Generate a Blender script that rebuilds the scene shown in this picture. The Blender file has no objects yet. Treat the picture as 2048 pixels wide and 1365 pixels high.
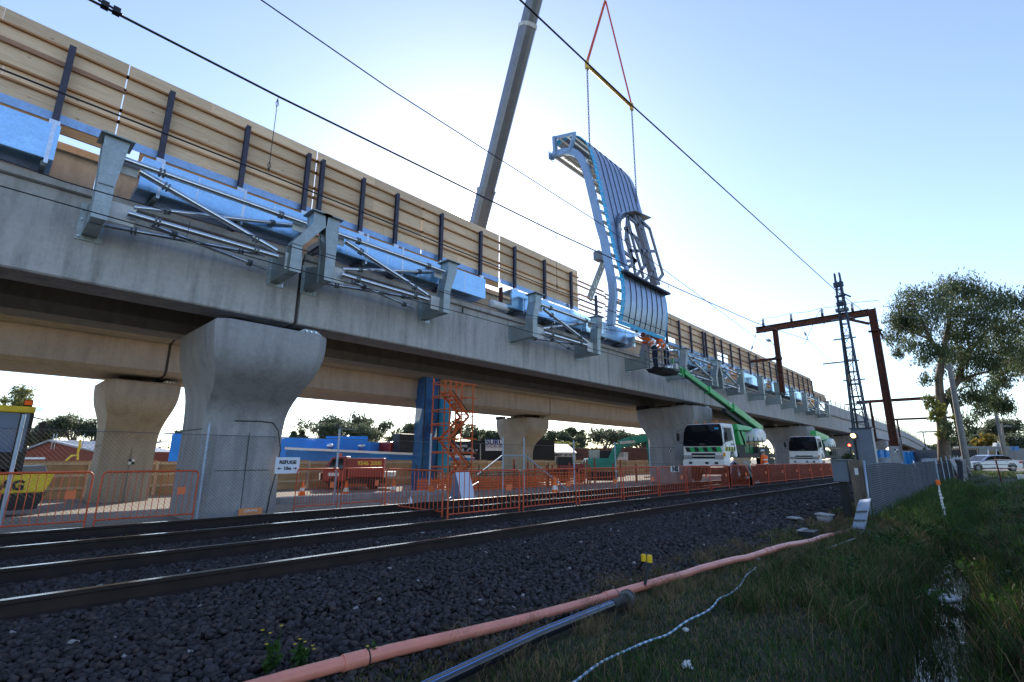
import bpy, math, random
import numpy as np
from mathutils import Vector, Matrix
random.seed(7); NR = np.random.default_rng(11)
S = bpy.context.scene
COL = S.collection
R = math.radians

# ------------------------------------------------------------------ camera
FPX = 993.0; CX, CY = 1024.0, 682.5; CZ = 1.3
roll = R(0.2); pitch = math.atan((916.5-CY)/FPX); az = math.atan(951.0/math.hypot(FPX, 237.5))
ca, sa, cp, sp = math.cos(az), math.sin(az), math.cos(pitch), math.sin(pitch)
F = Vector((ca*cp, sa*cp, sp)); R0 = Vector((sa, -ca, 0)); U0 = Vector((-ca*sp, -sa*sp, cp))
RT = math.cos(roll)*R0 + math.sin(roll)*U0; UP = -math.sin(roll)*R0 + math.cos(roll)*U0
cam = bpy.data.cameras.new('camera'); camo = bpy.data.objects.new('camera', cam); COL.objects.link(camo)
cam.sensor_width = 36; cam.lens = 36*FPX/2048; cam.clip_start = 0.05; cam.clip_end = 6000
M = Matrix.Identity(4)
for i in range(3):
    M[i][0] = RT[i]; M[i][1] = UP[i]; M[i][2] = -F[i]
M[2][3] = CZ
camo.matrix_world = M
S.camera = camo

# ------------------------------------------------------------------ world, sun, exposure
SUN_AZ, SUN_EL = R(48.2), R(26.9)          # azimuth measured from +X (the viaduct's direction)
SUN = Vector((math.cos(SUN_EL)*math.cos(SUN_AZ), math.cos(SUN_EL)*math.sin(SUN_AZ), math.sin(SUN_EL)))
W = bpy.data.worlds.new('World'); S.world = W; W.use_nodes = True
nt = W.node_tree; nt.nodes.clear()
out = nt.nodes.new('ShaderNodeOutputWorld'); bg = nt.nodes.new('ShaderNodeBackground')
sky = nt.nodes.new('ShaderNodeTexSky'); sky.sky_type = 'NISHITA'; sky.sun_disc = False
sky.sun_elevation = SUN_EL; sky.sun_rotation = math.pi/2 - SUN_AZ
sky.air_density = 1.0; sky.dust_density = 0.30; sky.ozone_density = 3.0; sky.altitude = 20
# the bright aureole close round the sun, part of the sky itself
tc = nt.nodes.new('ShaderNodeTexCoord'); nz = nt.nodes.new('ShaderNodeVectorMath'); nz.operation = 'NORMALIZE'; nt.links.new(tc.outputs['Generated'], nz.inputs[0])
dt = nt.nodes.new('ShaderNodeVectorMath'); dt.operation = 'DOT_PRODUCT'; dt.inputs[1].default_value = SUN; nt.links.new(nz.outputs[0], dt.inputs[0])
pw = nt.nodes.new('ShaderNodeMath'); pw.operation = 'POWER'; pw.inputs[1].default_value = 2600; mxz = nt.nodes.new('ShaderNodeMath'); mxz.operation = 'MAXIMUM'; mxz.inputs[1].default_value = 0; nt.links.new(dt.outputs['Value'], mxz.inputs[0]); nt.links.new(mxz.outputs[0], pw.inputs[0])
ml = nt.nodes.new('ShaderNodeMath'); ml.operation = 'MULTIPLY'; ml.inputs[1].default_value = 70; nt.links.new(pw.outputs[0], ml.inputs[0])
ad_ = nt.nodes.new('ShaderNodeMix'); ad_.data_type = 'RGBA'; ad_.blend_type = 'ADD'; ad_.inputs[0].default_value = 1
cb_ = nt.nodes.new('ShaderNodeCombineColor'); [nt.links.new(ml.outputs[0], cb_.inputs[i]) for i in range(3)]
hs_ = nt.nodes.new('ShaderNodeHueSaturation'); hs_.inputs['Hue'].default_value = .506; hs_.inputs['Saturation'].default_value = .92; nt.links.new(sky.outputs[0], hs_.inputs['Color']); nt.links.new(hs_.outputs[0], ad_.inputs[6]); nt.links.new(cb_.outputs[0], ad_.inputs[7]); nt.links.new(ad_.outputs[2], bg.inputs[0])
nt.links.new(bg.outputs[0], out.inputs[0])
bg.inputs[1].default_value = 0.15
sl = bpy.data.lights.new('sun', 'SUN'); sl.energy = 3.6; sl.angle = R(0.5); sl.color = (1.0, 0.90, 0.76)
so = bpy.data.objects.new('sun', sl); COL.objects.link(so)
so.rotation_euler = (-SUN).to_track_quat('-Z', 'Y').to_euler()
S.view_settings.view_transform = 'Standard'; S.view_settings.look = 'None'
S.view_settings.gamma = 1; S.view_settings.use_curve_mapping = False
S.view_settings.exposure = 1.0
S.render.engine = 'CYCLES'
S.cycles.max_bounces = 8; S.cycles.transparent_max_bounces = 16

# ------------------------------------------------------------------ measuring helper: where a sight line meets a real plane
def ray(px, py):
    return F + (px-CX)/FPX*RT - (py-CY)/FPX*UP
def at(px, py, X=None, Y=None, Z=None, D=None):
    d = ray(px, py)
    if X is not None: t = X/d.x
    elif Y is not None: t = Y/d.y
    elif Z is not None: t = (Z-CZ)/d.z
    else: t = D
    return Vector((d.x*t, d.y*t, d.z*t+CZ))

# ------------------------------------------------------------------ materials
MATS = {}
def mat(name, col, rough=0.7, metal=0.0, var=0.0, vs=3.0, bump=0.0, bs=20.0, col2=None, stretch=None, spec=0.5,
        emit=None, trans=0.0, alpha=1.0, thick=None, var2=0.0, vs2=40.0):
    if name in MATS: return MATS[name]
    m = bpy.data.materials.new(name); m.use_nodes = True; MATS[name] = m
    n, l = m.node_tree.nodes, m.node_tree.links
    p = n['Principled BSDF']
    p.inputs['Base Color'].default_value = (*col, 1); p.inputs['Roughness'].default_value = rough
    p.inputs['Metallic'].default_value = metal; p.inputs['Specular IOR Level'].default_value = spec
    p.inputs['Transmission Weight'].default_value = trans; p.inputs['Alpha'].default_value = alpha
    if emit: p.inputs['Emission Color'].default_value = (*emit[0], 1); p.inputs['Emission Strength'].default_value = emit[1]
    if var or col2 or bump or var2:
        g = n.new('ShaderNodeNewGeometry'); mp = n.new('ShaderNodeMapping'); l.new(g.outputs['Position'], mp.inputs[0])
        if stretch: mp.inputs['Scale'].default_value = stretch
        t = n.new('ShaderNodeTexNoise'); t.inputs['Scale'].default_value = vs; t.inputs['Detail'].default_value = 6
        t.inputs['Roughness'].default_value = 0.65
        l.new(mp.outputs[0], t.inputs[0])
        c2 = col2 or tuple(c*(1-var) for c in col)
        c1 = col if col2 else tuple(min(1, c*(1+var)) for c in col)
        rp = n.new('ShaderNodeMapRange'); rp.inputs[1].default_value = 0.33; rp.inputs[2].default_value = 0.67
        l.new(t.outputs[0], rp.inputs[0])
        mx = n.new('ShaderNodeMix'); mx.data_type = 'RGBA'
        mx.inputs[6].default_value = (*c1, 1); mx.inputs[7].default_value = (*c2, 1)
        l.new(rp.outputs[0], mx.inputs[0]); outc = mx.outputs[2]
        if var2:
            t2 = n.new('ShaderNodeTexNoise'); t2.inputs['Scale'].default_value = vs2; t2.inputs['Detail'].default_value = 3
            l.new(g.outputs['Position'], t2.inputs[0])
            m2 = n.new('ShaderNodeMix'); m2.data_type = 'RGBA'; m2.blend_type = 'MULTIPLY'; m2.inputs[0].default_value = 1
            r2 = n.new('ShaderNodeMapRange'); r2.inputs[1].default_value = .3; r2.inputs[2].default_value = .7
            r2.inputs[3].default_value = 1-var2; r2.inputs[4].default_value = 1+var2*.4
            l.new(t2.outputs[0], r2.inputs[0]); l.new(outc, m2.inputs[6]); l.new(r2.outputs[0], m2.inputs[7]); outc = m2.outputs[2]
        l.new(outc, p.inputs['Base Color'])
        if bump:
            b = n.new('ShaderNodeBump'); b.inputs['Strength'].default_value = min(1, bump); b.inputs['Distance'].default_value = 0.02*max(1, bump)
            tb = n.new('ShaderNodeTexNoise'); tb.inputs['Scale'].default_value = bs; tb.inputs['Detail'].default_value = 5
            l.new(g.outputs['Position'], tb.inputs[0]); l.new(tb.outputs[0], b.inputs['Height']); l.new(b.outputs[0], p.inputs['Normal'])
    return m

def concrete(name, base, stain=0.45, warm=0.0):
    """precast concrete: mottled, with darker runs down the face and air holes"""
    m = mat(name, base, 0.85, 0, 0.06, 0.9, 0.15, 35, var2=0.10, vs2=14)
    n, l = m.node_tree.nodes, m.node_tree.links; p = n['Principled BSDF']
    src = p.inputs['Base Color'].links[0].from_socket
    g = n.new('ShaderNodeNewGeometry'); mp = n.new('ShaderNodeMapping'); mp.inputs['Scale'].default_value = (2.2, 2.2, 0.28)
    l.new(g.outputs['Position'], mp.inputs[0])
    t = n.new('ShaderNodeTexNoise'); t.inputs['Scale'].default_value = 1.6; t.inputs['Detail'].default_value = 8; t.inputs['Roughness'].default_value = .7
    l.new(mp.outputs[0], t.inputs[0])
    r = n.new('ShaderNodeMapRange'); r.inputs[1].default_value = .45; r.inputs[2].default_value = .75; r.inputs[3].default_value = 1; r.inputs[4].default_value = 1-stain
    l.new(t.outputs[0], r.inputs[0])
    mx = n.new('ShaderNodeMix'); mx.data_type = 'RGBA'; mx.blend_type = 'MULTIPLY'; mx.inputs[0].default_value = 1
    l.new(src, mx.inputs[6]); l.new(r.outputs[0], mx.inputs[7])
    v = n.new('ShaderNodeTexVoronoi'); v.inputs['Scale'].default_value = 9
    l.new(g.outputs['Position'], v.inputs[0])
    r2 = n.new('ShaderNodeMapRange'); r2.inputs[1].default_value = .03; r2.inputs[2].default_value = .09; r2.inputs[3].default_value = .6; r2.inputs[4].default_value = 1
    l.new(v.outputs[0], r2.inputs[0])
    m3 = n.new('ShaderNodeMix'); m3.data_type = 'RGBA'; m3.blend_type = 'MULTIPLY'; m3.inputs[0].default_value = 1
    l.new(mx.outputs[2], m3.inputs[6]); l.new(r2.outputs[0], m3.inputs[7]); l.new(m3.outputs[2], p.inputs['Base Color'])
    return m

def plywood(name, base, dark):
    """face veneer grain running along X, with knots"""
    m = mat(name, base, 0.75)
    n, l = m.node_tree.nodes, m.node_tree.links; p = n['Principled BSDF']
    g = n.new('ShaderNodeNewGeometry'); oi = n.new('ShaderNodeObjectInfo')
    mp = n.new('ShaderNodeMapping'); mp.inputs['Scale'].default_value = (0.55, 3, 7.5); l.new(g.outputs['Position'], mp.inputs[0])
    ad = n.new('ShaderNodeVectorMath'); ad.operation = 'ADD'; l.new(mp.outputs[0], ad.inputs[0])
    sc = n.new('ShaderNodeMath'); sc.operation = 'MULTIPLY'; sc.inputs[1].default_value = 40; l.new(oi.outputs['Random'], sc.inputs[0]); l.new(sc.outputs[0], ad.inputs[1])
    t = n.new('ShaderNodeTexNoise'); t.inputs['Scale'].default_value = 2.6; t.inputs['Detail'].default_value = 8; t.inputs['Distortion'].default_value = 1.6; t.inputs['Roughness'].default_value = .7
    l.new(ad.outputs[0], t.inputs[0])
    cr = n.new('ShaderNodeValToRGB'); e = cr.color_ramp.elements
    e[0].position = .32; e[0].color = (*dark, 1); e[1].position = .62; e[1].color = (*base, 1)
    l.new(t.outputs[0], cr.inputs[0])
    v = n.new('ShaderNodeTexVoronoi'); v.inputs['Scale'].default_value = 2.6; mp2 = n.new('ShaderNodeMapping'); mp2.inputs['Scale'].default_value = (1.1, 1, 2.6)
    l.new(g.outputs['Position'], mp2.inputs[0]); l.new(mp2.outputs[0], v.inputs[0])
    r = n.new('ShaderNodeMapRange'); r.inputs[1].default_value = .05; r.inputs[2].default_value = .10; r.inputs[3].default_value = .38; r.inputs[4].default_value = 1
    l.new(v.outputs[0], r.inputs[0])
    mx = n.new('ShaderNodeMix'); mx.data_type = 'RGBA'; mx.blend_type = 'MULTIPLY'; mx.inputs[0].default_value = 1
    l.new(cr.outputs[0], mx.inputs[6]); l.new(r.outputs[0], mx.inputs[7])
    hs = n.new('ShaderNodeHueSaturation'); rr = n.new('ShaderNodeMapRange'); rr.inputs[3].default_value = .74; rr.inputs[4].default_value = 1.12
    l.new(oi.outputs['Random'], rr.inputs[0]); l.new(rr.outputs[0], hs.inputs['Value']); l.new(mx.outputs[2], hs.inputs['Color'])
    l.new(hs.outputs[0], p.inputs['Base Color'])
    b = n.new('ShaderNodeBump'); b.inputs['Strength'].default_value = .25; b.inputs['Distance'].default_value = .01
    l.new(t.outputs[0], b.inputs['Height']); l.new(b.outputs[0], p.inputs['Normal'])
    return m

def galv(name, col=(0.60, 0.62, 0.63), rough=0.34, metal=0.85):
    m = mat(name, col, rough, metal, 0.10, 6, 0.0, col2=None, var2=.15, vs2=30)
    n, l = m.node_tree.nodes, m.node_tree.links; p = n['Principled BSDF']
    g = n.new('ShaderNodeNewGeometry'); t = n.new('ShaderNodeTexNoise'); t.inputs['Scale'].default_value = 3; t.inputs['Detail'].default_value = 6
    l.new(g.outputs['Position'], t.inputs[0])
    r = n.new('ShaderNodeMapRange'); r.inputs[3].default_value = rough*.75; r.inputs[4].default_value = rough*1.4
    l.new(t.outputs[0], r.inputs[0]); l.new(r.outputs[0], p.inputs['Roughness'])
    return m

# ------------------------------------------------------------------ mesh collecting
class MB:
    def __init__(s): s.v = []; s.f = []; s.m = []; s.mi = 0
    def add(s, vs, fs):
        o = len(s.v); s.v += [tuple(v) for v in vs]; s.f += [tuple(i+o for i in f) for f in fs]; s.m += [s.mi]*len(fs); return s
    def box(s, x0, x1, y0, y1, z0, z1):
        if x0 > x1: x0, x1 = x1, x0
        if y0 > y1: y0, y1 = y1, y0
        if z0 > z1: z0, z1 = z1, z0
        return s.add([(x0,y0,z0),(x1,y0,z0),(x1,y1,z0),(x0,y1,z0),(x0,y0,z1),(x1,y0,z1),(x1,y1,z1),(x0,y1,z1)],
                     [(0,3,2,1),(4,5,6,7),(0,1,5,4),(1,2,6,5),(2,3,7,6),(3,0,4,7)])
    def hexa(s, b, t):
        """box from four bottom and four top corners"""
        return s.add(list(b)+list(t), [(0,3,2,1),(4,5,6,7),(0,1,5,4),(1,2,6,5),(2,3,7,6),(3,0,4,7)])
    def bar(s, p, q, w, h=None, up=(0,0,1)):
        p, q = Vector(p), Vector(q); h = h or w; d = (q-p).normalized(); u = Vector(up)
        if abs(d.dot(u)) > .98: u = Vector((0,1,0)) if abs(d.y) < .9 else Vector((1,0,0))
        a = d.cross(u).normalized(); b = a.cross(d).normalized(); a *= w/2; b *= h/2
        return s.add([p-a-b, p+a-b, p+a+b, p-a+b, q-a-b, q+a-b, q+a+b, q-a+b],
                     [(0,1,2,3),(7,6,5,4),(0,4,5,1),(1,5,6,2),(2,6,7,3),(3,7,4,0)])
    def tube(s, pts, r, n=8, caps=True):
        pts = [Vector(p) for p in pts]; rs = r if isinstance(r, (list, tuple)) else [r]*len(pts)
        o = len(s.v); u = None
        for i, p in enumerate(pts):
            d = (pts[min(i+1, len(pts)-1)]-pts[max(i-1, 0)]).normalized()
            if u is None:
                u = Vector((0,0,1)) if abs(d.z) < .9 else Vector((1,0,0))
            a = d.cross(u)
            if a.length < 1e-4: a = d.cross(Vector((0,1,0)))
            a.normalize(); u = a.cross(d).normalized()
            for k in range(n):
                t = 2*math.pi*k/n; s.v.append(tuple(p+(a*math.cos(t)+u*math.sin(t))*rs[i]))
        for i in range(len(pts)-1):
            for k in range(n):
                a0 = o+i*n+k; a1 = o+i*n+(k+1) % n
                s.f.append((a0, a0+n, a1+n, a1)); s.m.append(s.mi)
        if caps:
            s.f.append(tuple(o+k for k in range(n))); s.m.append(s.mi)
            e = o+(len(pts)-1)*n; s.f.append(tuple(e+k for k in reversed(range(n)))); s.m.append(s.mi)
        return s
    def prism(s, poly, a, b, axis='y'):
        """closed outline swept from a to b; poly is (x,z) for axis y, (y,z) for axis x, (x,y) for axis z"""
        f = {'y': lambda p, t: (p[0], t, p[1]), 'x': lambda p, t: (t, p[0], p[1]), 'z': lambda p, t: (p[0], p[1], t)}[axis]
        n = len(poly); vs = [f(p, a) for p in poly]+[f(p, b) for p in poly]
        return s.add(vs, [tuple(range(n)), tuple(range(2*n-1, n-1, -1))]+[(i, n+i, n+(i+1) % n, (i+1) % n) for i in range(n)])
    def lathe(s, prof, c=(0,0,0), n=16, axis='z'):
        o = len(s.v); c = Vector(c)
        for r, z in prof:
            for k in range(n):
                t = 2*math.pi*k/n; x, y = r*math.cos(t), r*math.sin(t)
                s.v.append(tuple(c+Vector({'z': (x,y,z), 'x': (z,x,y), 'y': (x,z,y)}[axis])))
        for i in range(len(prof)-1):
            for k in range(n):
                a0 = o+i*n+k; a1 = o+i*n+(k+1) % n; s.f.append((a0, a1, a1+n, a0+n)); s.m.append(s.mi)
        s.f.append(tuple(o+k for k in reversed(range(n)))); s.m.append(s.mi)
        e = o+(len(prof)-1)*n; s.f.append(tuple(e+k for k in range(n))); s.m.append(s.mi)
        return s
    def ball(s, c, r, n=8, m=6, sq=(1,1,1)):
        c = Vector(c); prof = []
        o = len(s.v)
        for i in range(m+1):
            ph = math.pi*i/m
            for k in range(n):
                t = 2*math.pi*k/n
                s.v.append((c.x+r*sq[0]*math.sin(ph)*math.cos(t), c.y+r*sq[1]*math.sin(ph)*math.sin(t), c.z+r*sq[2]*math.cos(ph)))
        for i in range(m):
            for k in range(n):
                a0 = o+i*n+k; a1 = o+i*n+(k+1) % n; s.f.append((a0, a0+n, a1+n, a1)); s.m.append(s.mi)
        return s

def root_of(o):
    while o.parent is not None: o = o.parent
    return o
def obj(name, mb, m, parent=None, smooth=False, bevel=0, origin=None, auto=None):
    """ONE mesh object; vertices are given in world space and made relative to the thing's base"""
    off = Vector(root_of(parent).location) if parent is not None else Vector(origin or (0,0,0))
    me = bpy.data.meshes.new(name)
    me.from_pydata([(v[0]-off.x, v[1]-off.y, v[2]-off.z) for v in mb.v], [], mb.f); me.update()
    ms = m if isinstance(m, (list, tuple)) else [m]
    for q in ms: me.materials.append(q)
    if len(ms) > 1: me.polygons.foreach_set('material_index', mb.m)
    if smooth:
        me.polygons.foreach_set('use_smooth', [True]*len(me.polygons))
        if auto:
            try: me.set_sharp_from_angle(angle=R(auto))
            except Exception: pass
    o = bpy.data.objects.new(name, me); COL.objects.link(o)
    if parent is not None: o.parent = parent
    elif origin: o.location = origin
    if bevel:
        bm = o.modifiers.new('bevel', 'BEVEL'); bm.width = bevel; bm.segments = 2; bm.limit_method = 'ANGLE'; bm.angle_limit = R(40)
    return o
def tag(o, label, cat, group=None, kind=None):
    o['label'] = label; o['category'] = cat
    if group: o['group'] = group
    if kind: o['kind'] = kind
    return o
def thing(name, label, cat, loc=(0,0,0), group=None):
    o = bpy.data.objects.new(name, None); o.empty_display_size = .2; COL.objects.link(o); o.location = loc
    return tag(o, label, cat, group)
def struct(o): o['kind'] = 'structure'; return o
def stuff(o): o['kind'] = 'stuff'; return o
def kids(o): return [c for c in bpy.data.objects if c.parent == o]
CH = {}
def dup(root, loc, rotz=0, label=None, scale=None):
    if root.name not in CH:
        CH[root.name] = [(c, kids(c)) for c in kids(root)]
    r = root.copy(); COL.objects.link(r); r.location = loc; r.rotation_euler = (0,0,rotz)
    if scale: r.scale = scale
    if label: r['label'] = label
    for c, gs in CH[root.name]:
        d = c.copy(); COL.objects.link(d); d.parent = r
        for g in gs:
            e = g.copy(); COL.objects.link(e); e.parent = d
    return r
FONT = None
def text(body, size, origin, xdir, updir, m, parent, name='lettering', depth=0.004, bold=0.0, align='CENTER', sx=1.0):
    cu = bpy.data.curves.new(name, 'FONT'); cu.body = body; cu.size = size; cu.extrude = depth; cu.offset = bold
    cu.align_x = align; cu.align_y = 'CENTER'; cu.materials.append(m); cu.resolution_u = 3
    tmp = bpy.data.objects.new(name, cu); me = bpy.data.meshes.new_from_object(tmp); bpy.data.objects.remove(tmp)
    o = bpy.data.objects.new(name, me); COL.objects.link(o)
    x = Vector(xdir).normalized(); u = Vector(updir); z = x.cross(u).normalized(); u = z.cross(x)
    Mx = Matrix.Identity(4); x = x*sx
    off = Vector(root_of(parent).location) if parent is not None else Vector((0,0,0))
    for i in range(3): Mx[i][0] = x[i]; Mx[i][1] = u[i]; Mx[i][2] = z[i]; Mx[i][3] = origin[i]-off[i]
    o.matrix_local = Mx
    if parent is not None: o.parent = parent; o.matrix_parent_inverse = Matrix.Identity(4); o.matrix_basis = Mx
    return o

# ------------------------------------------------------------------ shared materials
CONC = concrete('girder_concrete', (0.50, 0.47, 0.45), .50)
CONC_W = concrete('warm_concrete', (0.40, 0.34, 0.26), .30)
CONC_P = concrete('pier_concrete', (0.38, 0.37, 0.37), .38)
CONC_D = concrete('dark_joint_concrete', (0.10, 0.09, 0.08), .2)
PLY = plywood('hoarding_plywood', (0.95, 0.68, 0.44), (0.72, 0.47, 0.28))
PLYB = mat('batten_timber', (0.50, 0.24, 0.10), .8, 0, .25, 4, stretch=(.5, 3, 8))
PLYR = mat('red_brown_plank', (0.42, 0.22, 0.13), .8, 0, .25, 4, stretch=(.5, 3, 8))
STEEL_P = mat('purple_grey_primer', (0.055, 0.05, 0.075), .55, .2, .25, 8, .1, 40)
GALV = galv('galvanised_steel', (0.36, 0.40, 0.40), .42, .75)
GALVB = galv('bright_galvanised', (0.72, 0.76, 0.80), .20, .92)
GALVD = galv('dull_galvanised', (0.20, 0.22, 0.23), .5, .6)
ZINC = galv('zinc_strip', (0.32, 0.46, 0.68), .38, .75)  # blue tint put into the strip's base colour, as on the ducts
DUCTM = mat('blue_tinted_steel', (0.42, 0.68, 0.93), .22, .85, .08, 1.3, .35, 3.2, var2=.12, vs2=25)  # metal base tinted sky blue so its reflections come out bluer
BLACK = mat('black_rubber', (0.012, 0.012, 0.013), .6, 0, .2)
WIRE = mat('wire_dark', (0.03, 0.03, 0.035), .5, .5)
RUST = mat('rusty_steel', (0.16, 0.05, 0.026), .85, .1, 0, 2.5, .2, 30, col2=(0.075, 0.028, 0.02), var2=.3, vs2=9)
RAILM = mat('rail_steel', (0.026, 0.018, 0.015), .8, .3, .3, 5)
RAILT = mat('polished_rail_head', (0.5, 0.48, 0.46), .22, 1.0, .1, 9)
ORANGE = mat('barrier_orange', (0.56, 0.075, 0.016), .45, 0, .2, 6)
ORANGEV = mat('hi_vis_orange', (0.95, 0.16, 0.015), .7)
SILV = mat('reflective_tape', (0.75, 0.75, 0.72), .4)
WHITE = mat('white_paint', (0.78, 0.78, 0.76), .35, 0, .08, 3)
WHITE2 = mat('dirty_white', (0.62, 0.62, 0.60), .6, 0, .2, 2)
GREENP = mat('lime_green_paint', (0.05, 0.42, 0.12), .35, 0, .12, 3)
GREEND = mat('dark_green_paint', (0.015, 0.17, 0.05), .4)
TEAL = mat('excavator_teal', (0.015, 0.30, 0.22), .4, 0, .2, 2)
YELL = mat('machine_yellow', (0.72, 0.55, 0.02), .4, 0, .12, 3)
REDP = mat('truck_red', (0.30, 0.016, 0.014), .35, 0, .15, 3)
GLASS = mat('dark_glass', (0.008, 0.010, 0.013), .06, 0, spec=.4)
GLASSB = mat('pale_glass', (0.25, 0.36, 0.42), .06, 0, spec=.8, alpha=.55)
CHROME = mat('bright_metal', (0.7, 0.7, 0.72), .2, 1)
DARKM = mat('dark_chassis', (0.02, 0.02, 0.022), .6, .2, .3, 4)
SKIN = mat('skin', (0.45, 0.26, 0.18), .6)
NAVY = mat('navy_trousers', (0.012, 0.016, 0.035), .9)
BLUEW = mat('blue_wall_paint', (0.02, 0.26, 0.72), .7, 0, .12, 1.2, .1, 14)
BLUEP = mat('portable_blue', (0.01, 0.22, 0.55), .45, 0, .15, 1)
CYANT = mat('cyan_membrane', (0.02, 0.46, 0.80), .4, 0, .1, 3)
PANELM = galv('cladding_grey_blue', (0.32, 0.40, 0.52), .32, .8)
LATT = mat('lattice_grey_paint', (0.17, 0.19, 0.23), .5, .3, .1, 4)
FRAMEB = mat('pale_blue_steel', (0.30, 0.42, 0.58), .4, .4, .12, 3)
# ================================================================== GROUND
def smooth(a, b, t):
    t = max(0, min(1, (t-a)/(b-a))); return t*t*(3-2*t)
def hsh(x, y):
    return (math.sin(x*1.7+y*.6)*.5+math.sin(x*.53-y*1.9+1.3)*.5+math.sin(x*4.1+y*3.3)*.25)
def gz(x, y):
    if y >= 12.2: return -0.40*smooth(12.2, 23, y)
    if y >= 3.6: return 0.0
    z = -0.10*smooth(3.6, 2.6, y)
    far = smooth(26, 44, x)
    d = y-(0.55+0.10*math.sin(x*.7))
    ditch = -.42*math.exp(-(d/.42)**2)*(1-far)*smooth(1.5, 3.5, x)
    mound = 0.16*math.exp(-((y+1.3)/.9)**2)*(1-far)
    z += ditch + mound + .03*hsh(x*2, y*2)*smooth(3.2, 2.2, y)*(1-far) + (0.36*far)*smooth(3.4, 1.6, y)
    return z
def rng(a, b, s):
    n = max(1, int(round((b-a)/s))); return [a+(b-a)*i/n for i in range(n)]
XS = [-1500, -600, -200, -80, -40, -20]+rng(-10, 0, 1)+rng(0, 20, .25)+rng(20, 60, 1)+rng(60, 200, 10)+[200, 300, 500, 900, 2500]
def sheet(name, ys, m, sub=0):
    v = [(x, y, gz(x, y)) for y in ys for x in XS]; nx = len(XS)
    f = [(j*nx+i, j*nx+i+1, (j+1)*nx+i+1, (j+1)*nx+i) for j in range(len(ys)-1) for i in range(nx-1)]
    mb = MB(); mb.v = v; mb.f = f; mb.m = [0]*len(f)
    return struct(obj(name, mb, m, smooth=True))
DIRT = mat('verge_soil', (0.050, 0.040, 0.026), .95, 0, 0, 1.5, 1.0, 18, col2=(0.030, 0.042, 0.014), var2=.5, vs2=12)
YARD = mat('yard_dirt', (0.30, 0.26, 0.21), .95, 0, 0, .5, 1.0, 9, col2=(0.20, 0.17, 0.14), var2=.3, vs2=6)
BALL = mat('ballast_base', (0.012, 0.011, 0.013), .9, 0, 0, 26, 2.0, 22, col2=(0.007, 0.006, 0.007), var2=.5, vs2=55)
sheet('verge_ground', [-2500, -900, -300, -100, -50, -30, -20, -14]+rng(-10, -3, .5)+rng(-3, 3.4, .1)+[3.4], DIRT)
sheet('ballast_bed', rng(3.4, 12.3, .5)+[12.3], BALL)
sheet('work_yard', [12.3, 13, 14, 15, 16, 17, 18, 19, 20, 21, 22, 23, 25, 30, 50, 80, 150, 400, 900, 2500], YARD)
# side road on the right, laid over the verge
ASPH = mat('pale_asphalt', (0.20, 0.185, 0.17), .9, 0, 0, 1, .4, 30, col2=(0.14, 0.13, 0.12), var2=.2)
mb = MB(); xs = rng(40, 84, 2)+[84]; ys = rng(-40, -1.2, 1.2)+[-1.2]
for y in ys:
    for x in xs: mb.v.append((x+.0*(y), y+1.6*smooth(48, 64, x), gz(x, y+1.6*smooth(48, 64, x))+.02))
nx = len(xs)
mb.f = [(j*nx+i, j*nx+i+1, (j+1)*nx+i+1, (j+1)*nx+i) for j in range(len(ys)-1) for i in range(nx-1)]; mb.m = [0]*len(mb.f)
struct(obj('side_road', mb, ASPH, smooth=True))
kb = MB(); kb.box(40.2, 40.45, -34, -1.1, .2, .50)
struct(obj('kerb', kb, WHITE2))
# ditch water
WAT = mat('ditch_water', (0.010, 0.012, 0.010), .04, 0, 0, 4, .12, 9, col2=(0.016, 0.014, 0.010), spec=.9)
mb = MB(); n = 60
for i in range(n+1):
    x = 2.6+i*.30; c = .55+.10*math.sin(x*.7); mb.v += [(x, c-.26, -.382), (x, c+.26, -.382)]
mb.f = [(2*i, 2*i+2, 2*i+3, 2*i+1) for i in range(n)]; mb.m = [0]*n
struct(obj('ditch_water', mb, WAT, smooth=True))

# ---- ballast stones as real geometry
def scatter_mesh(name, mats_, base_v, base_f, pos, scale, rot_seed, matidx=None, flat=False, aniso=(1,1,.75), tilt=1.0):
    """joined copies of one little shape, each stretched and turned on its own"""
    k = len(pos); nv = len(base_v); bv = np.array(base_v, float)
    a = NR.uniform(0, 2*np.pi, k); b = NR.uniform(-1, 1, k)*tilt; c = NR.uniform(0, 2*np.pi, k)
    st = np.stack([NR.uniform(.7, 1.3, k)*aniso[0], NR.uniform(.7, 1.3, k)*aniso[1], NR.uniform(.7, 1.2, k)*aniso[2]], 1)*scale[:, None]
    P = bv[None]*st[:, None, :]
    P = P*(1+NR.uniform(-.34, .24, (k, nv, 1)))
    def rz(P, t): ct, s_ = np.cos(t)[:, None], np.sin(t)[:, None]; return np.stack([P[..., 0]*ct-P[..., 1]*s_, P[..., 0]*s_+P[..., 1]*ct, P[..., 2]], -1)
    def rx(P, t): ct, s_ = np.cos(t)[:, None], np.sin(t)[:, None]; return np.stack([P[..., 0], P[..., 1]*ct-P[..., 2]*s_, P[..., 1]*s_+P[..., 2]*ct], -1)
    P = rz(rx(rz(P, a), b), c)+pos[:, None, :]
    bf = np.array(base_f); fl = (bf[None]+(np.arange(k)*nv)[:, None, None]).reshape(-1, bf.shape[1])
    return fast_mesh(name, P.reshape(-1, 3), fl, mats_, None if matidx is None else np.repeat(matidx, len(bf)))
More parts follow.
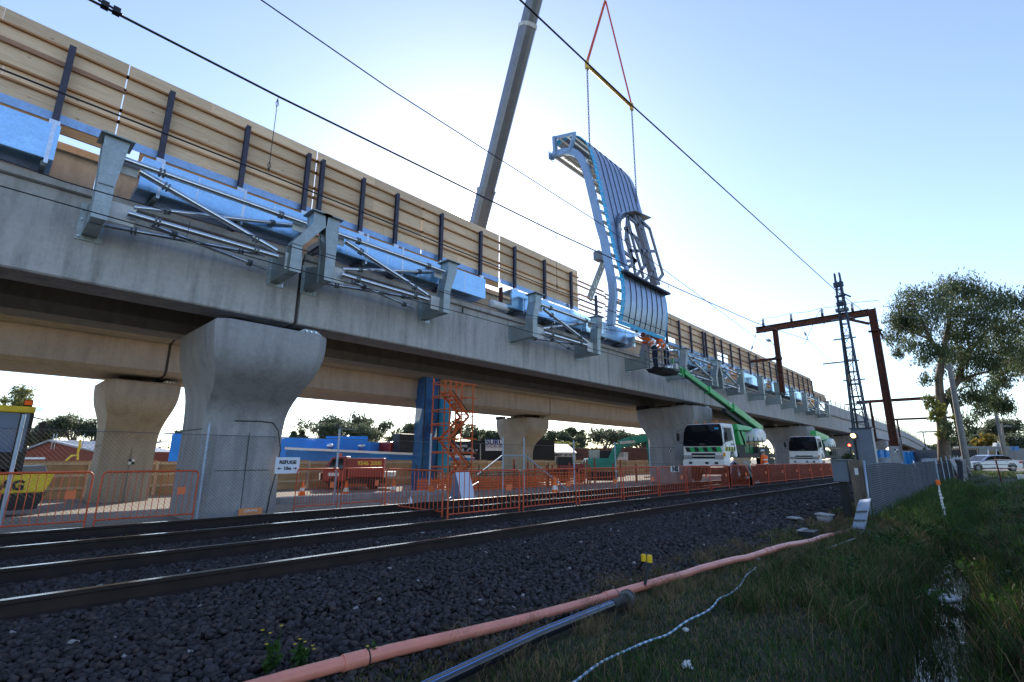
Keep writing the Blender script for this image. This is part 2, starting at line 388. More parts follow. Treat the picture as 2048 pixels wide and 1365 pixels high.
def fast_mesh(name, V, Fc, mats_, mi=None, smooth=False, parent=None):
    me = bpy.data.meshes.new(name); w = Fc.shape[1]
    me.vertices.add(len(V)); me.vertices.foreach_set('co', V.astype(np.float32).ravel())
    me.loops.add(Fc.size); me.loops.foreach_set('vertex_index', Fc.astype(np.int32).ravel())
    me.polygons.add(len(Fc)); me.polygons.foreach_set('loop_start', np.arange(len(Fc), dtype=np.int32)*w)
    for q in (mats_ if isinstance(mats_, (list, tuple)) else [mats_]): me.materials.append(q)
    if mi is not None: me.polygons.foreach_set('material_index', mi.astype(np.int32))
    if smooth: me.polygons.foreach_set('use_smooth', np.ones(len(Fc), bool))
    me.update(calc_edges=True); me.validate()
    o = bpy.data.objects.new(name, me); COL.objects.link(o)
    if parent is not None: o.parent = parent
    return o
t_ = (1+5**.5)/2
ICO_V = [Vector(p).normalized() for p in [(-1,t_,0),(1,t_,0),(-1,-t_,0),(1,-t_,0),(0,-1,t_),(0,1,t_),(0,-1,-t_),(0,1,-t_),(t_,0,-1),(t_,0,1),(-t_,0,-1),(-t_,0,1)]]
ICO_F = [(0,11,5),(0,5,1),(0,1,7),(0,7,10),(0,10,11),(1,5,9),(5,11,4),(11,10,2),(10,7,6),(7,1,8),(3,9,4),(3,4,2),(3,2,6),(3,6,8),(3,8,9),(4,9,5),(2,4,11),(6,2,10),(8,6,7),(9,8,1)]
def band(n, x0, x1, y0, y1, power=1.0):
    u = NR.random(n)**power; return x0+(x1-x0)*u, NR.uniform(y0, y1, n)
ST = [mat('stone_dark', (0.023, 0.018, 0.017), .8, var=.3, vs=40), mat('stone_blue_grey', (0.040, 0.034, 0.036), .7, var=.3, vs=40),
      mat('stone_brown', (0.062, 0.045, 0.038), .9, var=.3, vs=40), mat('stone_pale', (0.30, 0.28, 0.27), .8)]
xa, ya = band(74000, 0.2, 11, 2.9, 9.6, 1.25); xb, yb = band(20000, 8, 46, 2.9, 9.4, 1.5); xc, yc = band(5000, .3, 14, 9.4, 12.2, 1)
x = np.concatenate([xa, xb, xc]); y = np.concatenate([ya, yb, yc])
RY = lambda x, y0: y0-0.012*x
railYs = (5.86, 7.46, 9.16, 10.76)
keep = np.ones(len(x), bool)
for ry in railYs: keep &= np.abs(y-RY(x, ry)) > .085
keep &= (y > 3.0+.25*np.sin(x*1.3)+NR.uniform(-.35, .1, len(x)))
x, y = x[keep], y[keep]
sc = np.where(x < 11, NR.uniform(.011, .028, len(x)), NR.uniform(.028, .05, len(x)))
edge = np.clip((3.6-y)/.8, 0, 1)*-.08
z = NR.uniform(-.01, .03, len(x))+edge+np.where((y > 4.3) & (y < 12), .02, 0)
mi = NR.choice([0, 0, 0, 0, 1, 1, 2], len(x)); mi[NR.random(len(x)) < .0035] = 3
ICO_V = [(-1,-1,-.8),(1,-.7,-1),(.8,1,-.9),(-1,.8,-.7),(-.7,-.8,.9),(.9,-.9,.6),(.6,.8,1),(-.9,.9,.7)]
ICO_F = [(0,2,1),(0,3,2),(4,5,6),(4,6,7),(0,1,5),(0,5,4),(1,2,6),(1,6,5),(2,3,7),(2,7,6),(3,0,4),(3,4,7)]
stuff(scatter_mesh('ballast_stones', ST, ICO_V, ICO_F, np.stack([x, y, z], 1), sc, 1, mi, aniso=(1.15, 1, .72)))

# ================================================================== TRACKS
SLEEP = mat('weathered_sleeper', (0.085, 0.07, 0.06), .9, 0, .3, 5, .6, 30, stretch=(6, .6, 3))
def rail_bar(x0, x1, y0):
    prof = [(-.075, .03), (.075, .03), (.075, .045), (.012, .065), (.012, .155), (.036, .165), (.036, .198), (-.036, .198), (-.036, .165), (-.012, .155), (-.012, .065), (-.075, .045)]
    a = MB(); xs = [x0]+rng(0, x1, 12)+[x1]; n = len(prof)
    for xx in xs: a.v += [(xx, RY(xx, y0)+p, q) for p, q in prof]
    for i in range(len(xs)-1):
        for k in range(n):
            a.f.append((i*n+k, (i+1)*n+k, (i+1)*n+(k+1) % n, i*n+(k+1) % n)); a.m.append(1 if k == 6 else 0)
    a.f.append(tuple(range(n))); a.m.append(0); a.f.append(tuple((len(xs)-1)*n+k for k in range(n))); a.m.append(0)
    return a
sm = None
for ti, (ya_, yb_, lab) in enumerate([(5.86, 7.46, 'near railway track with rusty rails and shiny running tops beside the verge'),
                                     (9.16, 10.76, 'far railway track with rusty rails running beside the viaduct piers')]):
    tr = thing('railway_track', lab, 'track', (0, RY(0, ya_), 0), 'railway tracks'); 
    for yy in (ya_, yb_):
        a = rail_bar(-12, 240, yy); r_ = obj('rail', a, [RAILM, RAILT], tr)
    if sm is None:
        b = MB(); b.box(-.125, .125, -1.35, 1.35, -.1, .028)
        sm = bpy.data.meshes.new('sleeper'); sm.from_pydata(b.v, [], b.f); sm.materials.append(SLEEP); sm.update()
        b = MB()
        for q in (-.8, .8):
            for s_ in (-1, 1): b.box(-.06, .06, q+s_*.04, q+s_*.15, .028, .06)
        fm = bpy.data.meshes.new('rail_fastening'); fm.from_pydata(b.v, [], b.f); fm.materials.append(RAILM); fm.update()
    for i in range(110):
        xx = -3+i*.68; o = bpy.data.objects.new('sleeper', sm); COL.objects.link(o); o.parent = tr
        o.location = (xx+random.uniform(-.03, .03), RY(xx, (ya_+yb_)/2)-tr.location.y+random.uniform(-.04, .04), random.uniform(-.008, .006)); o.rotation_euler = (0, 0, random.uniform(-.02, .02))
        if xx < 25:
            q = bpy.data.objects.new('rail_fastening', fm); COL.objects.link(q); q.parent = o; stuff(q)

# ================================================================== VIADUCTS
SPAN = 23.8; J0 = 4.78
def vz(x): return 0 if x < 105 else -.00040*(x-105)**2
JO = [J0+SPAN*k for k in range(-2, 9)]
def swept(mb, prof, x0, x1, y0=0):
    xs = [x0]+[q for q in rng(100, 250, 6) if x0 < q < x1]+[x1]; n = len(prof); o = len(mb.v)
    for xx in xs: mb.v += [(xx, y0+p, q+vz(xx)) for p, q in prof]
    for i in range(len(xs)-1):
        for k in range(n): mb.f.append((o+i*n+k, o+i*n+(k+1) % n, o+(i+1)*n+(k+1) % n, o+(i+1)*n+k)); mb.m.append(mb.mi)
    mb.f.append(tuple(o+k for k in reversed(range(n)))); mb.m.append(mb.mi); mb.f.append(tuple(o+(len(xs)-1)*n+k for k in range(n))); mb.m.append(mb.mi)
    return mb
nv = thing('railway_viaduct', 'grey concrete viaduct nearest the tracks carrying timber hoarding on its edge', 'viaduct', (J0, 11.4, 4.35))
for i in range(len(JO)-1):
    a, b = JO[i]+.05, JO[i+1]-.05
    # outer beam: face, chamfered foot and lip near the top
    obj('edge_girder', swept(MB(), [(11.4, 4.38), (11.43, 4.35), (12.2, 4.35), (12.3, 4.6), (12.05, 5.4), (12.05, 5.94), (11.4, 5.94)], a, b), CONC, nv)
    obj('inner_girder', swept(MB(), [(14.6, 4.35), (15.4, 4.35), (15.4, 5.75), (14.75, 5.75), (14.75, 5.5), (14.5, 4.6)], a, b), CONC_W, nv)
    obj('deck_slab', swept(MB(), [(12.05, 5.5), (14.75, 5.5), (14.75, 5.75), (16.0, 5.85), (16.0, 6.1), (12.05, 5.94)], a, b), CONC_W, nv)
    obj('far_parapet', swept(MB(), [(15.85, 6.1), (16.0, 6.1), (16.0, 7.0), (15.85, 7.0)], a, b), CONC_W, nv)
XE = 60.5   # from here the parapet stands flush with the girder face
for i in range(len(JO)-1):
    a, b = JO[i]+.02, min(JO[i+1]-.02, XE)
    if a < XE:
        obj('coping', swept(MB(), [(11.30, 5.96), (11.34, 5.945), (12.15, 5.945), (12.15, 6.10), (11.34, 6.10), (11.30, 6.085)], a, b), CONC, nv)
        x = a
        while x < b-.5:
            x2 = min(b, x+3.97)
            obj('parapet_panel', swept(MB(), [(12.12, 6.10), (12.26, 6.10), (12.30, 7.0), (12.12, 7.0)], x+.01, x2-.01), CONC_W, nv)
            x = x2
        obj('parapet_rail', swept(MB(), [(12.02, 7.003), (12.36, 7.003), (12.36, 7.15), (12.02, 7.15)], a, b), CONC_W, nv)
for i in range(len(JO)-1):
    for h in range(6):
        a = JO[i]+h*SPAN/6; b = a+SPAN/6
        a = max(a, XE)
        if b-a > .5: obj('flush_parapet_panel', swept(MB(), [(11.22, 5.80), (11.38, 5.74), (11.398, 5.945), (11.6, 5.945), (11.6, 6.92), (11.22, 6.92)], a+.015, b-.015), CONC, nv)
fv = thing('railway_viaduct', 'second viaduct behind, its warm brown concrete side showing beneath the nearer deck', 'viaduct', (J0, 22.8, 4.35))
for i in range(len(JO)-1):
    a, b = JO[i]+.05, JO[i+1]-.05
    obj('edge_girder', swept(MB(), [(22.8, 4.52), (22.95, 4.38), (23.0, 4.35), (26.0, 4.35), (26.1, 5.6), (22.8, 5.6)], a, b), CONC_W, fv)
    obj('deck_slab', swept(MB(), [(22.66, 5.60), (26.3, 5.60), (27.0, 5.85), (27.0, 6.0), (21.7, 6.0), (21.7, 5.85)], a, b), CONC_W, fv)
    obj('parapet', swept(MB(), [(21.7, 6.003), (21.85, 6.003), (21.85, 7.0), (21.7, 7.0)], a, b), CONC_W, fv)
    obj('far_parapet', swept(MB(), [(26.85, 6.003), (27.0, 6.003), (27.0, 7.0), (26.85, 7.0)], a, b), CONC_W, fv)
for v in (nv, fv):
    y0 = v.location.y
    for j in JO[1:-1]: obj('joint_filler', MB().box(j-.045, j+.045, y0+.10, y0+.55, 4.42+vz(j), 5.9+vz(j)), CONC_D, v)

# piers: octagonal shaft that swells to a rounded head
def pier_mesh():
    prof = [(0, .90, .98, .98), (.9, .89, .965, .965), (1.75, .875, .955, .95), (2.0, .88, .985, .96), (2.22, .885, 1.05, .98), (2.42, .895, 1.18, 1.01), (2.6, .91, 1.38, 1.06), (2.78, .94, 1.63, 1.15), (2.96, .99, 1.88, 1.27), (3.14, 1.05, 2.09, 1.38), (3.34, 1.12, 2.23, 1.47), (3.55, 1.17, 2.30, 1.53), (3.8, 1.20, 2.325, 1.57), (4.0, 1.21, 2.31, 1.58), (4.09, 1.21, 2.31, 1.58), (4.13, 1.17, 2.27, 1.54)]
    mb = MB(); ring = 0
    for z, hx, hn, hf in prof:
        k = (hf-.95)/.63; cx, cy, fx, fy = hx*.30-.14*k, .20-.05*k, hx*.34+.2*k, .2+1.1*k; dx = -.10*k
        pts = [(hx+dx, hf-fy), (hx-fx+dx, hf), (-hx+fx+dx, hf), (-hx+dx, hf-fy), (-hx+dx, -hn+cy), (-hx+cx+dx, -hn), (hx-cx+dx, -hn), (hx+dx, -hn+cy)]
        mb.v += [(a, b, z) for a, b in pts]
    for i in range(len(prof)-1):
        for k in range(8): mb.f.append((i*8+k, i*8+(k+1) % 8, (i+1)*8+(k+1) % 8, (i+1)*8+k))
    mb.f.append(tuple((len(prof)-1)*8+k for k in range(8))); mb.f.append(tuple(reversed(range(8)))); mb.m = [0]*len(mb.f)
    return mb
SEAM = mat('formwork_seam', (0.07, 0.075, 0.08), .9)
def pier(label, loc, m, target=False):
    t = thing('viaduct_pier', label, 'pier', loc, 'concrete viaduct piers')
    L = Vector(loc); sh = pier_mesh(); sh.v = [(a+L.x, b+L.y, c+L.z) for a, b, c in sh.v]
    o = obj('shaft', sh, m, t, smooth=True, auto=28)
    def B(name, x0, x1, y0, y1, z0, z1, mm): return obj(name, MB().box(L.x+x0, L.x+x1, L.y+y0, L.y+y1, L.z+z0, L.z+z1), mm, t)
    # casting joints, proud by a few mm
    s = MB(); hx, hy = .875, .955
    for z_ in (1.02, 1.92):
        for (p, q) in [((-hx*.64, -hy-.012), (hx*.64, -hy-.012)), ((-hx-.012, -hy*.78), (-hx-.012, hy*.78)), ((hx*.66, -hy-.01), (hx+.010, -hy*.78)), ((-hx*.66, -hy-.01), (-hx-.010, -hy*.78))]:
            s.bar((L.x+p[0], L.y+p[1], L.z+z_), (L.x+q[0], L.y+q[1], L.z+z_), .012, .016)
    s.bar((L.x+.05, L.y-hy-.03, L.z), (L.x+.05, L.y-hy-.004, L.z+2.3), .012, .012)
    stuff(obj('casting_joint', s, SEAM, t))
    B('bearing_plinth', -.95, -.2, -1.55, -.75, 4.132, 4.22, m); B('bearing_plinth', .2, .95, -1.55, -.75, 4.132, 4.22, m)
    B('bearing', -.85, -.35, -1.5, -.95, 4.22, 4.35, BLACK); B('bearing', .35, .85, -1.5, -.95, 4.22, 4.35, BLACK)
    B('bearing', -.85, -.35, .9, 1.5, 4.135, 4.35, BLACK); B('bearing', .35, .85, .9, 1.5, 4.135, 4.35, BLACK)
    B('shear_key', -.22, .22, -.4, .5, 4.135, 4.34, CONC_D)
    k = MB(); k.prism([(.42, 4.14), (1.0, 4.14), (.86, 4.24), (.56, 4.24)], -2.15, -1.95, 'y'); k.v = [(a+L.x, b+L.y, c+L.z) for a, b, c in k.v]
    kk = obj('restraint_bracket', k, GALV, t)
    k = MB()
    for q in (.6, .71, .82): k.lathe([(.022, 0), (.022, .04)], (q, -2.19, 4.19), 8, 'y')
    k.v = [(a+L.x, b+L.y, c+L.z) for a, b, c in k.v]; obj('bolt', k, GALVB, kk)
    return t
npl = ['nearest grey concrete pier with flared head, carrying an orange notice at its foot',
       'grey concrete pier with survey target, just behind the near white truck',
       'concrete pier between the two white trucks under the near viaduct',
       'concrete pier right behind the second white truck', 'small distant pier near the blue site toilets']
for i, lb in enumerate(npl):
    xx = J0-.42+SPAN*i-(.45 if i else 0); pier(lb, (xx, 13.36, gz(xx, 13.4)), CONC_P)
fpl = ['warm toned concrete pier at left behind the nearest pier, survey target on its face', 'warm toned pier under the far viaduct behind the orange barriers and black mural wall',
       'third pier of the far viaduct in shade behind the green excavator arm', 'far viaduct pier glimpsed between the white trucks']
for i, lb in enumerate(fpl):
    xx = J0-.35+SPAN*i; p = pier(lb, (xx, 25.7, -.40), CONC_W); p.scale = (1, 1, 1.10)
# survey targets
def target(x, y, z, s, label, nrm=-1):
    t = thing('survey_target', label, 'survey target', (x, y, z), 'black and white survey targets')
    obj('target_plate', MB().box(x-s, x+s, y, y+.006, z-s, z+s), WHITE, t)
    q = MB(); q.box(x-s, x, y-.005, y-.001, z, z+s); q.box(x, x+s, y-.005, y-.001, z-s, z); obj('black_quarter', q, BLACK, t)
p = at(263, 924, Y=24.70); target(p.x, 24.70, p.z, .10, 'black and white survey target on the warm toned pier at left')
p = at(1340, 900, Y=12.37); target(p.x, 12.37, p.z, .10, 'black and white survey target on the grey pier behind the truck')
# cable hanging down the near pier and its orange notice
pr = [at(x_, y_, Y=12.33) for x_, y_ in [(470, 842), (520, 843), (546, 846), (557, 862), (561, 900), (552, 945), (540, 990), (533, 1026)]]
tag(obj('drop_cable', MB().tube(pr, .013, 6), BLACK, smooth=True), 'black cable running along and down the nearest pier', 'cable')
t = thing('orange_notice', 'small orange notice board leaning on the foot of the nearest pier', 'sign', (4.7, 12.25, .02))
a = at(478, 1018, Y=12.2); b = at(523, 1030, Y=12.2)
obj('board', MB().box(a.x, b.x, 12.19, 12.215, b.z-.05, a.z), mat('notice_orange', (.70, .25, .08), .6), t)
text('DELPHI', .085, ((a.x+b.x)/2, 12.185, (a.z+b.z)/2+.02), (1,0,0), (0,0,1), WHITE, t)

# ================================================================== HOARDING on the near viaduct
postX = [-3.1, -1.5, .09, 1.69, 3.2, 4.65, 5.03, 6.2, 7.3, 8.95, 10.64, 12.33, 14.03, 15.75]
postX2 = [21.0, 22.6, 24.2, 25.8, 27.3, 29.05, 29.45, 30.8, 32.0, 33.6, 35.3, 37.2, 38.8, 40.4, 42.0, 43.6, 45.2, 46.9, 48.5, 50.2, 51.9, 53.6, 55.2]
bays = [(-7, -3.03), (-3.0, .938), (.958, 4.905), (4.93, 8.3), (8.31, 11.66), (11.71, 16.4)]
bays2 = [(20.6, 24.7), (24.71, 28.6), (28.62, 31.3), (31.32, 35.9), (35.98, 40.2), (40.25, 44.6), (44.62, 50.3), (50.36, 55.6)]
ZB = [(8.755, 9.04), (8.425, 8.725), (7.975, 8.385), (7.72, 7.955), (7.40, 7.70)]      # rows of sheets between battens
BAT = [8.74, 8.405, 7.965, 7.71]
def hoarding(label, bays_, posts, holes=()):
    h = thing('timber_hoarding', label, 'hoarding', ((bays_[0][0]+bays_[-1][1])/2, 11.5, 7.1), 'timber hoardings on the viaduct')
    for (x0, x1) in bays_:
        for r_, (z0, z1) in enumerate(ZB):
            segs = []
            cut = x0+(x1-x0)*random.uniform(.38, .62)
            for (s0, s1) in ((x0, cut-.002), (cut+.002, x1)):
                hole = [q for q in holes if q[0] < s1 and q[1] > s0 and q[2] <= r_ <= q[3]]
                if hole:
                    q = hole[0]
                    if q[0] > s0+.05: segs.append((s0, q[0]))
                    if q[1] < s1-.05: segs.append((q[1], s1))
                else: segs.append((s0, s1))
            for s0, s1 in segs:
                d = random.uniform(0, .008); o = obj('plywood_sheet', MB().box(s0, s1, 11.50+d, 11.52+d, z0, z1), PLY, h)
        for k, zb in enumerate(BAT):
            m_ = PLYR if (k == 1 and x0 < .5) else PLYB
            hh = .045 if m_ is PLYR else .018
            obj('batten', MB().box(x0-.03, x1+.03 if r_ else x1, 11.445, 11.535, zb-hh, zb+hh), m_, h)
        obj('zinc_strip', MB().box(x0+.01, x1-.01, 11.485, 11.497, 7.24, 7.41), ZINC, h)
        obj('toe_plank', MB().box(max(x0, 1.37) if x0 > 0 else x0, x1, 11.51, 11.55, 7.06, 7.27), PLYB, h) if (x0 > .9 and x0 < 11) or x0 < -1 or x0 > 24 else None
    for xx in posts:
        p = MB(); p.box(xx-.05, xx+.05, 11.32, 11.33, 7.12, 8.78); p.box(xx-.05, xx+.05, 11.41, 11.42, 7.12, 8.78); p.box(xx-.008, xx+.008, 11.33, 11.41, 7.12, 8.78)
        q = obj('steel_post', p, STEEL_P, h)
        c = MB(); c.box(xx-.075, xx+.075, 11.27, 11.445, 7.0, 7.16); obj('base_cleat', c, GALVB, q)
    return h
hoarding('long plywood hoarding with dark steel posts on the viaduct edge, left of the lifted panel', bays, postX)
hoarding('plywood hoarding with dark posts continuing along the viaduct, right of the lifted panel', bays2, postX2, holes=[(23.4, 25.5, 4, 4), (31.5, 33.3, 3, 4)])
# loose battens where the sheets are missing
lb = thing('open_batten_frame', 'bare timber battens with one dark post, seen between hoarding and lifted panel', 'frame', (18, 11.5, 7.2))
for zb in (8.60, 8.40, 8.02, 7.80, 7.55, 7.35):
    obj('batten', MB().box(16.41, 16.41+random.uniform(1.5, 2.2), 11.45, 11.50, zb-.03, zb+.03), PLYB, lb)
    obj('batten', MB().box(18.45, 20.55, 11.45, 11.50, zb-.10, zb-.04), PLYB, lb)
obj('steel_post', MB().box(17.5, 17.6, 11.32, 11.42, 7.05, 8.2), STEEL_P, lb)

# galvanised duct boxes below the hoarding
def duct(x0, x1, label, short=False):
    t = thing('galvanised_duct', label, 'duct', ((x0+x1)/2, 11.2, 6.2), 'galvanised ducts along the viaduct edge')
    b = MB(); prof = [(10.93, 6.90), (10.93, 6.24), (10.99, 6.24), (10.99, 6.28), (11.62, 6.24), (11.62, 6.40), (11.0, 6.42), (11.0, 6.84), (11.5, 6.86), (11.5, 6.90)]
    b.prism(prof, x0, x1, 'x'); obj('duct_casing', b, DUCTM, t)
    xs = x0+.09
    for xx in [x for x in postX+postX2+[17.5, 19.2] if x0+.05 < x < x1-.03]:
        obj('strap', MB().box(xx-.028, xx+.028, 10.915, 10.928, 6.15, 6.97), GALVB, t)
        obj('seam_strip', MB().box(xx+.62, xx+.645, 10.918, 10.929, 6.25, 6.895), GALVB, t) if xx+.7 < x1 else None
        obj('hanger_arm', MB().bar((xx-.02, 11.0, 6.17), (xx-.02, 12.0, 6.22), .07, .09), GALVD, t)
    return t
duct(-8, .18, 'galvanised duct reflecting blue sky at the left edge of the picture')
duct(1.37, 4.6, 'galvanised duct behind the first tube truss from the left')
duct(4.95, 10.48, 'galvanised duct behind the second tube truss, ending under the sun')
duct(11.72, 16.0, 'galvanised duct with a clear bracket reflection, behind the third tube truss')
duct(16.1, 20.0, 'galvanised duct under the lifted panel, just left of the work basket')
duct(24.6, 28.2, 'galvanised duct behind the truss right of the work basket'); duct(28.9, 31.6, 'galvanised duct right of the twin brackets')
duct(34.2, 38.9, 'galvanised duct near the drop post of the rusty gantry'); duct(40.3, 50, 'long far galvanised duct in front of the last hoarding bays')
# white plastic drum and rubble resting on the ledge
t = thing('white_drum', 'white plastic drum hanging beside the duct end under the sun', 'drum', (11.6, 11.2, 6.2))
obj('drum_body', MB().lathe([(.10, 0), (.145, .03), (.145, .80), (.10, .84)], (11.05, 11.28, 6.30), 14, 'x'), WHITE, t, smooth=True, auto=40)
obj('clamp', MB().box(11.5, 11.56, 11.2, 11.34, 6.44, 6.98), RUST, t)

# ================================================================== BRACKETS
def bracket(xa, xt, label, mirror=1, dup_gap=0):
    """xa: where the arm bolts to the girder face, xt: where the column tops out"""
    t = thing('galvanised_bracket', label, 'bracket', (xa, 11.4, 5.5), 'galvanised brackets on the viaduct face')
    pl = obj('base_plate', MB().box(xa-.19, xa+.19, 11.375, 11.399, 5.12, 5.82), GALV, t)
    bo = MB()
    for zz in (5.17, 5.50, 5.68):
        for dx in (-.15, -.05, .05, .15):
            if zz > 5.2 and abs(dx) < .1: continue
            bo.lathe([(.018, -.035), (.018, 0)], (xa+dx, 11.374, zz), 6, 'y')
    stuff(obj('bolts', bo, GALVB, pl))
    a = MB(); a.hexa([(xa-.11, 11.374, 5.20), (xa+.11, 11.374, 5.20), (xa+.10, 10.40, 5.24), (xa-.10, 10.40, 5.24)][::-1], [(xa-.11, 11.374, 5.78), (xa+.11, 11.374, 5.78), (xa+.10, 10.40, 5.56), (xa-.10, 10.40, 5.56)][::-1])
    obj('arm', a, GALV, t)
    # column: two flanges and a web
    zs = [(5.22, xa, .115), (5.86, xa, .115), (6.50, xt, .155), (6.76, xt, .17)] if abs(xa-xt) > .1 else [(5.22, xa, .115), (5.86, xa, .12), (6.76, xt, .18)]
    for nm, y0, y1 in (('outer_flange', 10.36, 10.385), ('inner_flange', 10.68, 10.705)):
        f = MB()
        for (z0, x0, w0), (z1, x1, w1) in zip(zs, zs[1:]):
            yy = .0; f.hexa([(x0-w0, y0, z0), (x0+w0, y0, z0), (x0+w0, y1, z0), (x0-w0, y1, z0)], [(x1-w1, y0, z1), (x1+w1, y0, z1), (x1+w1, y1, z1), (x1-w1, y1, z1)])
        obj(nm, f, GALV, t)
    for sx in (-1, 1):
        f = MB()
        for (z0, x0, w0), (z1, x1, w1) in zip(zs, zs[1:]):
            a0, a1 = x0+sx*(w0-.03), x1+sx*(w1-.03)
            f.hexa([(a0-.01, 10.385, z0), (a0+.01, 10.385, z0), (a0+.01, 10.68, z0), (a0-.01, 10.68, z0)], [(a1-.01, 10.385, z1), (a1+.01, 10.385, z1), (a1+.01, 10.68, z1), (a1-.01, 10.68, z1)])
        obj('side_plate', f, GALV, t)
    obj('stiffener', MB().box(xa-.11, xa+.11, 10.345, 10.36, 5.84, 5.855), GALVD, t)
    obj('cap_plate', MB().box(xt-.24, xt+.24, 10.28, 10.78, 6.76, 6.785), GALV, t)
    return t
BR = [(.87, .90, 'galvanised bracket at far left, its wide base plate bolted to the girder'), (4.20, 4.66, 'left bracket of the leaning pair above the nearest pier'),
      (4.98, 4.93+.02, 'right bracket of the leaning pair above the nearest pier'), (8.45, 8.62, 'bracket right of the second tube truss, below the sun'),
      (12.25, 12.45, 'lone bracket mirrored in the duct, left end of the third truss'), (16.1, 16.25, 'bracket under the lower left corner of the lifted panel'),
      (20.0, 20.4, 'dark bracket beside the two workers in the basket'), (24.0, 24.25, 'bracket right behind the head of the green boom'),
      (28.0, 28.35, 'left bracket of the twin above the second pier'), (28.9, 28.62, 'right bracket of the twin above the second pier'), (32.4, 32.4, 'bracket right of the twin above the second pier'),
      (36.3, 36.3, 'bracket left of the gantry drop post'), (40.1, 40.1, 'bracket just right of the gantry drop post'), (44.0, 44.0, 'third bracket from the far end of the row'),
      (47.8, 47.8, 'second bracket from the far end of the row'), (51.8, 52.1, 'penultimate bracket of the row, beside tangled tubes'), (56.0, 56.2, 'last bracket of the row before the flush parapet')]
for a, b, l in BR: bracket(a, b, l)

# ================================================================== TUBE TRUSSES
def lerp(a, b, t): return a+(b-a)*t
TR = {  # measured on the first bay, u along the bay, plane, height
 'A': [at(249, 320, Y=10.45), at(612, 448, Y=10.45)], 'B': [at(280, 344, Y=10.50), at(553, 502, Y=10.42)], 'C': [at(267, 415, Y=10.55), at(589, 451, Y=10.9)],
 'D': [at(255, 427, Y=10.45), at(555, 514, Y=10.45)], 'E': [at(204, 451, Y=11.1), at(530, 511, Y=10.6)], 'F': [at(301, 451, Y=10.6), at(532, 539, Y=11.2)]}
def truss(xa, xb, label, m=GALVB):
    t = thing('tube_truss', label, 'truss', ((xa+xb)/2, 10.8, 5.6), 'tube trusses between the brackets')
    for k, (p, q) in TR.items():
        f = lambda v: Vector((xa+(v.x-.87)/(4.55-.87)*(xb-xa), v.y, v.z))
        p2, q2 = f(p), f(q); d = q2-p2; r_ = .060 if k in 'ABD' else .042
        tb = obj('tube', MB().tube([p2, q2], r_, 12), m, t, smooth=True, auto=40)
        for u in (.17, .83):
            c = p2+d*u; n = d.normalized(); col = MB()
            col.tube([c-n*.045, c-n*.015], r_+.026, 10); col.tube([c+n*.015, c+n*.045], r_+.026, 10); obj('flange_collar', col, GALVD, tb)
    for xx, s_ in ((xa, 1), (xb, -1)):
        g = MB(); g.box(xx+s_*.13, xx+s_*.50, 10.56, 10.575, 5.30, 5.68); obj('gusset_plate', g, WHITE2, t)
        g = MB(); g.box(xx+s_*.13, xx+s_*.42, 10.56, 10.575, 6.25, 6.48); obj('gusset_plate', g, WHITE2, t)
    return t
for a, b, l in [(.87, 4.55, 'shiny tube truss between the first bracket and the leaning pair'), (4.95, 8.55, 'shiny tube truss right of the leaning bracket pair, left of the sun'),
                (12.45, 16.1, 'tube truss left of the lifted panel, below the open battens'), (24.35, 28.2, 'tube truss right behind the green boom'),
                (28.75, 32.3, 'tube truss right of the twin brackets over the second pier'), (48.0, 51.7, 'tube truss near the far end of the brackets'), (52.3, 56.0, 'last tube truss at the far end of the brackets')]:
    truss(a, b, l)

# open guard rail further along
gr = thing('guard_fence', 'thin mesh guard fence on top of the parapet beyond the hoarding', 'fence', (110, 11.5, 6.95))
fr = MB(); ms = MB()
for i in range(60):
    xx = 56+i*2.4; obj('fence_post', MB().box(xx-.03, xx+.03, 11.42, 11.48, 6.93+vz(xx), 7.60+vz(xx)), mat('fence_brown', (.16, .13, .10), .7), gr)
for zz in np.arange(7.05, 7.62, .09):
    ms.tube([(xx, 11.41, zz+vz(xx)) for xx in [56]+rng(100, 200, 10)], .010, 4)
for i in range(340):
    xx = 62+i*.40; ms.bar((xx, 11.41, 6.95+vz(xx)), (xx, 11.41, 7.6+vz(xx)), .012)
stuff(obj('wire_mesh', ms, mat('mesh_tan', (.22, .17, .12), .7), gr))
obj('ply_strip', MB().box(55.7, 61, 11.5, 11.53, 7.0, 7.9), PLY, gr)
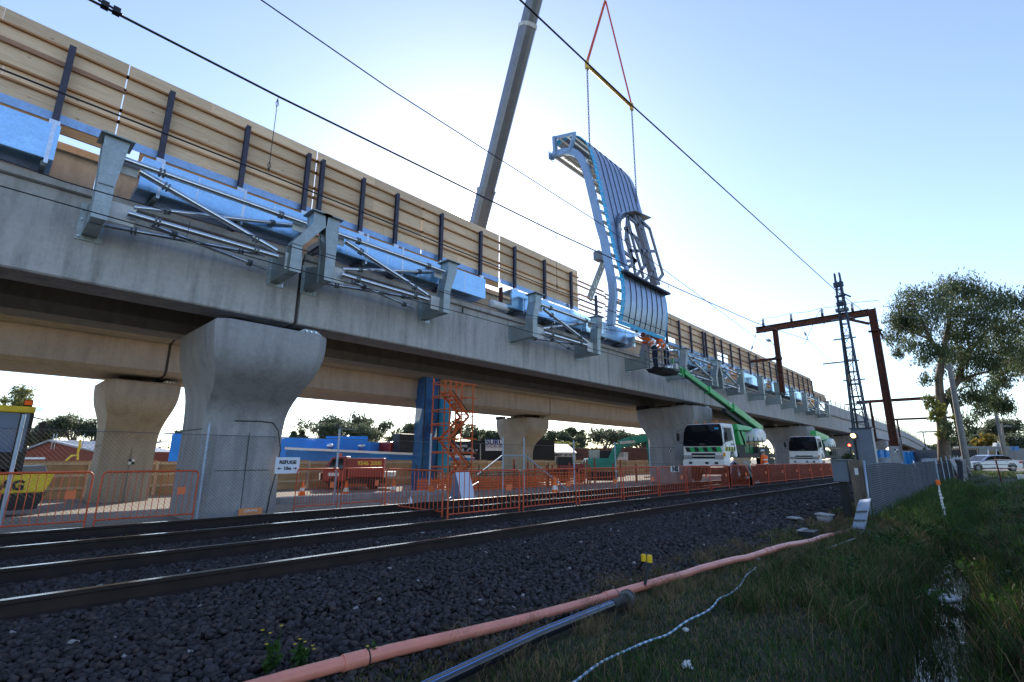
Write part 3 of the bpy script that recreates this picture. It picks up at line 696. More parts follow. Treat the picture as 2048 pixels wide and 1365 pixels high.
# ================================================================== LIFTED CLADDING PANEL
PX0, PX1 = 16.72, 20.70
PROF = [(9.84, 6.52), (9.72, 6.95), (9.63, 7.4), (9.60, 7.8), (9.62, 8.25), (9.68, 8.65), (9.80, 9.2), (9.93, 9.8), (10.05, 10.5), (10.20, 11.3), (10.34, 12.1), (10.48, 12.9), (10.62, 13.6), (10.74, 14.25), (10.88, 14.8), (11.08, 15.25), (11.34, 15.62), (11.70, 15.92), (12.10, 16.10), (12.55, 16.12), (12.85, 15.98)]
def py_(z):
    for (a, b), (c, d) in zip(PROF, PROF[1:18]):
        if b <= z <= d: return a+(c-a)*(z-b)/(d-b)
    return 9.84 if z < 6.6 else 12
pn = thing('cladding_panel', 'tall curved blue grey cladding panel with ribbed sheets hanging from the crane', 'cladding panel', (18.7, 10.2, 6.5))
def strip(mb, x0, x1, prof, off=0.0, th=.03):
    """curved sheet of some thickness between two x values"""
    P = []
    for i, (y, z) in enumerate(prof):
        a = prof[max(i-1, 0)]; b = prof[min(i+1, len(prof)-1)]; d = Vector((b[0]-a[0], b[1]-a[1])).normalized(); n = Vector((-d.y, d.x))
        P.append(((y+n.x*off, z+n.y*off), (y+n.x*(off-th), z+n.y*(off-th))))
    o = len(mb.v); k = len(P)
    for xx in (x0, x1):
        for q in P: mb.v += [(xx, *q[0]), (xx, *q[1])]
    def ix(s_, i, j): return o+s_*2*k+i*2+j
    for i in range(k-1):
        mb.f += [(ix(0,i,0), ix(1,i,0), ix(1,i+1,0), ix(0,i+1,0)), (ix(0,i,1), ix(0,i+1,1), ix(1,i+1,1), ix(1,i,1)), (ix(0,i,0), ix(0,i+1,0), ix(0,i+1,1), ix(0,i,1)), (ix(1,i,0), ix(1,i,1), ix(1,i+1,1), ix(1,i+1,0))]
    mb.f += [(ix(0,0,0), ix(0,0,1), ix(1,0,1), ix(1,0,0)), (ix(0,k-1,0), ix(1,k-1,0), ix(1,k-1,1), ix(0,k-1,1))]
    mb.m += [mb.mi]*(4*(k-1)+2); return mb
def sub(prof, z0, z1):
    r = [(py_(z0), z0)]+[p for p in prof[:18] if z0+.02 < p[1] < z1-.02]+([(py_(z1), z1)] if z1 < 15.8 else prof[18:]); return r
ZT = [0]*9
edges = [PX0+.26+i*(PX1-PX0-.34)/8 for i in range(9)]
cut = [10.55, 11.55, 12.0, 12.2, 12.2, 12.2, 12.2, 12.2]      # lower end of each upper sheet, round the window's corner
cut = [9.0, 11.0, 11.75, 12.0, 12.1, 12.15, 12.2, 12.2]
for i in range(8):
    a, b = edges[i]+.008, edges[i+1]-.008
    obj('lower_sheet', strip(MB(), a, b, sub(PROF, 6.66, 8.60)), PANELM, pn, smooth=True, auto=35)
    obj('upper_sheet', strip(MB(), a, b, sub(PROF, max(8.72, cut[i]), 99)), PANELM, pn, smooth=True, auto=35)
    if i:
        obj('standing_seam', strip(MB(), edges[i]-.009, edges[i]+.009, sub(PROF, 6.66, 8.60), .022, .03), STEEL_P, pn)
        obj('standing_seam', strip(MB(), edges[i]-.009, edges[i]+.009, sub(PROF, max(8.72, min(cut[i-1], cut[i])), 99), .022, .03), STEEL_P, pn)
obj('membrane_edge', strip(MB(), PX0, PX0+.25, sub(PROF, 6.5, 99), .004, .03), CYANT, pn, smooth=True, auto=35)
obj('membrane_edge', strip(MB(), PX1-.08, PX1, sub(PROF, 6.5, 8.6), .004, .03), CYANT, pn)
obj('membrane_edge', strip(MB(), PX0+.25, PX1-.08, [(9.845, 6.50), (9.81, 6.65)], .004, .03), CYANT, pn)
sc_ = MB()
for y_, z_ in [(py_(z), z) for z in np.arange(6.6, 15.4, .28)]: sc_.box(PX0-.02, PX0+.03, y_-.05, y_-.02, z_-.02, z_+.02); sc_.box(PX0+.22, PX0+.26, y_-.05, y_-.02, z_-.02, z_+.02)
stuff(obj('fixing_clips', sc_, WHITE, pn))
# window surround: dark rim up the left and round the corner, sill ledge below
rim = [(17.30, 8.75), (17.33, 9.6), (17.40, 10.3), (17.52, 10.9), (17.72, 11.4), (18.0, 11.75), (18.4, 11.98), (19.0, 12.12), (19.7, 12.2)]
m_ = MB()
for (x0, z0), (x1, z1) in zip(rim, rim[1:]): m_.bar((x0, py_(z0)-.06, z0), (x1, py_(z1)-.06, z1), .24, .10, up=(0, 1, 0))
obj('window_rim', m_, PANELM, pn)
obj('hood_plate', MB().hexa([(18.5, 9.75, 12.02), (20.0, 9.75, 12.25), (20.1, 10.3, 12.27), (18.4, 10.3, 12.05)], [(18.5, 9.75, 12.06), (20.0, 9.75, 12.29), (20.1, 10.3, 12.31), (18.4, 10.3, 12.09)]), LATT, pn)
obj('sill_ledge', MB().box(PX0+.1, PX1+.06, 9.42, 9.72, 8.60, 8.68), STEEL_P, pn)
# cut the membrane sliver beside the window is the rim; the lattice of flat bars stands in the opening
def LP(px_, py2, Y=9.86): return at(1140+px_*240/1170, 420+py2*240/1170, Y=Y)
L_ = [[(560, 60), (545, 290), (600, 460), (640, 500), (540, 590)], [(700, 110), (775, 185), (905, 630), (850, 700)], [(630, 60), (745, 410), (830, 700)],
      [(535, 180), (665, 290), (735, 540), (650, 640)], [(560, 70), (600, 250), (640, 400), (715, 660)], [(520, 405), (640, 500)], [(510, 500), (640, 500)],
      [(570, 400), (830, 405)], [(640, 280), (690, 400), (725, 540)], [(735, 690), (830, 575)], [(500, 440), (545, 590)], [(580, 80), (700, 180)], [(545, 170), (610, 480), (640, 640)], [(850, 700), (870, 720)]]
for pts in L_:
    P = [LP(*p) for p in pts]; m_ = MB()
    for a, b in zip(P, P[1:]):
        d = (b-a).normalized()*.03; m_.bar(a-d, b+d, .13, .08, up=(0, 1, 0))
    obj('lattice_bar', m_, LATT, pn)
c0, c1 = LP(640, 30, 10.05), LP(835, 740, 9.95)
obj('lattice_column', MB().bar(c0, c1, .30, .30, up=(0, 1, 0)), LATT, pn)
# curved steel rib seen at the left, with rungs to the sheet
RIB = [(10.10, 6.42), (10.02, 7.0), (9.93, 7.6), (9.95, 8.1), (10.03, 8.6), (10.13, 9.3), (10.25, 10.1), (10.44, 10.85), (10.60, 11.7), (10.76, 12.5), (10.92, 13.3), (11.06, 13.85), (11.22, 14.25), (11.45, 14.60), (11.78, 14.85), (12.15, 15.0), (12.75, 15.12)]
def ribsweep(prof, x0, x1, w):
    return strip(MB(), x0, x1, prof, 0, w)
obj('steel_rib', strip(MB(), 16.38, 16.58, RIB, .22, .30), FRAMEB, pn, smooth=True, auto=35)
obj('steel_rib', ribsweep([p for p in RIB if p[1] > 12.2], 20.3, 20.5, .10), FRAMEB, pn, smooth=True, auto=35)
for i, z_ in enumerate(np.arange(6.8, 14.6, .52)):
    yy = py_(z_)+.03; m_ = MB(); m_.box(16.56, PX1-.1 if not 8.6 < z_ < 12.1 else 17.3, yy+.02, yy+.13, z_-.045, z_+.045); obj('purlin', m_, mat('purlin_timber', (.42, .36, .28), .7) if i % 3 else GALVB, pn)
for xx in (16.42, 20.4):
    m_ = MB(); m_.bar((xx, 12.55, 15.05), (xx, 12.6, 16.05), .20, .14, up=(0,1,0)); m_.bar((xx, 11.75, 14.9), (xx, 11.45, 15.6), .16, .12, up=(0,1,0)); m_.bar((xx, 12.6, 16.0), (xx, 11.4, 15.66), .10, .14)
    obj('head_frame', m_, FRAMEB, pn)
    obj('end_plate', MB().box(xx-.2, xx+.2, 12.78, 12.82, 14.9, 15.3), FRAMEB, pn)
for yy, zz in ((12.2, 14.95), (12.6, 15.0), (12.4, 15.98), (11.6, 15.72), (11.3, 14.55), (12.0, 15.92)):
    obj('purlin', MB().box(16.5, 20.6, yy-.05, yy+.05, zz-.04, zz+.04), GALVB, pn)
obj('soffit_sheet', strip(MB(), 16.55, 20.6, [(11.9, 14.95), (12.3, 15.04), (12.75, 15.12)], .06, .015), GALV, pn)
# strut still pinned to the deck
t = thing('perforated_strut', 'perforated steel strut leaning from the lifted panel down to the deck', 'strut', (17, 11.3, 8))
a, b = at(1206, 528, Y=11.0), at(1178, 600, Y=11.5); s_ = MB(); s_.bar(a, b, .34, .05, up=(0,1,0)); obj('web', s_, GALV, t)
d = b-a
for u in np.arange(.1, .95, .14): c = a+d*u; obj('hole_ring', MB().lathe([(.055, -.005), (.055, 0)], (c.x, c.y-.04, c.z), 8, 'y'), WHITE, t)
obj('hook_plate', MB().bar(at(1203, 506, Y=11), a, .03, .12), GALVD, t)
e = at(1202, 515, Y=11); obj('pivot_box', MB().box(e.x-.3, e.x+.12, 10.9, 11.2, e.z-.17, e.z+.22), LATT, t)

# ================================================================== CRANE, SLINGS
SA, SB, AP = at(1174, 130, Y=11.0), at(1263, 213, Y=11.0), at(1211, 0, Y=11.0)
AP = SA+(SB-SA)*.5; AP.z = 27.5; apx = at(1211, 2, Y=11.0); AP = apx
t = thing('spreader_bar', 'yellow spreader bar hanging level above the lifted panel', 'spreader bar', SA)
obj('beam', MB().tube([SA, SB], .085, 12), mat('spreader_yellow', (.85, .50, .10), .5, 0, .2), t, smooth=True, auto=40)
for q in (SA, SB): obj('end_lug', MB().box(q.x-.10, q.x+.10, 10.94, 11.06, q.z-.24, q.z+.20), mat('spreader_yellow', (.62, .40, .10)), t)
SLING = mat('orange_sling', (.72, .09, .03), .7, 0, .15, 8)
for q, off, lb in ((SA, -.02, 'left leg of the orange lifting sling above the yellow bar'), (SB, .02, 'right leg of the orange lifting sling above the yellow bar')):
    m_ = MB(); m_.bar(q+Vector((0,0,.12)), AP+Vector((off, 0, 0)), .13, .035, up=(0,1,0)); m_.bar(q+Vector((.05,0,.12)), AP+Vector((off+.05, .04, 0)), .05, .035, up=(0,1,0))
    tag(obj('lifting_sling', m_, SLING, origin=tuple(q)), lb, 'sling', 'orange lifting slings')
def chain(p, q, label):
    t = thing('lifting_chain', label, 'chain', p, 'lifting chains below the spreader bar')
    d = (Vector(q)-Vector(p)); L = d.length; n = int(L/.14); m_ = MB()
    for i in range(n):
        c = Vector(p)+d*(i+.5)/n; u = d.normalized()*.085; side = Vector((.028, 0, 0)) if i % 2 else Vector((0, .028, 0))
        m_.bar(c-u+side, c+u+side, .02); m_.bar(c-u-side, c+u-side, .02); m_.bar(c-u+side, c-u-side, .02)
    stuff(obj('links', m_, GALVD, t))
    obj('shackle', MB().tube([Vector(p)+Vector((0,0,.02)), Vector(p)+Vector((.06,0,-.08)), Vector(p)+Vector((0,0,-.2)), Vector(p)+Vector((-.06,0,-.08)), Vector(p)+Vector((0,0,.02))], .016, 6), CHROME, t)
    obj('hook', MB().tube([Vector(q)+Vector((0,0,.1)), Vector(q)+Vector((.05,0,0)), Vector(q)+Vector((.04,0,-.08)), Vector(q)+Vector((-.04,0,-.06))], .02, 6), RUST, t)
chain(SA+Vector((0,0,-.2)), at(1181, 345, Y=10.95), 'lifting chain from the left end of the yellow bar'); chain(SB+Vector((0,0,-.2)), at(1274, 412, Y=10.6), 'lifting chain from the right end of the yellow bar')
# crane: lattice free telescopic boom rising from a red carrier behind both viaducts
CB = Vector((25.9, 34.1, 2.4)); CT = Vector((18.6, 11.0, 41.0))
cr = thing('mobile_crane', 'red mobile crane behind the viaducts with tall grey telescopic boom', 'crane', (24.5, 35, -.4))
d = CT-CB
def oct_bar(p, q, w, h):
    p, q = Vector(p), Vector(q); dd = (q-p).normalized(); a = dd.cross(Vector((0,0,1))).normalized(); b = a.cross(dd).normalized(); m_ = MB()
    prof = [(-.5, -.18), (-.32, -.42), (0, -.5), (.32, -.42), (.5, -.18), (.5, .45), (.42, .5), (-.42, .5), (-.5, .45)]
    for c in (p, q): m_.v += [tuple(c+a*u*w+b*v*h) for u, v in prof]
    n = len(prof); m_.f = [(k, (k+1) % n, n+(k+1) % n, n+k) for k in range(n)]+[tuple(reversed(range(n))), tuple(range(n, 2*n))]; m_.m = [0]*len(m_.f); return m_
BOOM = mat('boom_grey', (.19, .195, .21), .35, .5, .12, 2)
for i, (u0, u1, w) in enumerate([(0, .22, 1.25), (.22, .46, 1.12), (.46, .70, 1.0), (.70, .86, .90), (.86, 1.0, .80)]):
    s_ = obj('boom_section', oct_bar(CB+d*u0, CB+d*u1, w, w*1.15), BOOM, cr, smooth=True, auto=30)
    obj('section_collar', oct_bar(CB+d*(u1-.004), CB+d*(u1+.0015), w*1.06, w*1.22), WHITE2 if i == 2 else BOOM, s_)
pp = at(1012, 216, Y=CB.y+d.y*.52); cband = CB+d*.55
obj('boom_head', MB().box(CT.x-.6, CT.x+.6, CT.y-.9, CT.y+.6, CT.z-.4, CT.z+.9), BOOM, cr)
obj('hoist_rope', MB().tube([CT+Vector((0,-.3,-.2)), AP+Vector((0,0,.3))], .03, 6), WIRE, cr)
obj('hoist_rope', MB().tube([CB+Vector((.7,.5,1.5)), CT+Vector((.5,.5,.5))], .02, 5), WIRE, cr)
obj('carrier', MB().box(20.5, 31, 33.3, 35.9, .5, 1.35), REDP, cr, bevel=.05); obj('superstructure', MB().box(22.2, 27.5, 33.5, 35.7, 1.35, 2.5), REDP, cr, bevel=.1)
obj('counterweight', MB().box(25.6, 27.6, 33.2, 36, 1.4, 2.9), DARKM, cr, bevel=.08); obj('operator_cab', MB().box(22.4, 24, 32.5, 33.48, 1.4, 3.1), DARKM, cr, bevel=.1)
for xx in (21.4, 23.0, 26.8, 28.4, 30): obj('wheel', MB().lathe([(.3, -.2), (.6, -.2), (.62, -.1), (.62, .1), (.6, .2), (.3, .2)], (xx, 33.5, .2), 14, 'y'), BLACK, cr)
text('SEE', .55, (24.9, 33.28, 2.3), (1,0,0), (0,0,1), mat('gold_letter', (.75, .55, .08), .5), cr)

# ================================================================== OVERHEAD WIRES
def wire(name, pts, r, label, cat='wire', group=None, n=6, sag=0):
    P = [Vector(p) for p in pts]
    if sag:
        Q = []
        for a, b in zip(P, P[1:]):
            for i in range(8): u = i/8; v = a.lerp(b, u); v.z -= sag*4*u*(1-u); Q.append(v)
        P = Q+[P[-1]]
    return tag(obj(name, MB().tube(P, r, n), WIRE, smooth=True, origin=tuple(P[0])), label, cat, group)
GX = 32.0
def cat_set(Y, zc, zm, names, mlab):
    pass
wA = [at(180, 0, Y=6.6), at(560, 195, Y=6.6), at(1110, 465, Y=6.6), Vector((14.2, 6.6, 6.72)), Vector((23, 6.6, 7.2)), Vector((GX, 6.5, 8.0))]
a0 = wA[0]+(wA[0]-wA[1])*1.2; wA = [a0]+wA
t = thing('messenger_wire', 'thick upper catenary wire over the near track with black clamps at top left', 'wire', wA[0], 'overhead wires')
obj('cable', MB().tube(wA, .015, 6), WIRE, t, smooth=True)
obj('cable_tail', MB().tube([at(196, 0, Y=6.6), at(222, 14, Y=6.6), at(245, 30, Y=6.6)], .013, 6), WIRE, t)
for q in ((210, 11), (233, 23)):
    c = at(*q, Y=6.6); obj('clamp', MB().box(c.x-.035, c.x+.035, 6.56, 6.64, c.z-.035, c.z+.035), WIRE, t)
wire('contact_wire', [at(-60, 112, Y=6.6), at(0, 138, Y=6.6), at(540, 350, Y=6.6), at(1110, 580, Y=6.6), Vector((GX, 6.5, 5.25)), Vector((120, 5.9, 5.2))], .010, 'lower contact wire over the near track, hung on droppers', group='overhead wires')
wire('messenger_wire', [Vector((GX, 6.5, 8.0)), Vector((46, 6.4, 6.9)), Vector((62, 6.3, 7.0)), Vector((76, 6.2, 8.0))], .013, 'messenger wire beyond the rusty gantry', group='overhead wires')
for i, (a, b) in enumerate([((556, 196), (540, 346)), ((1112, 467), (1113, 580)), ((1336, 568), (1338, 650))]):
    p, q = at(*a, Y=6.6), at(*b, Y=6.6); q.x = p.x
    t = thing('dropper', ['dropper wire left, with loops at both ends, against the plywood', 'dropper wire in front of the open battens', 'faint dropper wire right of the lifted panel'][i], 'dropper', p, 'droppers')
    obj('dropper_rod', MB().tube([p, q], .005, 5), WIRE, t)
    for c, s_ in ((p, -1), (q, 1)): obj('loop', MB().tube([c+Vector((0,0,s_*.02)), c+Vector((.02,0,s_*.10)), c+Vector((0,0,s_*.17)), c+Vector((-.02,0,s_*.10)), c+Vector((0,0,s_*.02))], .005, 5), WIRE, t)
wire('contact_wire', [at(-80, 353, Y=9.9), at(0, 372, Y=9.9), at(540, 525, Y=9.9), at(925, 627, Y=9.9), Vector((GX, 9.9, 5.25)), Vector((120, 9.2, 5.2))], .010, 'contact wire of the far track crossing the grey girder', group='overhead wires')
wire('messenger_wire', [at(0, 318, Y=9.9), at(130, 364, Y=9.9), at(667, 518, Y=9.9), at(1000, 620, Y=9.9), Vector((GX, 9.9, 7.6))], .010, 'messenger wire of the far track crossing the brackets', group='overhead wires')
p, q = at(380, 443, Y=9.9), at(373, 476, Y=9.9); tag(obj('dropper', MB().tube([p, q], .005, 5), WIRE, origin=tuple(p)), 'short dropper between the far track wires, in front of the first truss', 'dropper', 'droppers')
p = at(925, 627, Y=9.9); q = at(925, 616, Y=9.9); tag(obj('wire_clip', MB().box(p.x-.015, p.x+.015, 9.88, 9.92, p.z, q.z), WIRE, origin=tuple(p)), 'small clip standing on the far contact wire below the sun', 'clip')
wire('feeder_wire', [at(440, -60, Y=8.4), at(522, 0, Y=8.4), at(775, 175, Y=8.4), at(1212, 455, Y=8.4), Vector((GX, 8.6, 7.9))], .013, 'high wire crossing above the crane boom towards the gantry', group='overhead wires')
p5 = [at(960, -70, Y=3.5), at(1040, 0, Y=3.5), at(1265, 212, Y=3.5), at(1450, 380, Y=3.5), at(1670, 580, Y=3.5), Vector((GX, 3.5, 8.9))]
wire('earth_wire', p5, .014, 'wire crossing in front of the yellow bar up to the gantry corner', group='overhead wires')
wire('earth_wire', [Vector((GX, 3.4, 8.9)), Vector((76, 3.2, 8.2))], .012, 'thin wire running on from the gantry corner', group='overhead wires')
p, q = at(1762, 665, X=GX), at(1856, 815, X=70); wire('guy_wire', [p, Vector((76, 3.4, 6.8))], .012, 'guy wire sloping down from the gantry column to the far gantry', group='overhead wires')
for k, (yy, zz) in enumerate(((9.62, 0), (9.45, .2))):
    a = at(1765, 612+k*18, X=GX); b = at(1990, 625+k*6, D=36); c = at(2200, 600+k*30, D=36)
    wire('cable', [a, b, c], .016, ['upper black cable from gantry past the gum tree', 'lower black cable from gantry past the gum tree'][k], 'cable', 'cables to the gum tree', sag=.25)

# ================================================================== GANTRIES
def gantry(X, yr, yl, y_end, ztop, plinth, label, m=RUST, drop_z=5.0, w=.34, detail=True):
    t = thing('overhead_gantry', label, 'gantry', (X, yr, 0), 'overhead line gantries')
    zb = ztop-.35
    c = MB(); c.box(X-.17, X+.17, yr-.17, yr-.14, plinth, ztop+.02); c.box(X-.17, X+.17, yr+.14, yr+.17, plinth, ztop+.02); c.box(X-.02, X+.02, yr-.14, yr+.14, plinth, ztop)
    obj('column', c, m, t)
    b = MB(); b.box(X-.14, X+.14, yr+.171, y_end, ztop-.02, ztop); b.box(X-.14, X+.14, yr+.171, y_end, zb, zb+.02); b.box(X-.012, X+.012, yr+.171, y_end, zb+.02, ztop-.02)
    obj('beam', b, m, t)
    if detail: obj('knee_brace', MB().bar((X, yr+.2, zb-.45), (X, yr+1.15, zb+.0), .10, .14), m, t)
    d_ = MB(); d_.box(X-.12, X+.12, yl-.13, yl-.11, drop_z, zb-.003); d_.box(X-.12, X+.12, yl+.11, yl+.13, drop_z, zb-.003); d_.box(X-.012, X+.012, yl-.11, yl+.11, drop_z, zb-.003)
    obj('drop_post', d_, m, t)
    obj('plinth', MB().box(X-.26, X+.26, yr-.24, yr+.24, -.2, plinth), CONC_P, t)
    return t
gt = gantry(GX, 3.30, 8.14, 9.2, 9.20, 1.95, 'near rusty overhead gantry with beam, drop post and concrete base')
INS = mat('insulator_grey', (.42, .44, .46), .3)
for yy in (8.75, 7.2, 5.6, 4.15):
    s_ = MB(); s_.lathe([(.04, 0), (.09, .03), (.05, .06), (.09, .10), (.05, .13), (.09, .17), (.05, .20), (.09, .24), (.04, .30)], (GX, yy, 9.38), 12)
    q = obj('post_insulator', s_, INS, gt, smooth=True); obj('insulator_foot', MB().box(GX-.05, GX+.05, yy-.06, yy+.06, 9.2, 9.38), DARKM, q)
    obj('beam_clamp', MB().box(GX-.17, GX+.17, yy-.03, yy+.03, 8.82, 8.848), GALVD, gt)
obj('bus_cable', MB().tube([(GX, 9.3, 8.6), (GX, 9.05, 9.4), (GX, 8.75, 9.72), (GX, 8.0, 9.66), (GX, 7.2, 9.72), (GX, 6.3, 9.63), (GX, 5.6, 9.72), (GX, 4.8, 9.66), (GX, 4.15, 9.72), (GX-.2, 2.9, 9.55)], .013, 6), WIRE, gt, smooth=True)
obj('jumper_cable', MB().tube([(GX, 5.6, 9.70), (GX, 5.9, 9.3), (GX, 6.3, 8.5), (GX, 6.7, 7.75)], .015, 6), WIRE, gt, smooth=True)
obj('side_arm', MB().box(GX-.07, GX+.07, 8.28, 9.72, 7.05, 7.20), RUST, gt)
obj('arm_collar', MB().box(GX-.16, GX+.16, 7.98, 8.3, 7.03, 7.22), RUST, gt)
for (a, b, nm) in [((GX, 9.25, 8.8), (GX-.3, 9.75, 7.1), 'stay'), ((GX, 8.85, 8.8), (GX+.6, 8.3, 7.9), 'stay'), ((GX, 9.1, 8.8), (GX+.6, 8.3, 7.9), 'stay'), ((GX, 6.7, 8.8), (GX, 6.45, 7.9), 'stay')]:
    q = obj('stay_wire', MB().tube([a, b], .012, 5), WIRE, gt); c = (Vector(a)+Vector(b))/2; dd = (Vector(b)-Vector(a)).normalized()
    obj('strain_insulator', MB().tube([c-dd*.12, c-dd*.04, c+dd*.04, c+dd*.12], [.03, .06, .06, .03], 8), INS, q)
obj('strain_insulator', MB().lathe([(.03, 0), (.11, .04), (.05, .08), (.11, .12), (.05, .16), (.11, .20), (.03, .24)], (GX-.1, 9.6, 6.78), 12), WHITE2, gt)
obj('register_tube', MB().tube([(GX, 9.9, 5.05), (GX, 6.9, 5.12)], .025, 8), GALVD, gt); obj('drop_end_plate', MB().box(GX-.2, GX+.2, 7.9, 8.4, 4.96, 5.0), GALVD, gt)
obj('anchor_band', MB().box(GX-.19, GX+.19, 3.0, 3.6, 7.95, 8.0), RUST, gt)
obj('anchor_turnbuckle', MB().bar((GX-.1, 3.12, 8.05), (GX+.3, 3.05, 7.55), .07, .07), RUST, gt)
obj('plinth_steel', MB().box(GX-.32, GX-.27, 3.0, 3.06, 0, 2.4), GALVD, gt)
target(GX-.27, 3.25, 1.72, .08, 'black and white survey target on the gantry base')
bpy.data.objects['survey_target.002'].rotation_euler = (0, 0, R(-90)) if 'survey_target.002' in bpy.data.objects else (0,0,0)
gantry(76, 1.9, 9.6, 11.0, 8.5, 1.6, 'second gantry, dark beam seen behind the gum tree trunk', drop_z=3.4)
gantry(112, 2.2, 10.6, 11.8, 8.4, 1.4, 'third gantry, farther along the tracks', drop_z=3.2, detail=True)
gantry(168, 2.8, 11.0, 12.4, 8.4, 1.2, 'farthest gantry, small above the distant tracks', drop_z=3.0, m=GALVD)
for yy in (6.3, 5.7): wire('contact_wire', [(76, yy, 5.2), (112, yy-.2, 5.2), (168, yy-.3, 5.2), (230, yy-.3, 5.2)], .02, 'thin distant wire between the far gantries, '+('left' if yy > 6 else 'right')+' of two', group='distant overhead wires')

# ================================================================== SIGNAL MAST
MX = 20.0; MY = 3.0
t = thing('signal_mast', 'tall lattice signal mast standing on a blue grey cabinet', 'mast', (MX, MY, 0))
CABM = mat('cabinet_blue_grey', (.13, .16, .20), .5, .2, .12, 2)
LM = mat('mast_dark_blue', (.035, .05, .08), .5, .4, .2)
obj('cabinet', MB().box(MX-.22, MX+.22, MY-.42, MY+.14, .02, 2.26), CABM, t, bevel=.012)
obj('cabinet_edge', MB().box(MX-.235, MX-.19, MY-.46, MY-.425, .02, 2.28), WHITE2, t)
obj('cabinet_cap', MB().box(MX-.26, MX+.26, MY-.44, MY+.18, 2.262, 2.30), LM, t)
top = 7.72
def mp_(sx, sy, z): k = (z-2.3)/(top-2.3); return Vector((MX+sx*(.16-.10*k), MY-.12+sy*(.20-.13*k), z))
for sx in (-1, 1):
    for sy in (-1, 1): obj('leg', MB().bar(mp_(sx, sy, 2.3), mp_(sx, sy, top), .045, .045), LM, t)
z_ = 2.5; k = 0
while z_ < top-.3:
    m_ = MB()
    for a, b in (((-1, -1), (-1, 1)), ((-1, 1), (1, 1)), ((1, 1), (1, -1)), ((1, -1), (-1, -1))):
        m_.bar(mp_(*a, z_), mp_(*b, z_), .028); 
        m_.bar(mp_(*(a if k % 2 else b), z_), mp_(*(b if k % 2 else a), z_+.42), .016)
    obj('lacing', m_, LM, t); z_ += .42; k += 1
for z_, l0, l1 in ((3.1, .34, .30), (3.9, .30, .34), (4.55, .82, .25), (5.35, .40, .26), (6.05, .38, .22)):
    obj('cross_arm', MB().box(MX-.03, MX+.03, MY-.12-l1, MY-.12+l0, z_-.02, z_+.02), GALVD, t)
for z_, h in ((7.22, .20), (6.52, .16), (6.85, .06)): obj('junction_box', MB().box(MX-.07, MX+.07, MY-.26, MY+.03, z_, z_+h*.8), LM, t)
obj('equipment_box', MB().box(MX-.10, MX+.10, MY-.30, MY+.08, 6.32, 6.42), GALVD, t)
obj('aerial', MB().bar((MX, MY-.15, 7.0), (MX, MY-.42, 6.78), .05), LM, t)
obj('riser_cable', MB().tube([(MX-.12, MY-.05, z)for z in (2.3, 3.2, 4.2, 5.3, 6.3)], .03, 6), BLACK, t)
obj('riser_cable', MB().tube([(MX-.12, MY-.22+.05*math.sin(z*2), z)for z in np.arange(2.3, 7.6, .3)], .018, 6), LM, t)
# lamps beside the mast
def lamp(p, col, label, r=.10):
    t = thing('signal_lamp', label, 'signal lamp', p, 'signal lamps')
    obj('target_board', MB().lathe([(r*1.6, 0), (r*1.6, .03)], p, 18, 'x'), BLACK, t)
    m_ = MB()
    for k in range(7):
        a0, a1 = math.pi*k/7, math.pi*(k+1)/7; q0, q1 = [Vector((p[0]-.01, p[1]+r*1.1*math.cos(a), p[2]+r*1.1*math.sin(a))) for a in (a0, a1)]; m_.hexa([q0, q1, q1+Vector((0,0,.01)), q0+Vector((0,0,.01))], [q0-Vector((.16,0,0)), q1-Vector((.16,0,0)), q1+Vector((-.16,0,.01)), q0+Vector((-.16,0,.01))])
    obj('visor', m_, BLACK, t)
    obj('lens', MB().lathe([(r*1.0, 0), (r*.8, .02), (.001, .03)], Vector(p)+Vector((-.035, 0, 0)), 14, 'x'), mat('lit_'+label.split()[0], col, .3, emit=(col, 9)), t)
    obj('lamp_post', MB().tube([Vector(p)+Vector((.1, 0, -.05)), Vector((p[0]+.1, p[1], 0))], .03, 6), DARKM, t)
lamp(tuple(at(1707, 872, X=19.6)), (1.0, .75, .35), 'amber signal lamp glowing beside the blue grey cabinet', .065)
lamp(tuple(at(1699, 891, X=30)), (1.0, .05, .03), 'red signal lamp glowing left of the blue grey cabinet', .06)
# relay case on posts at the fence
t = thing('relay_case', 'blue grey relay case on dark posts at the end of the fence', 'relay case', (14.3, 2.5, 0))
obj('case', MB().box(14.2, 14.6, 2.42, 2.75, .78, 1.27), CABM, t, bevel=.01); obj('lid', MB().box(14.16, 14.64, 2.38, 2.79, 1.272, 1.30), GALVD, t)
obj('post', MB().box(14.3, 14.5, 2.50, 2.66, -.1, .778), DARKM, t)
t = thing('timber_post', 'stout weathered timber post with a small white notice beside the relay case', 'post', (14.2, 2.25, 0))
obj('post_body', MB().box(14.1, 14.42, 2.12, 2.37, -.1, 1.29), mat('old_timber', (.16, .13, .10), .9, 0, .35, 6, .4, 30, stretch=(3, 3, .5)), t)
obj('notice', MB().box(14.09, 14.096, 2.21, 2.28, .95, 1.10), WHITE, t)
t = thing('concrete_pit', 'small concrete pit with pale lid on the ballast near the relay case', 'pit', (12.5, 2.9, 0))
obj('pit_body', MB().box(13.2, 13.6, 2.75, 2.98, -.1, .06), CONC_P, t); obj('pit_lid', MB().hexa([(13.15, 2.75, .07), (13.6, 2.7, .06), (13.65, 2.98, .08), (13.2, 3.02, .09)], [(13.15, 2.75, .10), (13.6, 2.7, .09), (13.65, 2.98, .11), (13.2, 3.02, .12)]), CONC_P, t)
t = thing('pit_cover', 'pale broken cover slab lying flat on the ballast left of the pit', 'slab', (11.6, 3.3, 0))
obj('slab', MB().hexa([(12.4, 3.2, .04), (12.7, 3.15, .04), (12.75, 3.35, .05), (12.45, 3.4, .05)], [(12.4, 3.2, .06), (12.7, 3.15, .06), (12.75, 3.35, .07), (12.45, 3.4, .07)]), CONC_P, t)
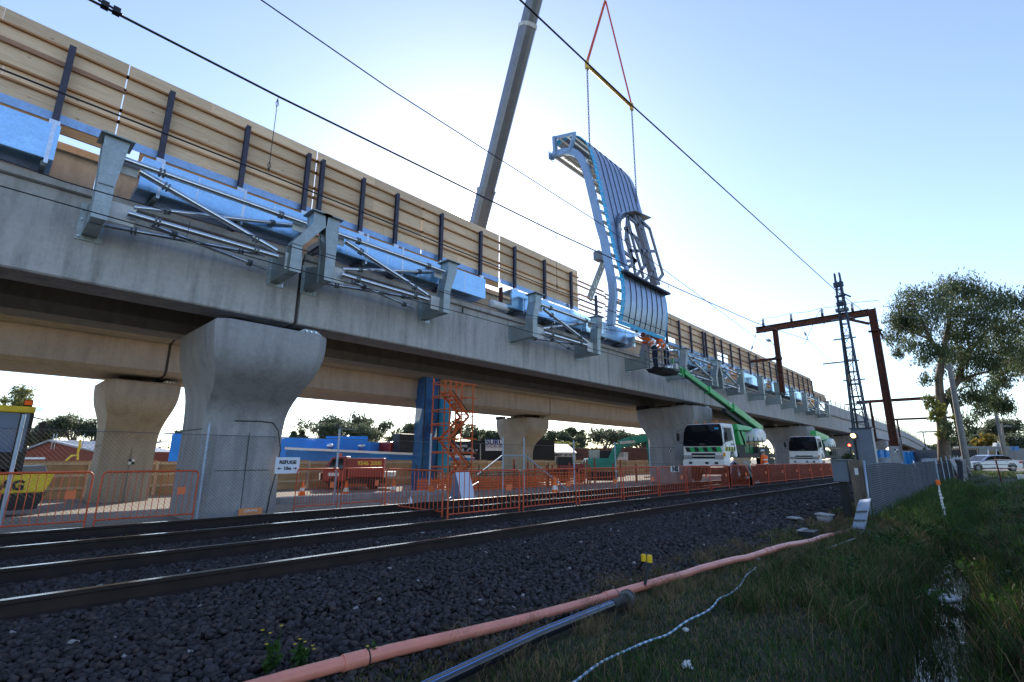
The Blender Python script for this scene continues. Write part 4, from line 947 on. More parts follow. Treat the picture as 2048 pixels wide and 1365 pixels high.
t = thing('open_pit', 'dark open pit box with pale rim beside the orange pipe', 'pit', (10.6, 2.6, 0))
obj('box_body', MB().box(10.35, 10.75, 2.42, 2.66, -.15, .05), BLACK, t); obj('rim', MB().box(10.32, 10.78, 2.60, 2.68, .052, .065), CONC_P, t)
# leaning grey duct cover at the fence
t = thing('trough_cover', 'blue grey trough cover leaning against the end of the mesh fence', 'trough cover', (10.9, 1.95, -.1))
b0, b1, t0, t1 = at(1700, 1074, Z=-.12), at(1724, 1078, Z=-.12), at(1716, 1006, X=11.9), at(1739, 1003, X=11.8)
n_ = Vector((.1, -.02, .05))
obj('cover', MB().hexa([b0, b1, b1+n_, b0+n_], [t0, t1, t1+n_, t0+n_]), mat('cover_blue_grey', (.36, .44, .56), .6, .1, .2), t)
for u in (.25, .5, .75):
    a, b = b0.lerp(t0, u), b1.lerp(t1, u); obj('cleat', MB().bar(a-Vector((.03, 0, .01)), b-Vector((.03, 0, .01)), .02, .03), GALVD, t)
# ================================================================== ORANGE BARRIERS
def make_barrier():
    t = thing('crowd_barrier', 'x', 'barrier', (0,0,0), 'orange crowd barriers')
    fr = MB(); L = 2.2; H = 1.02
    c = lambda cx, a0: [(cx+.10*math.cos(a), 0, H-.10+.10*math.sin(a)) for a in [a0+i*(-math.pi/2)/4 for i in range(5)]]
    pts = [(.03, 0, .0)]+c(.13, math.pi)+c(L-.13, math.pi/2)+[(L-.03, 0, .0)]
    fr.tube(pts, .019, 8); fr.tube([(.03, 0, .16), (L-.03, 0, .16)], .015, 6)
    obj('frame', fr, ORANGE, t, smooth=True, auto=50)
    for q in (.03, L-.03): obj('foot', MB().box(q-.03, q+.03, -.24, .24, 0, .02), ORANGE, t)
    b = MB().tube([(0,0,.16), (0,0,H-.01)], .0085, 5); b0 = obj('bar', b, ORANGE, t); b0.location.x = .18
    for i in range(1, 14):
        q = b0.copy(); COL.objects.link(q); q.parent = t; q.location.x = .18+i*.1415
    obj('tag_plate', MB().box(1.70, 1.90, -.03, -.022, .56, .70), mat('tag_orange', (.72, .16, .05), .6), t)
    return t
proto = make_barrier(); first = True
def lay_barrier(p, q, label, cover=None):
    global first
    d = q-p; L = d.length; o = proto
    if not first:
        o = dup(proto, (p.x, p.y, gz(p.x, p.y)), math.atan2(d.y, d.x), label, (L/2.22, 1, 1))
    else:
        CH[proto.name] = [(c, kids(c)) for c in kids(proto)]; first = False
        o.location = (p.x, p.y, gz(p.x, p.y)); o.rotation_euler.z = math.atan2(d.y, d.x); o.scale = (L/2.22, 1, 1); o['label'] = label
    if cover:
        cu = MB(); cu.box(.05, 2.15, .022, .03, .10, .98); cv = obj('mesh_cover', cu, cover, None); cv.parent = o
    return o
RED_MESH = mat('red_orange_debris_mesh', (.11, .014, .006), .8, 0, .25, 3, alpha=.72)
BLs = [(-90, 178, 12.15, 'crowd barrier at the left edge in front of the yellow roller'), (186, 390, 12.15, 'crowd barrier left of the nearest pier, in front of the warm toned pier'),
       (584, 674, 12.15, 'crowd barrier just right of the nearest pier, below the refuge sign'), (677, 764, 12.15, 'crowd barrier in front of the red truck')]
for a, b, Y, l in BLs: lay_barrier(at(a, 1040, Y=Y)*1, at(b, 1025, Y=Y), l)
lay_barrier(Vector((7.42, 11.3, 0)), Vector((7.25, 8.75, 0)), 'crowd barrier standing across the far track, left of the white board')
F_ = [(893, 1041), (1045, 1155), (1158, 1246), (1248, 1320), (1322, 1376), (1378, 1425), (1427, 1464)]
N_ = ['crowd barrier in front of the white folding board', 'crowd barrier right of the white folding board, before the diagonal brace', 'crowd barrier in front of the green excavator', 'crowd barrier left of the NS sign', 'crowd barrier in front of the NS sign', 'crowd barrier below the front bumper of the near white truck', 'crowd barrier below the front wheel of the near white truck']
for (a, b), l in zip(F_, N_): lay_barrier(at(a, 1020, Y=8.31), at(b, 1020, Y=8.31), l)
lay_barrier(at(1466, 1000, Y=8.31), at(1503, 1000, Y=8.0), 'crowd barrier turned askew below the ladder of the near truck')
xs_ = [1505, 1538, 1572, 1600, 1625, 1647, 1666, 1684, 1700]
pl_ = ['left of the orange clad worker', 'in front of the orange clad worker', 'just left of the second white truck', 'under the left half of the second truck front', 'under the right half of the second truck front', 'under the side of the second truck', 'just left of the relay case', 'behind the relay case']
for a, b, l in zip(xs_, xs_[1:], pl_): lay_barrier(at(a, 960, Y=8.31), at(b, 960, Y=8.31), 'crowd barrier with red mesh cover '+l, RED_MESH)

# ================================================================== WIRE MESH FENCES
def chain_link(name, label, p, q, h, cell, r, posts, group=None, m=None, z0=.05, tall=None):
    d = q-p; L = d.length; u = d.normalized()
    t = thing(name, label, 'fence', (p.x, p.y, 0), group)
    k = MB(); n = int(L/cell)
    def pt(s_, z): c = p+u*s_; return (c.x, c.y, gz(c.x, c.y)+z0+z)
    V = []; 
    for i in range(-int(h/cell), n):
        for sg in (0, 1):
            s0 = i*cell; s1 = s0+h
            a0 = max(0, s0); a1 = min(L, s1)
            if a1 <= a0: continue
            za, zb = (a0-s0), (a1-s0)
            if sg: za, zb = h-za, h-zb
            k.tube([pt(a0, za), pt(a1, zb)], r, 3, caps=False)
    stuff(obj('wire_mesh', k, m or mat('dull_wire', (.05, .055, .06), .7, .3), t))
    for s_ in posts:
        c = p+u*s_; obj('fence_post', MB().tube([(c.x, c.y, gz(c.x, c.y)), (c.x, c.y, gz(c.x, c.y)+(tall or h+.25))], .028, 8), FPOST, t, smooth=True, auto=40)
    obj('top_rail', MB().tube([pt(0, h), pt(L, h)], .006, 4), GALVD, t)
    return t
FPOST = galv('fence_post_steel', (.34, .42, .52), .45, .5)
pa = Vector((-2.5, 12.32, 0)); pb = Vector((24, 12.22, 0)); pb = Vector((24, 12.28, 0)); pa.y = pb.y = 12.28
px_posts = [at(q, 1000, Y=12.28).x+2.5 for q in (10, 398, 668, 857, 1005, 1048, 1150, 1234, 1304)]
chain_link('chain_link_fence', 'chain link fence with steel posts running behind the far track past the piers', pa, pb, 1.72, .075, .0016, px_posts, tall=2.02)
t = thing('fence_brace', 'galvanised brace frame on the fence left of the diagonal strut', 'brace', (12, 12.1, 0))
A_ = lambda x, y, Y=12.1: at(x, y, Y=Y)
obj('brace_tube', MB().tube([A_(1005, 912), A_(1048, 912)], .022, 6), FPOST, t); obj('brace_tube', MB().tube([A_(1004, 912), A_(955, 950)], .022, 6), FPOST, t)
obj('brace_tube', MB().tube([A_(1050, 912), A_(1144, 987, 11.3)], .022, 6), FPOST, t); obj('brace_tube', MB().tube([A_(957, 965), A_(885, 1005, 11.4)], .018, 6), FPOST, t)
# mesh fence on the right, near end leaning, shade cloth behind it
WM = galv('woven_wire', (.20, .23, .27), .5, .5)
p, q = Vector((13.9, 2.02, 0)), Vector((33, 1.95, 0))
rf = thing('woven_mesh_fence', 'grey woven mesh fence running away from the relay case beside the long grass', 'fence', (13.9, 2.0, 0))
k = MB()
def fp(s_, z): 
    c = p.lerp(q, s_); lean = .07*math.sin(s_*9)+.05; return (c.x, c.y-lean*z*.5, .0+gz(14, 2.0)+.03+(gz(c.x, c.y)-gz(14, 2.0))*s_+z*(1.24+.035*math.sin(s_*11)))
for i in range(26): k.tube([fp(s_, i/25.) for s_ in np.linspace(0, 1, 36)], .006, 3, caps=False)
for i in range(230): k.tube([fp(i/229., z) for z in (0, .5, 1)], .005, 3, caps=False)
stuff(obj('wire_mesh', k, WM, rf))
sh = MB(); P_ = [[fp(s_, z) for z in (0, .3, .6, 1)] for s_ in np.linspace(0, 1, 50)]
for a in P_: sh.v += [(x, y+.035, z) for x, y, z in a]
for i in range(49):
    for j in range(3): sh.f.append((i*4+j, i*4+4+j, i*4+5+j, i*4+j+1)); sh.m.append(0)
shc = mat('worn_shade_cloth', (.05, .06, .08), .8, 0, .4, 3, alpha=.62)
obj('shade_cloth', sh, shc, rf, smooth=True)
for s_ in (0, .18, .36, .54, .72, .9):
    c = p.lerp(q, s_); obj('fence_post', MB().tube([(c.x, c.y+.06, -.2), (c.x-.02, c.y+.02, gz(c.x, c.y)+1.36)], .022, 8), FPOST, rf, smooth=True)
f2 = chain_link('chain_link_fence', 'low chain link fence continuing to the road by the leaning pole', Vector((33.2, 1.9, 0)), Vector((52, 1.4, 0)), 1.05, .16, .006, [0, 3, 6, 9, 12, 15, 18.5], z0=.0)
t = thing('rubbish_heap', 'dark planks and scrap piled behind the low chain link fence', 'scrap pile', (40, 1.0, .3))
for i in range(14):
    x_ = 36+random.random()*10; obj('scrap_plank', MB().bar((x_, .9+random.random()*.5, .15), (x_+random.uniform(-.8, .8), 1+random.random()*.6, 1.15+random.random()*.2), .22, .05), [DARKM, mat('old_brown', (.12, .06, .04), .9), CONC_P][i % 3], t)
t = thing('wire_post', 'thin rusty fence post and sagging wires in front of the silver car', 'post', (30, -1.4, 0))
a = at(2003, 965, D=24); b = at(1990, 915, D=24); obj('post_body', MB().tube([a, b], .03, 6), RUST, t)
for dz in (0, -.35): obj('strand', MB().tube([at(1905, 935, D=26)+Vector((0,0,dz)), b+Vector((0,0,dz-.1)), at(2120, 925, D=20)+Vector((0,0,dz))], .008, 4), WIRE, t)

# ================================================================== SIGNS AND SMALL SITE THINGS
t = thing('refuge_sign', 'white REFUGE 10m sign hanging on the fence beside the nearest pier', 'sign', (5.2, 12.2, 1.1))
a, b = at(552, 915, Y=12.22), at(597, 947, Y=12.22); cx_, cz_ = (a.x+b.x)/2, (a.z+b.z)/2
obj('sign_plate', MB().box(a.x, b.x, 12.21, 12.222, b.z, a.z), mat('sign_white', (.66, .70, .78), .5), t)
INK = mat('black_ink', (.01, .01, .012), .6)
text('REFUGE', .115, (cx_, 12.205, cz_+.07), (1,0,0), (0,0,1), INK, t, bold=.004)
text('10m', .105, (cx_, 12.205, cz_-.07), (1,0,0), (0,0,1), INK, t, bold=.004)
for s_ in (-1, 1):
    m_ = MB(); x0 = cx_+s_*.14; m_.box(x0, x0+s_*.06, 12.20, 12.206, cz_-.078, cz_-.062); m_.add([(x0+s_*.09, 12.2, cz_-.07), (x0+s_*.05, 12.2, cz_-.105), (x0+s_*.05, 12.2, cz_-.035), (x0+s_*.09, 12.206, cz_-.07), (x0+s_*.05, 12.206, cz_-.105), (x0+s_*.05, 12.206, cz_-.035)], [(0,1,2), (3,5,4), (0,3,4,1), (1,4,5,2), (2,5,3,0)])
    obj('arrow', m_, INK, t)
t = thing('initials_sign', 'black framed white NS sign on the barriers in front of the second pier', 'sign', (20, 8.2, .8))
a, b = at(1341, 933, Y=8.22), at(1358, 944, Y=8.22)
obj('sign_plate', MB().box(a.x, b.x, 8.21, 8.22, b.z, a.z), WHITE2, t); text('NS', .24, ((a.x+b.x)/2, 8.2, (a.z+b.z)/2), (1,0,0), (0,0,1), INK, t, bold=.012, sx=1.6)
t = thing('folding_board', 'white folding A board standing beside the far track behind a barrier', 'board', (10.3, 11.4, 0))
a = at(905, 1003, Z=0); a = Vector((a.x, 11.6, 0)); P = lambda x, y, Y: at(x, y, Y=Y)
obj('front_panel', MB().hexa([P(925, 1003, 11.35), P(952, 1001, 11.35), P(952, 1001, 11.38), P(925, 1003, 11.38)], [P(911, 945, 11.75), P(938, 943, 11.75), P(938, 943, 11.78), P(911, 945, 11.78)]), mat('board_pale', (.55, .60, .72), .6), t)
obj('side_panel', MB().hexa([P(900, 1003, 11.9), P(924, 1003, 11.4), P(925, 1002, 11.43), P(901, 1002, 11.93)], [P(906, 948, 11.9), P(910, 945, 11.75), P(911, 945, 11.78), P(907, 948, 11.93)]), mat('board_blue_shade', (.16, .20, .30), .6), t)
# cones
for x, y, w, l in [(606, 968, 22, 'traffic cone left of the red truck'), (693, 970, 20, 'traffic cone in front of the red truck'), (787, 975, 19, 'traffic cone beside the orange netting'), (1110, 985, 17, 'traffic cone behind the barriers near the excavator')]:
    c = at(x, y, D=w); c.z = gz(c.x, c.y)+.01
    t = thing('traffic_cone', 'orange '+l, 'cone', c, 'traffic cones')
    obj('cone_body', MB().lathe([(.15, .03), (.03, .62), (.02, .66)], c, 10), ORANGEV, t, smooth=True, auto=50); obj('cone_base', MB().box(c.x-.2, c.x+.2, c.y-.2, c.y+.2, c.z, c.z+.03), BLACK, t); obj('reflective_band', MB().lathe([(.112, .24), (.082, .38)], c, 10), SILV, t)
# orange netting run
t = thing('orange_netting', 'low run of bright orange plastic netting around the scaffold tower', 'netting', (15, 17, -.2))
P = [(12.6, 17.0), (14, 16.6), (15.6, 16.5), (17.6, 16.2), (19.6, 15.8), (22, 15.3)]
for (x0, y0), (x1, y1) in zip(P, P[1:]):
    m_ = MB(); 
    for z_ in np.arange(0, .55, .11): m_.bar((x0, y0, gz(x0, y0)+z_+.1), (x1, y1, gz(x1, y1)+z_+.1), .02, .055)
    for u in np.linspace(0, 1, 14): xx, yy = lerp(x0, x1, u), lerp(y0, y1, u); m_.bar((xx, yy, gz(xx, yy)+.1), (xx, yy, gz(xx, yy)+.65), .03)
    obj('net_panel', m_, mat('net_orange', (.85, .15, .03), .6), t)
    obj('stake', MB().tube([(x0, y0, gz(x0, y0)), (x0, y0, gz(x0, y0)+1.15)], .025, 6), RUST, t)
# stacks of rusty formwork posts with orange rails farther right
for k, (x0, y0, n, l) in enumerate([(18.5, 16.5, 6, 'cluster of orange steel props behind the diagonal brace'), (23.0, 16.6, 7, 'cluster of orange steel props below the green excavator'), (27.0, 15.0, 7, 'cluster of orange steel props left of the second pier')]):
    t = thing('prop_cluster', l, 'props', (x0, y0, -.3), 'orange prop clusters')
    for i in range(n):
        xx = x0+i*.62; yy = y0+random.uniform(-.6, .6); obj('prop', MB().tube([(xx, yy, -.3), (xx+random.uniform(-.05, .05), yy, .95+random.random()*.35)], .05, 6), mat('prop_rust', (.38, .09, .03), .7), t)
    for z_ in (.25, .62): obj('rail_tube', MB().tube([(x0-.2, y0-.5, z_), (x0+n*.62, y0-.5, z_+random.uniform(-.05, .05))], .035, 6), mat('prop_orange', (.65, .15, .03), .6), t)
t = thing('pallet_stack', 'timber pallets and planks stacked in the sunny yard', 'pallets', (20, 19.5, -.4))
for i in range(9): obj('plank', MB().box(18+random.random()*.5, 23, 18.8+random.random()*.2, 20.4, -.4+i*.12, -.32+i*.12), mat('plank_pale', (.42, .33, .22), .8, 0, .2, 3), t)
t = thing('water_bottle', 'small white water bottle standing by the track', 'bottle', (8.4, 11.55, .02))
obj('bottle_body', MB().lathe([(.05, 0), (.05, .17), (.02, .21), (.02, .25)], (8.4, 11.55, .02), 10), WHITE, t, smooth=True)

# ================================================================== PIPES AND HOSE IN THE FOREGROUND
PINK = mat('salmon_conduit', (.72, .25, .17), .27, 0, .12, 5, .05, 30)
pp = [(q.x, q.y) for q in [at(x_, y_, Z=.03) for x_, y_ in [(380, 1420), (575, 1362), (790, 1301), (1000, 1245), (1290, 1162), (1400, 1130), (1530, 1096), (1660, 1063), (1705, 1052)]]]
t = thing('pink_conduit', 'long salmon pink conduit pipe lying along the edge of the ballast', 'pipe', (5.3, 2.95, .05))
pts = []
for i in range(len(pp)-1):
    for j in range(6): u = j/6; pts.append((lerp(pp[i][0], pp[i+1][0], u), lerp(pp[i][1], pp[i+1][1], u)))
pts.append(pp[-1]); zf = lambda x, y: .02+gz(x, y)+.05+.012*math.sin(x*1.1)
ends = [0, 9, 22, 36, len(pts)-1]
for a, b in zip(ends, ends[1:]):
    seg = [Vector((x, y, zf(x, y))) for x, y in pts[a:b+1]]; s_ = obj('pipe_length', MB().tube(seg, .043, 18), PINK, t, smooth=True, auto=50)
    d = (seg[1]-seg[0]).normalized(); obj('socket', MB().tube([seg[0]-d*.02, seg[0]+d*.14], .050, 18), PINK, s_, smooth=True, auto=50)
    obj('joint_ring', MB().tube([seg[0]+d*.141, seg[0]+d*.15], .0512, 18), BLACK, s_)
BP = mat('black_poly_pipe', (.012, .014, .02), .16, 0, .2, 3, spec=.7)
t = thing('black_poly_pipe', 'glossy black poly pipe with blue stripes ending in a flanged stub', 'pipe', (3.4, 2.7, .03))
q = [Vector((.9, 2.52, .06)), Vector((2.06, 2.64, .03)), Vector((3.2, 2.70, .02)), Vector((4.30, 2.735, .03))]
q = [Vector((p.x, p.y, gz(p.x, p.y)+.075)) for p in q]
obj('pipe_body', MB().tube(q, .042, 18), BP, t, smooth=True, auto=50)
for an in (35, 80, 125):
    o_ = Vector((-.12*math.cos(R(an)), math.cos(R(an)), math.sin(R(an))))*.0405; obj('stripe', MB().tube([p+o_ for p in q], .004, 5), mat('stripe_blue', (.10, .25, .6), .4), t)
d = (q[3]-q[2]).normalized(); e = q[3]
obj('stub_end', MB().tube([e, e+d*.04, e+d*.06, e+d*.26, e+d*.28], [.047, .051, .047, .049, .062], 18), BLACK, t, smooth=True, auto=40)
fl = obj('flange', MB().tube([e+d*.28, e+d*.315], .085, 22), BLACK, t, smooth=True, auto=40); obj('backing_ring', MB().tube([e+d*.265, e+d*.279], .081, 22), GALVD, t)
for k in range(8):
    an = k*math.pi/4; o_ = Vector((0, math.cos(an), math.sin(an)))*.069; obj('bolt', MB().tube([e+o_+d*.315, e+o_+d*.335], .010, 6), mat('brass_bolt', (.4, .25, .08), .4, .8), fl)
t = thing('blue_hose', 'thin blue and white braided hose snaking over the grass', 'hose', (4, 2.13, .0))
hp = [(1.6, 2.14), (2.6, 2.12), (3.3, 2.13), (4.04, 2.13), (5.16, 2.14), (6.2, 2.26), (7.32, 2.42)]
hp = [Vector((x, y, gz(x, y)+.035)) for x, y in hp]; HP = []
for a, b in zip(hp, hp[1:]):
    for j in range(10): u = j/10; v = a.lerp(b, u); v.y += .012*math.sin(v.x*6); v.z = gz(v.x, v.y)+.03; HP.append(v)
obj('hose_body', MB().tube(HP, .008, 8), mat('hose_blue', (.12, .28, .42), .5), t, smooth=True)
m_ = MB()
for i in range(0, len(HP)-1): a, b = HP[i], HP[i+1]; c = (a+b)/2; dd = (b-a)*.22; m_.tube([c-dd, c+dd], .0088, 8)
stuff(obj('pale_braid', m_, mat('braid_white', (.6, .66, .7), .5), t))
t = thing('white_hose', 'thin white hose looping through the weeds near the mesh fence', 'hose', (12, 1.6, 0))
hp = [(9.2, 2.0), (10.9, 1.85), (12.5, 1.6), (13.6, 1.34), (14.2, 1.36), (14.6, 1.55), (15.6, 1.58), (17.0, 1.5)]
obj('hose_body', MB().tube([(x, y, gz(x, y)+.06) for x, y in hp], .010, 6), mat('hose_grey', (.38, .38, .36), .6), t, smooth=True)
for i, (px_, py2, l) in enumerate([(1287, 1115, 'left yellow capped black marker stake behind the pink pipe'), (1299, 1117, 'right yellow capped black marker stake in front of the pink pipe')]):
    Y_ = 3.12 if i == 0 else 2.86; c = at(px_, py2, Y=Y_)
    t = thing('marker_stake', l, 'stake', (c.x, Y_, 0), 'yellow capped marker stakes')
    g_ = at(1271, 1146, Z=-.03) if i == 0 else at(1289, 1172, Y=2.84)
    obj('shaft', MB().tube([g_, c-Vector((0,0,.03))], .017, 8), BLACK, t, smooth=True, auto=50)
    obj('cap', MB().lathe([(.022, -.045), (.030, -.04), (.030, .025), (.020, .035)], c, 10), mat('cap_yellow', (.80, .50, .01), .5), t, smooth=True, auto=40)
t = thing('orange_marker', 'orange topped marker peg with white flagging in the long grass', 'marker', (16.2, 1.0, 0))
c = at(1876, 966, D=12.5); g_ = at(1892, 1040, D=12.3)
obj('stick', MB().tube([g_, c], .018, 6), WHITE2, t); obj('orange_top', MB().box(c.x-.04, c.x+.04, c.y-.045, c.y+.045, c.z-.06, c.z+.07), ORANGEV, t, bevel=.02)
m_ = MB(); 
for i in range(9): v = g_.lerp(c, .02+i*.09); m_.box(v.x-.02, v.x+.02, v.y-.04+.02*(i % 3), v.y+.03, v.z, v.z+.05)
stuff(obj('flagging', m_, WHITE, t))
# rubbish
def crumple(label, c, s_, name='litter', m=None):
    m_ = MB(); n = 14
    m_.ball(c, s_, 10, 7, (1, .8, .45)); m_.v = [tuple(Vector(v)+Vector((random.uniform(-1, 1), random.uniform(-1, 1), random.uniform(-1, 1)))*s_*.28) for v in m_.v]
    tag(obj(name, m_, m or WHITE2, origin=tuple(c)), label, 'litter')
g3 = lambda x, y, z=0: Vector((x, y, gz(x, y)+z))
c = at(1374, 1330, Z=-.08); crumple('white crumpled paper in the dark grass at bottom centre right', g3(c.x, c.y, .02), .045)
c = at(1370, 1252, Z=-.08); crumple('smaller white scrap on the grass above the crumpled paper', g3(c.x, c.y, .02), .03)
c = at(1515, 1117, Z=-.08); crumple('pale stone at the far end of the blue hose', g3(c.x, c.y, .02), .05)
c = at(1860, 1150, Z=-.1); crumple('clear plastic bottle shape caught in the dark reeds', g3(c.x, c.y, .1), .09)
bag = MB(); c = at(1895, 1190, Z=-.27); bag.ball((c.x, c.y, -.31), .22, 16, 8, (1.0, .5, .18)); bag.v = [(x+random.uniform(-.02, .02), y+random.uniform(-.02, .02), z+random.uniform(-.012, .012)) for x, y, z in bag.v]
tag(obj('floating_bag', bag, mat('bag_grey_white', (.45, .46, .47), .5), smooth=True, origin=tuple(c)), 'white plastic bag floating in the ditch water', 'bag')

# ================================================================== PEOPLE
def person(label, J, rad, group=None, helmet=WHITE, jacket_z=None, seed=1):
    """J: joints, one continuous skin; colours by nearest limb"""
    E = [('pel', 'chest'), ('chest', 'neck'), ('neck', 'head'), ('chest', 'shL'), ('shL', 'elL'), ('elL', 'haL'), ('chest', 'shR'), ('shR', 'elR'), ('elR', 'haR'),
         ('pel', 'hiL'), ('hiL', 'knL'), ('knL', 'anL'), ('anL', 'toL'), ('pel', 'hiR'), ('hiR', 'knR'), ('knR', 'anR'), ('anR', 'toR')]
    names = ['pel', 'chest', 'neck', 'head', 'shL', 'elL', 'haL', 'shR', 'elR', 'haR', 'hiL', 'knL', 'anL', 'toL', 'hiR', 'knR', 'anR', 'toR']
    RD = dict(pel=.15, chest=.165, neck=.065, head=.095, sh=.085, el=.06, ha=.04, hi=.11, kn=.078, an=.055, to=.045)
    base = Vector(J['anL']).lerp(Vector(J['anR']), .5); base.z -= .07
    t = thing('person', label, 'person', base, group)
    me = bpy.data.meshes.new('body'); me.from_pydata([Vector(J[n])-base for n in names], [(names.index(a), names.index(b)) for a, b in E], [])
    o = bpy.data.objects.new('body', me); COL.objects.link(o)
    sk = o.modifiers.new('skin', 'SKIN'); 
    if not me.skin_vertices: pass
    for i, n in enumerate(names):
        r_ = RD.get(n) or RD[n[:2]]; v = me.skin_vertices[0].data[i]; v.radius = (r_, r_*(.8 if n in ('chest', 'pel') else 1)); v.use_root = (n == 'pel')
    o.modifiers.new('sub', 'SUBSURF').levels = 1
    o.modifiers['sub'].render_levels = 1
    dg = bpy.context.evaluated_depsgraph_get(); nm = bpy.data.meshes.new_from_object(o.evaluated_get(dg)); o.modifiers.clear(); o.data = nm; nm.name = 'body'
    nm.materials.clear()
    for q in (ORANGEV, NAVY, SKIN, BLACK): nm.materials.append(q)
    segc = {'pel-chest': 0, 'chest-neck': 0, 'neck-head': 2, 'elL-haL': 0, 'elR-haR': 0}
    for pl in nm.polygons:
        c = pl.center+base; best = None
        for a, b in E:
            A, B = Vector(J[a]), Vector(J[b]); ab = B-A; u = max(0, min(1, (c-A).dot(ab)/ab.length_squared)); dd = (c-(A+ab*u)).length
            if best is None or dd < best[0]: best = (dd, a, b, u)
        _, a, b, u = best
        if b == 'head': mi = 2
        elif a[:2] in ('hi', 'kn') or b[:2] == 'hi' or (a == 'pel' and u < .25): mi = 1
        elif a[:2] == 'an': mi = 3
        elif a[:2] == 'el' and u > .86: mi = 2
        else: mi = 0
        pl.material_index = mi; pl.use_smooth = True
    o.parent = t
    h = Vector(J['head']); nk = Vector(J['neck']); up = (h-nk).normalized()
    m_ = MB(); prof = [(.135, .02), (.125, .03), (.118, .07), (.095, .115), (.05, .14), (.001, .145)]; m_.lathe(prof, (0,0,0), 14)
    rot = Vector((0,0,1)).rotation_difference(up).to_matrix(); m_.v = [tuple(rot @ Vector(v)+h+up*.02) for v in m_.v]; obj('hard_hat', m_, helmet, t, smooth=True, auto=50)
    ch, pe = Vector(J['chest']), Vector(J['pel'])
    for u in (.30, .75):
        c = pe.lerp(ch, u); m_ = MB(); ax = (ch-pe).normalized(); rt = Vector((0,0,1)).rotation_difference(ax).to_matrix()
        m_.lathe([(.172, -.028), (.174, .028)], (0,0,0), 14); m_.v = [tuple(rot2 @ Vector((v[0]*1.04, v[1]*.90, v[2]))+c) for rot2 in [rt] for v in m_.v]; obj('reflective_band', m_, SILV, t)
    # hands with fingers
    for s_ in 'LR':
        el, ha = Vector(J['el'+s_]), Vector(J['ha'+s_]); d = (ha-el).normalized(); side = d.cross(Vector((0,0,1)))
        side = side.normalized() if side.length > .1 else Vector((1,0,0)); m_ = MB()
        for k, L in enumerate((.075, .085, .08, .06)):
            o_ = side*(k-1.5)*.021; m_.tube([ha+o_, ha+o_+d*L*.5, ha+o_+d*L+Vector((0,0,-.025))], [.0105, .010, .008], 5)
        m_.tube([ha-side*.035, ha-side*.055+d*.04], [.012, .009], 5); obj('hand', m_, SKIN, t, smooth=True)
    return t
def stand(x, y, z, f=(1,0), lean=0.0, armsL=None, armsR=None, s=1.0, crouch=0):
    fx, fy = f; rx, ry = fy, -fx       # forward, right
    P = lambda fo, ri, h: (x+(fo*fx+ri*rx)*s, y+(fo*fy+ri*ry)*s, z+h*s)
    hp = .92-crouch
    J = dict(pel=P(0, 0, hp), chest=P(lean*.5, 0, hp+.44-lean*.12), neck=P(lean*.75, 0, hp+.60-lean*.2), head=P(lean*.95+.02, 0, hp+.75-lean*.25),
             shL=P(lean*.6, -.20, hp+.52-lean*.15), shR=P(lean*.6, .20, hp+.52-lean*.15), hiL=P(0, -.10, hp-.08), hiR=P(0, .10, hp-.08),
             knL=P(.06+crouch*.5, -.12, .48-crouch*.3), knR=P(.04+crouch*.3, .13, .48-crouch*.3), anL=P(-.02, -.12, .08), anR=P(0, .14, .08), toL=P(.16, -.14, .04), toR=P(.17, .16, .04))
    aL = armsL or ((.05, -.28, hp+.24), (.12, -.26, hp+.0)); aR = armsR or ((.05, .28, hp+.24), (.12, .26, hp+.0))
    J['elL'] = P(*aL[0]); J['haL'] = P(*aL[1]); J['elR'] = P(*aR[0]); J['haR'] = P(*aR[1]); return J
person('worker in orange jacket and white helmet standing at the ladder of the near truck', stand(29.6, 8.78, .0, (.3, 1), .10, None, ((.25, .25, 1.15), (.45, .18, 1.1))), None)
c = at(1320, 733, Y=9.75)
BZ = at(1325, 742, Y=9.8).z
person('worker on the left of the work basket reaching up to the bracket', stand(c.x+.05, 9.95, BZ+.06, (-.2, 1), .45, ((.45, -.25, 1.35), (.65, -.15, 1.5)), ((.45, .2, 1.25), (.7, .15, 1.35))), None, 'workers in the basket', mat('helmet_red', (.35, .04, .02), .4))
person('worker on the right of the work basket bending over the rail', stand(c.x+.75, 9.75, BZ+.06, (-.7, .7), .55, ((.4, -.28, 1.05), (.6, -.15, .95)), ((.45, .25, 1.15), (.7, .12, 1.05))), None, 'workers in the basket', mat('helmet_dark', (.06, .05, .05), .4))
c = at(1170, 618, Y=11.9)
person('worker in orange bending down on the deck below the perforated strut', stand(c.x, 12.9, 6.12, (-1, .1), .75, ((.6, -.2, .9), (.65, -.2, .6)), ((.6, .2, .9), (.7, .2, .65)), crouch=.1), None, None, mat('helmet_dark', (.06, .05, .05)))
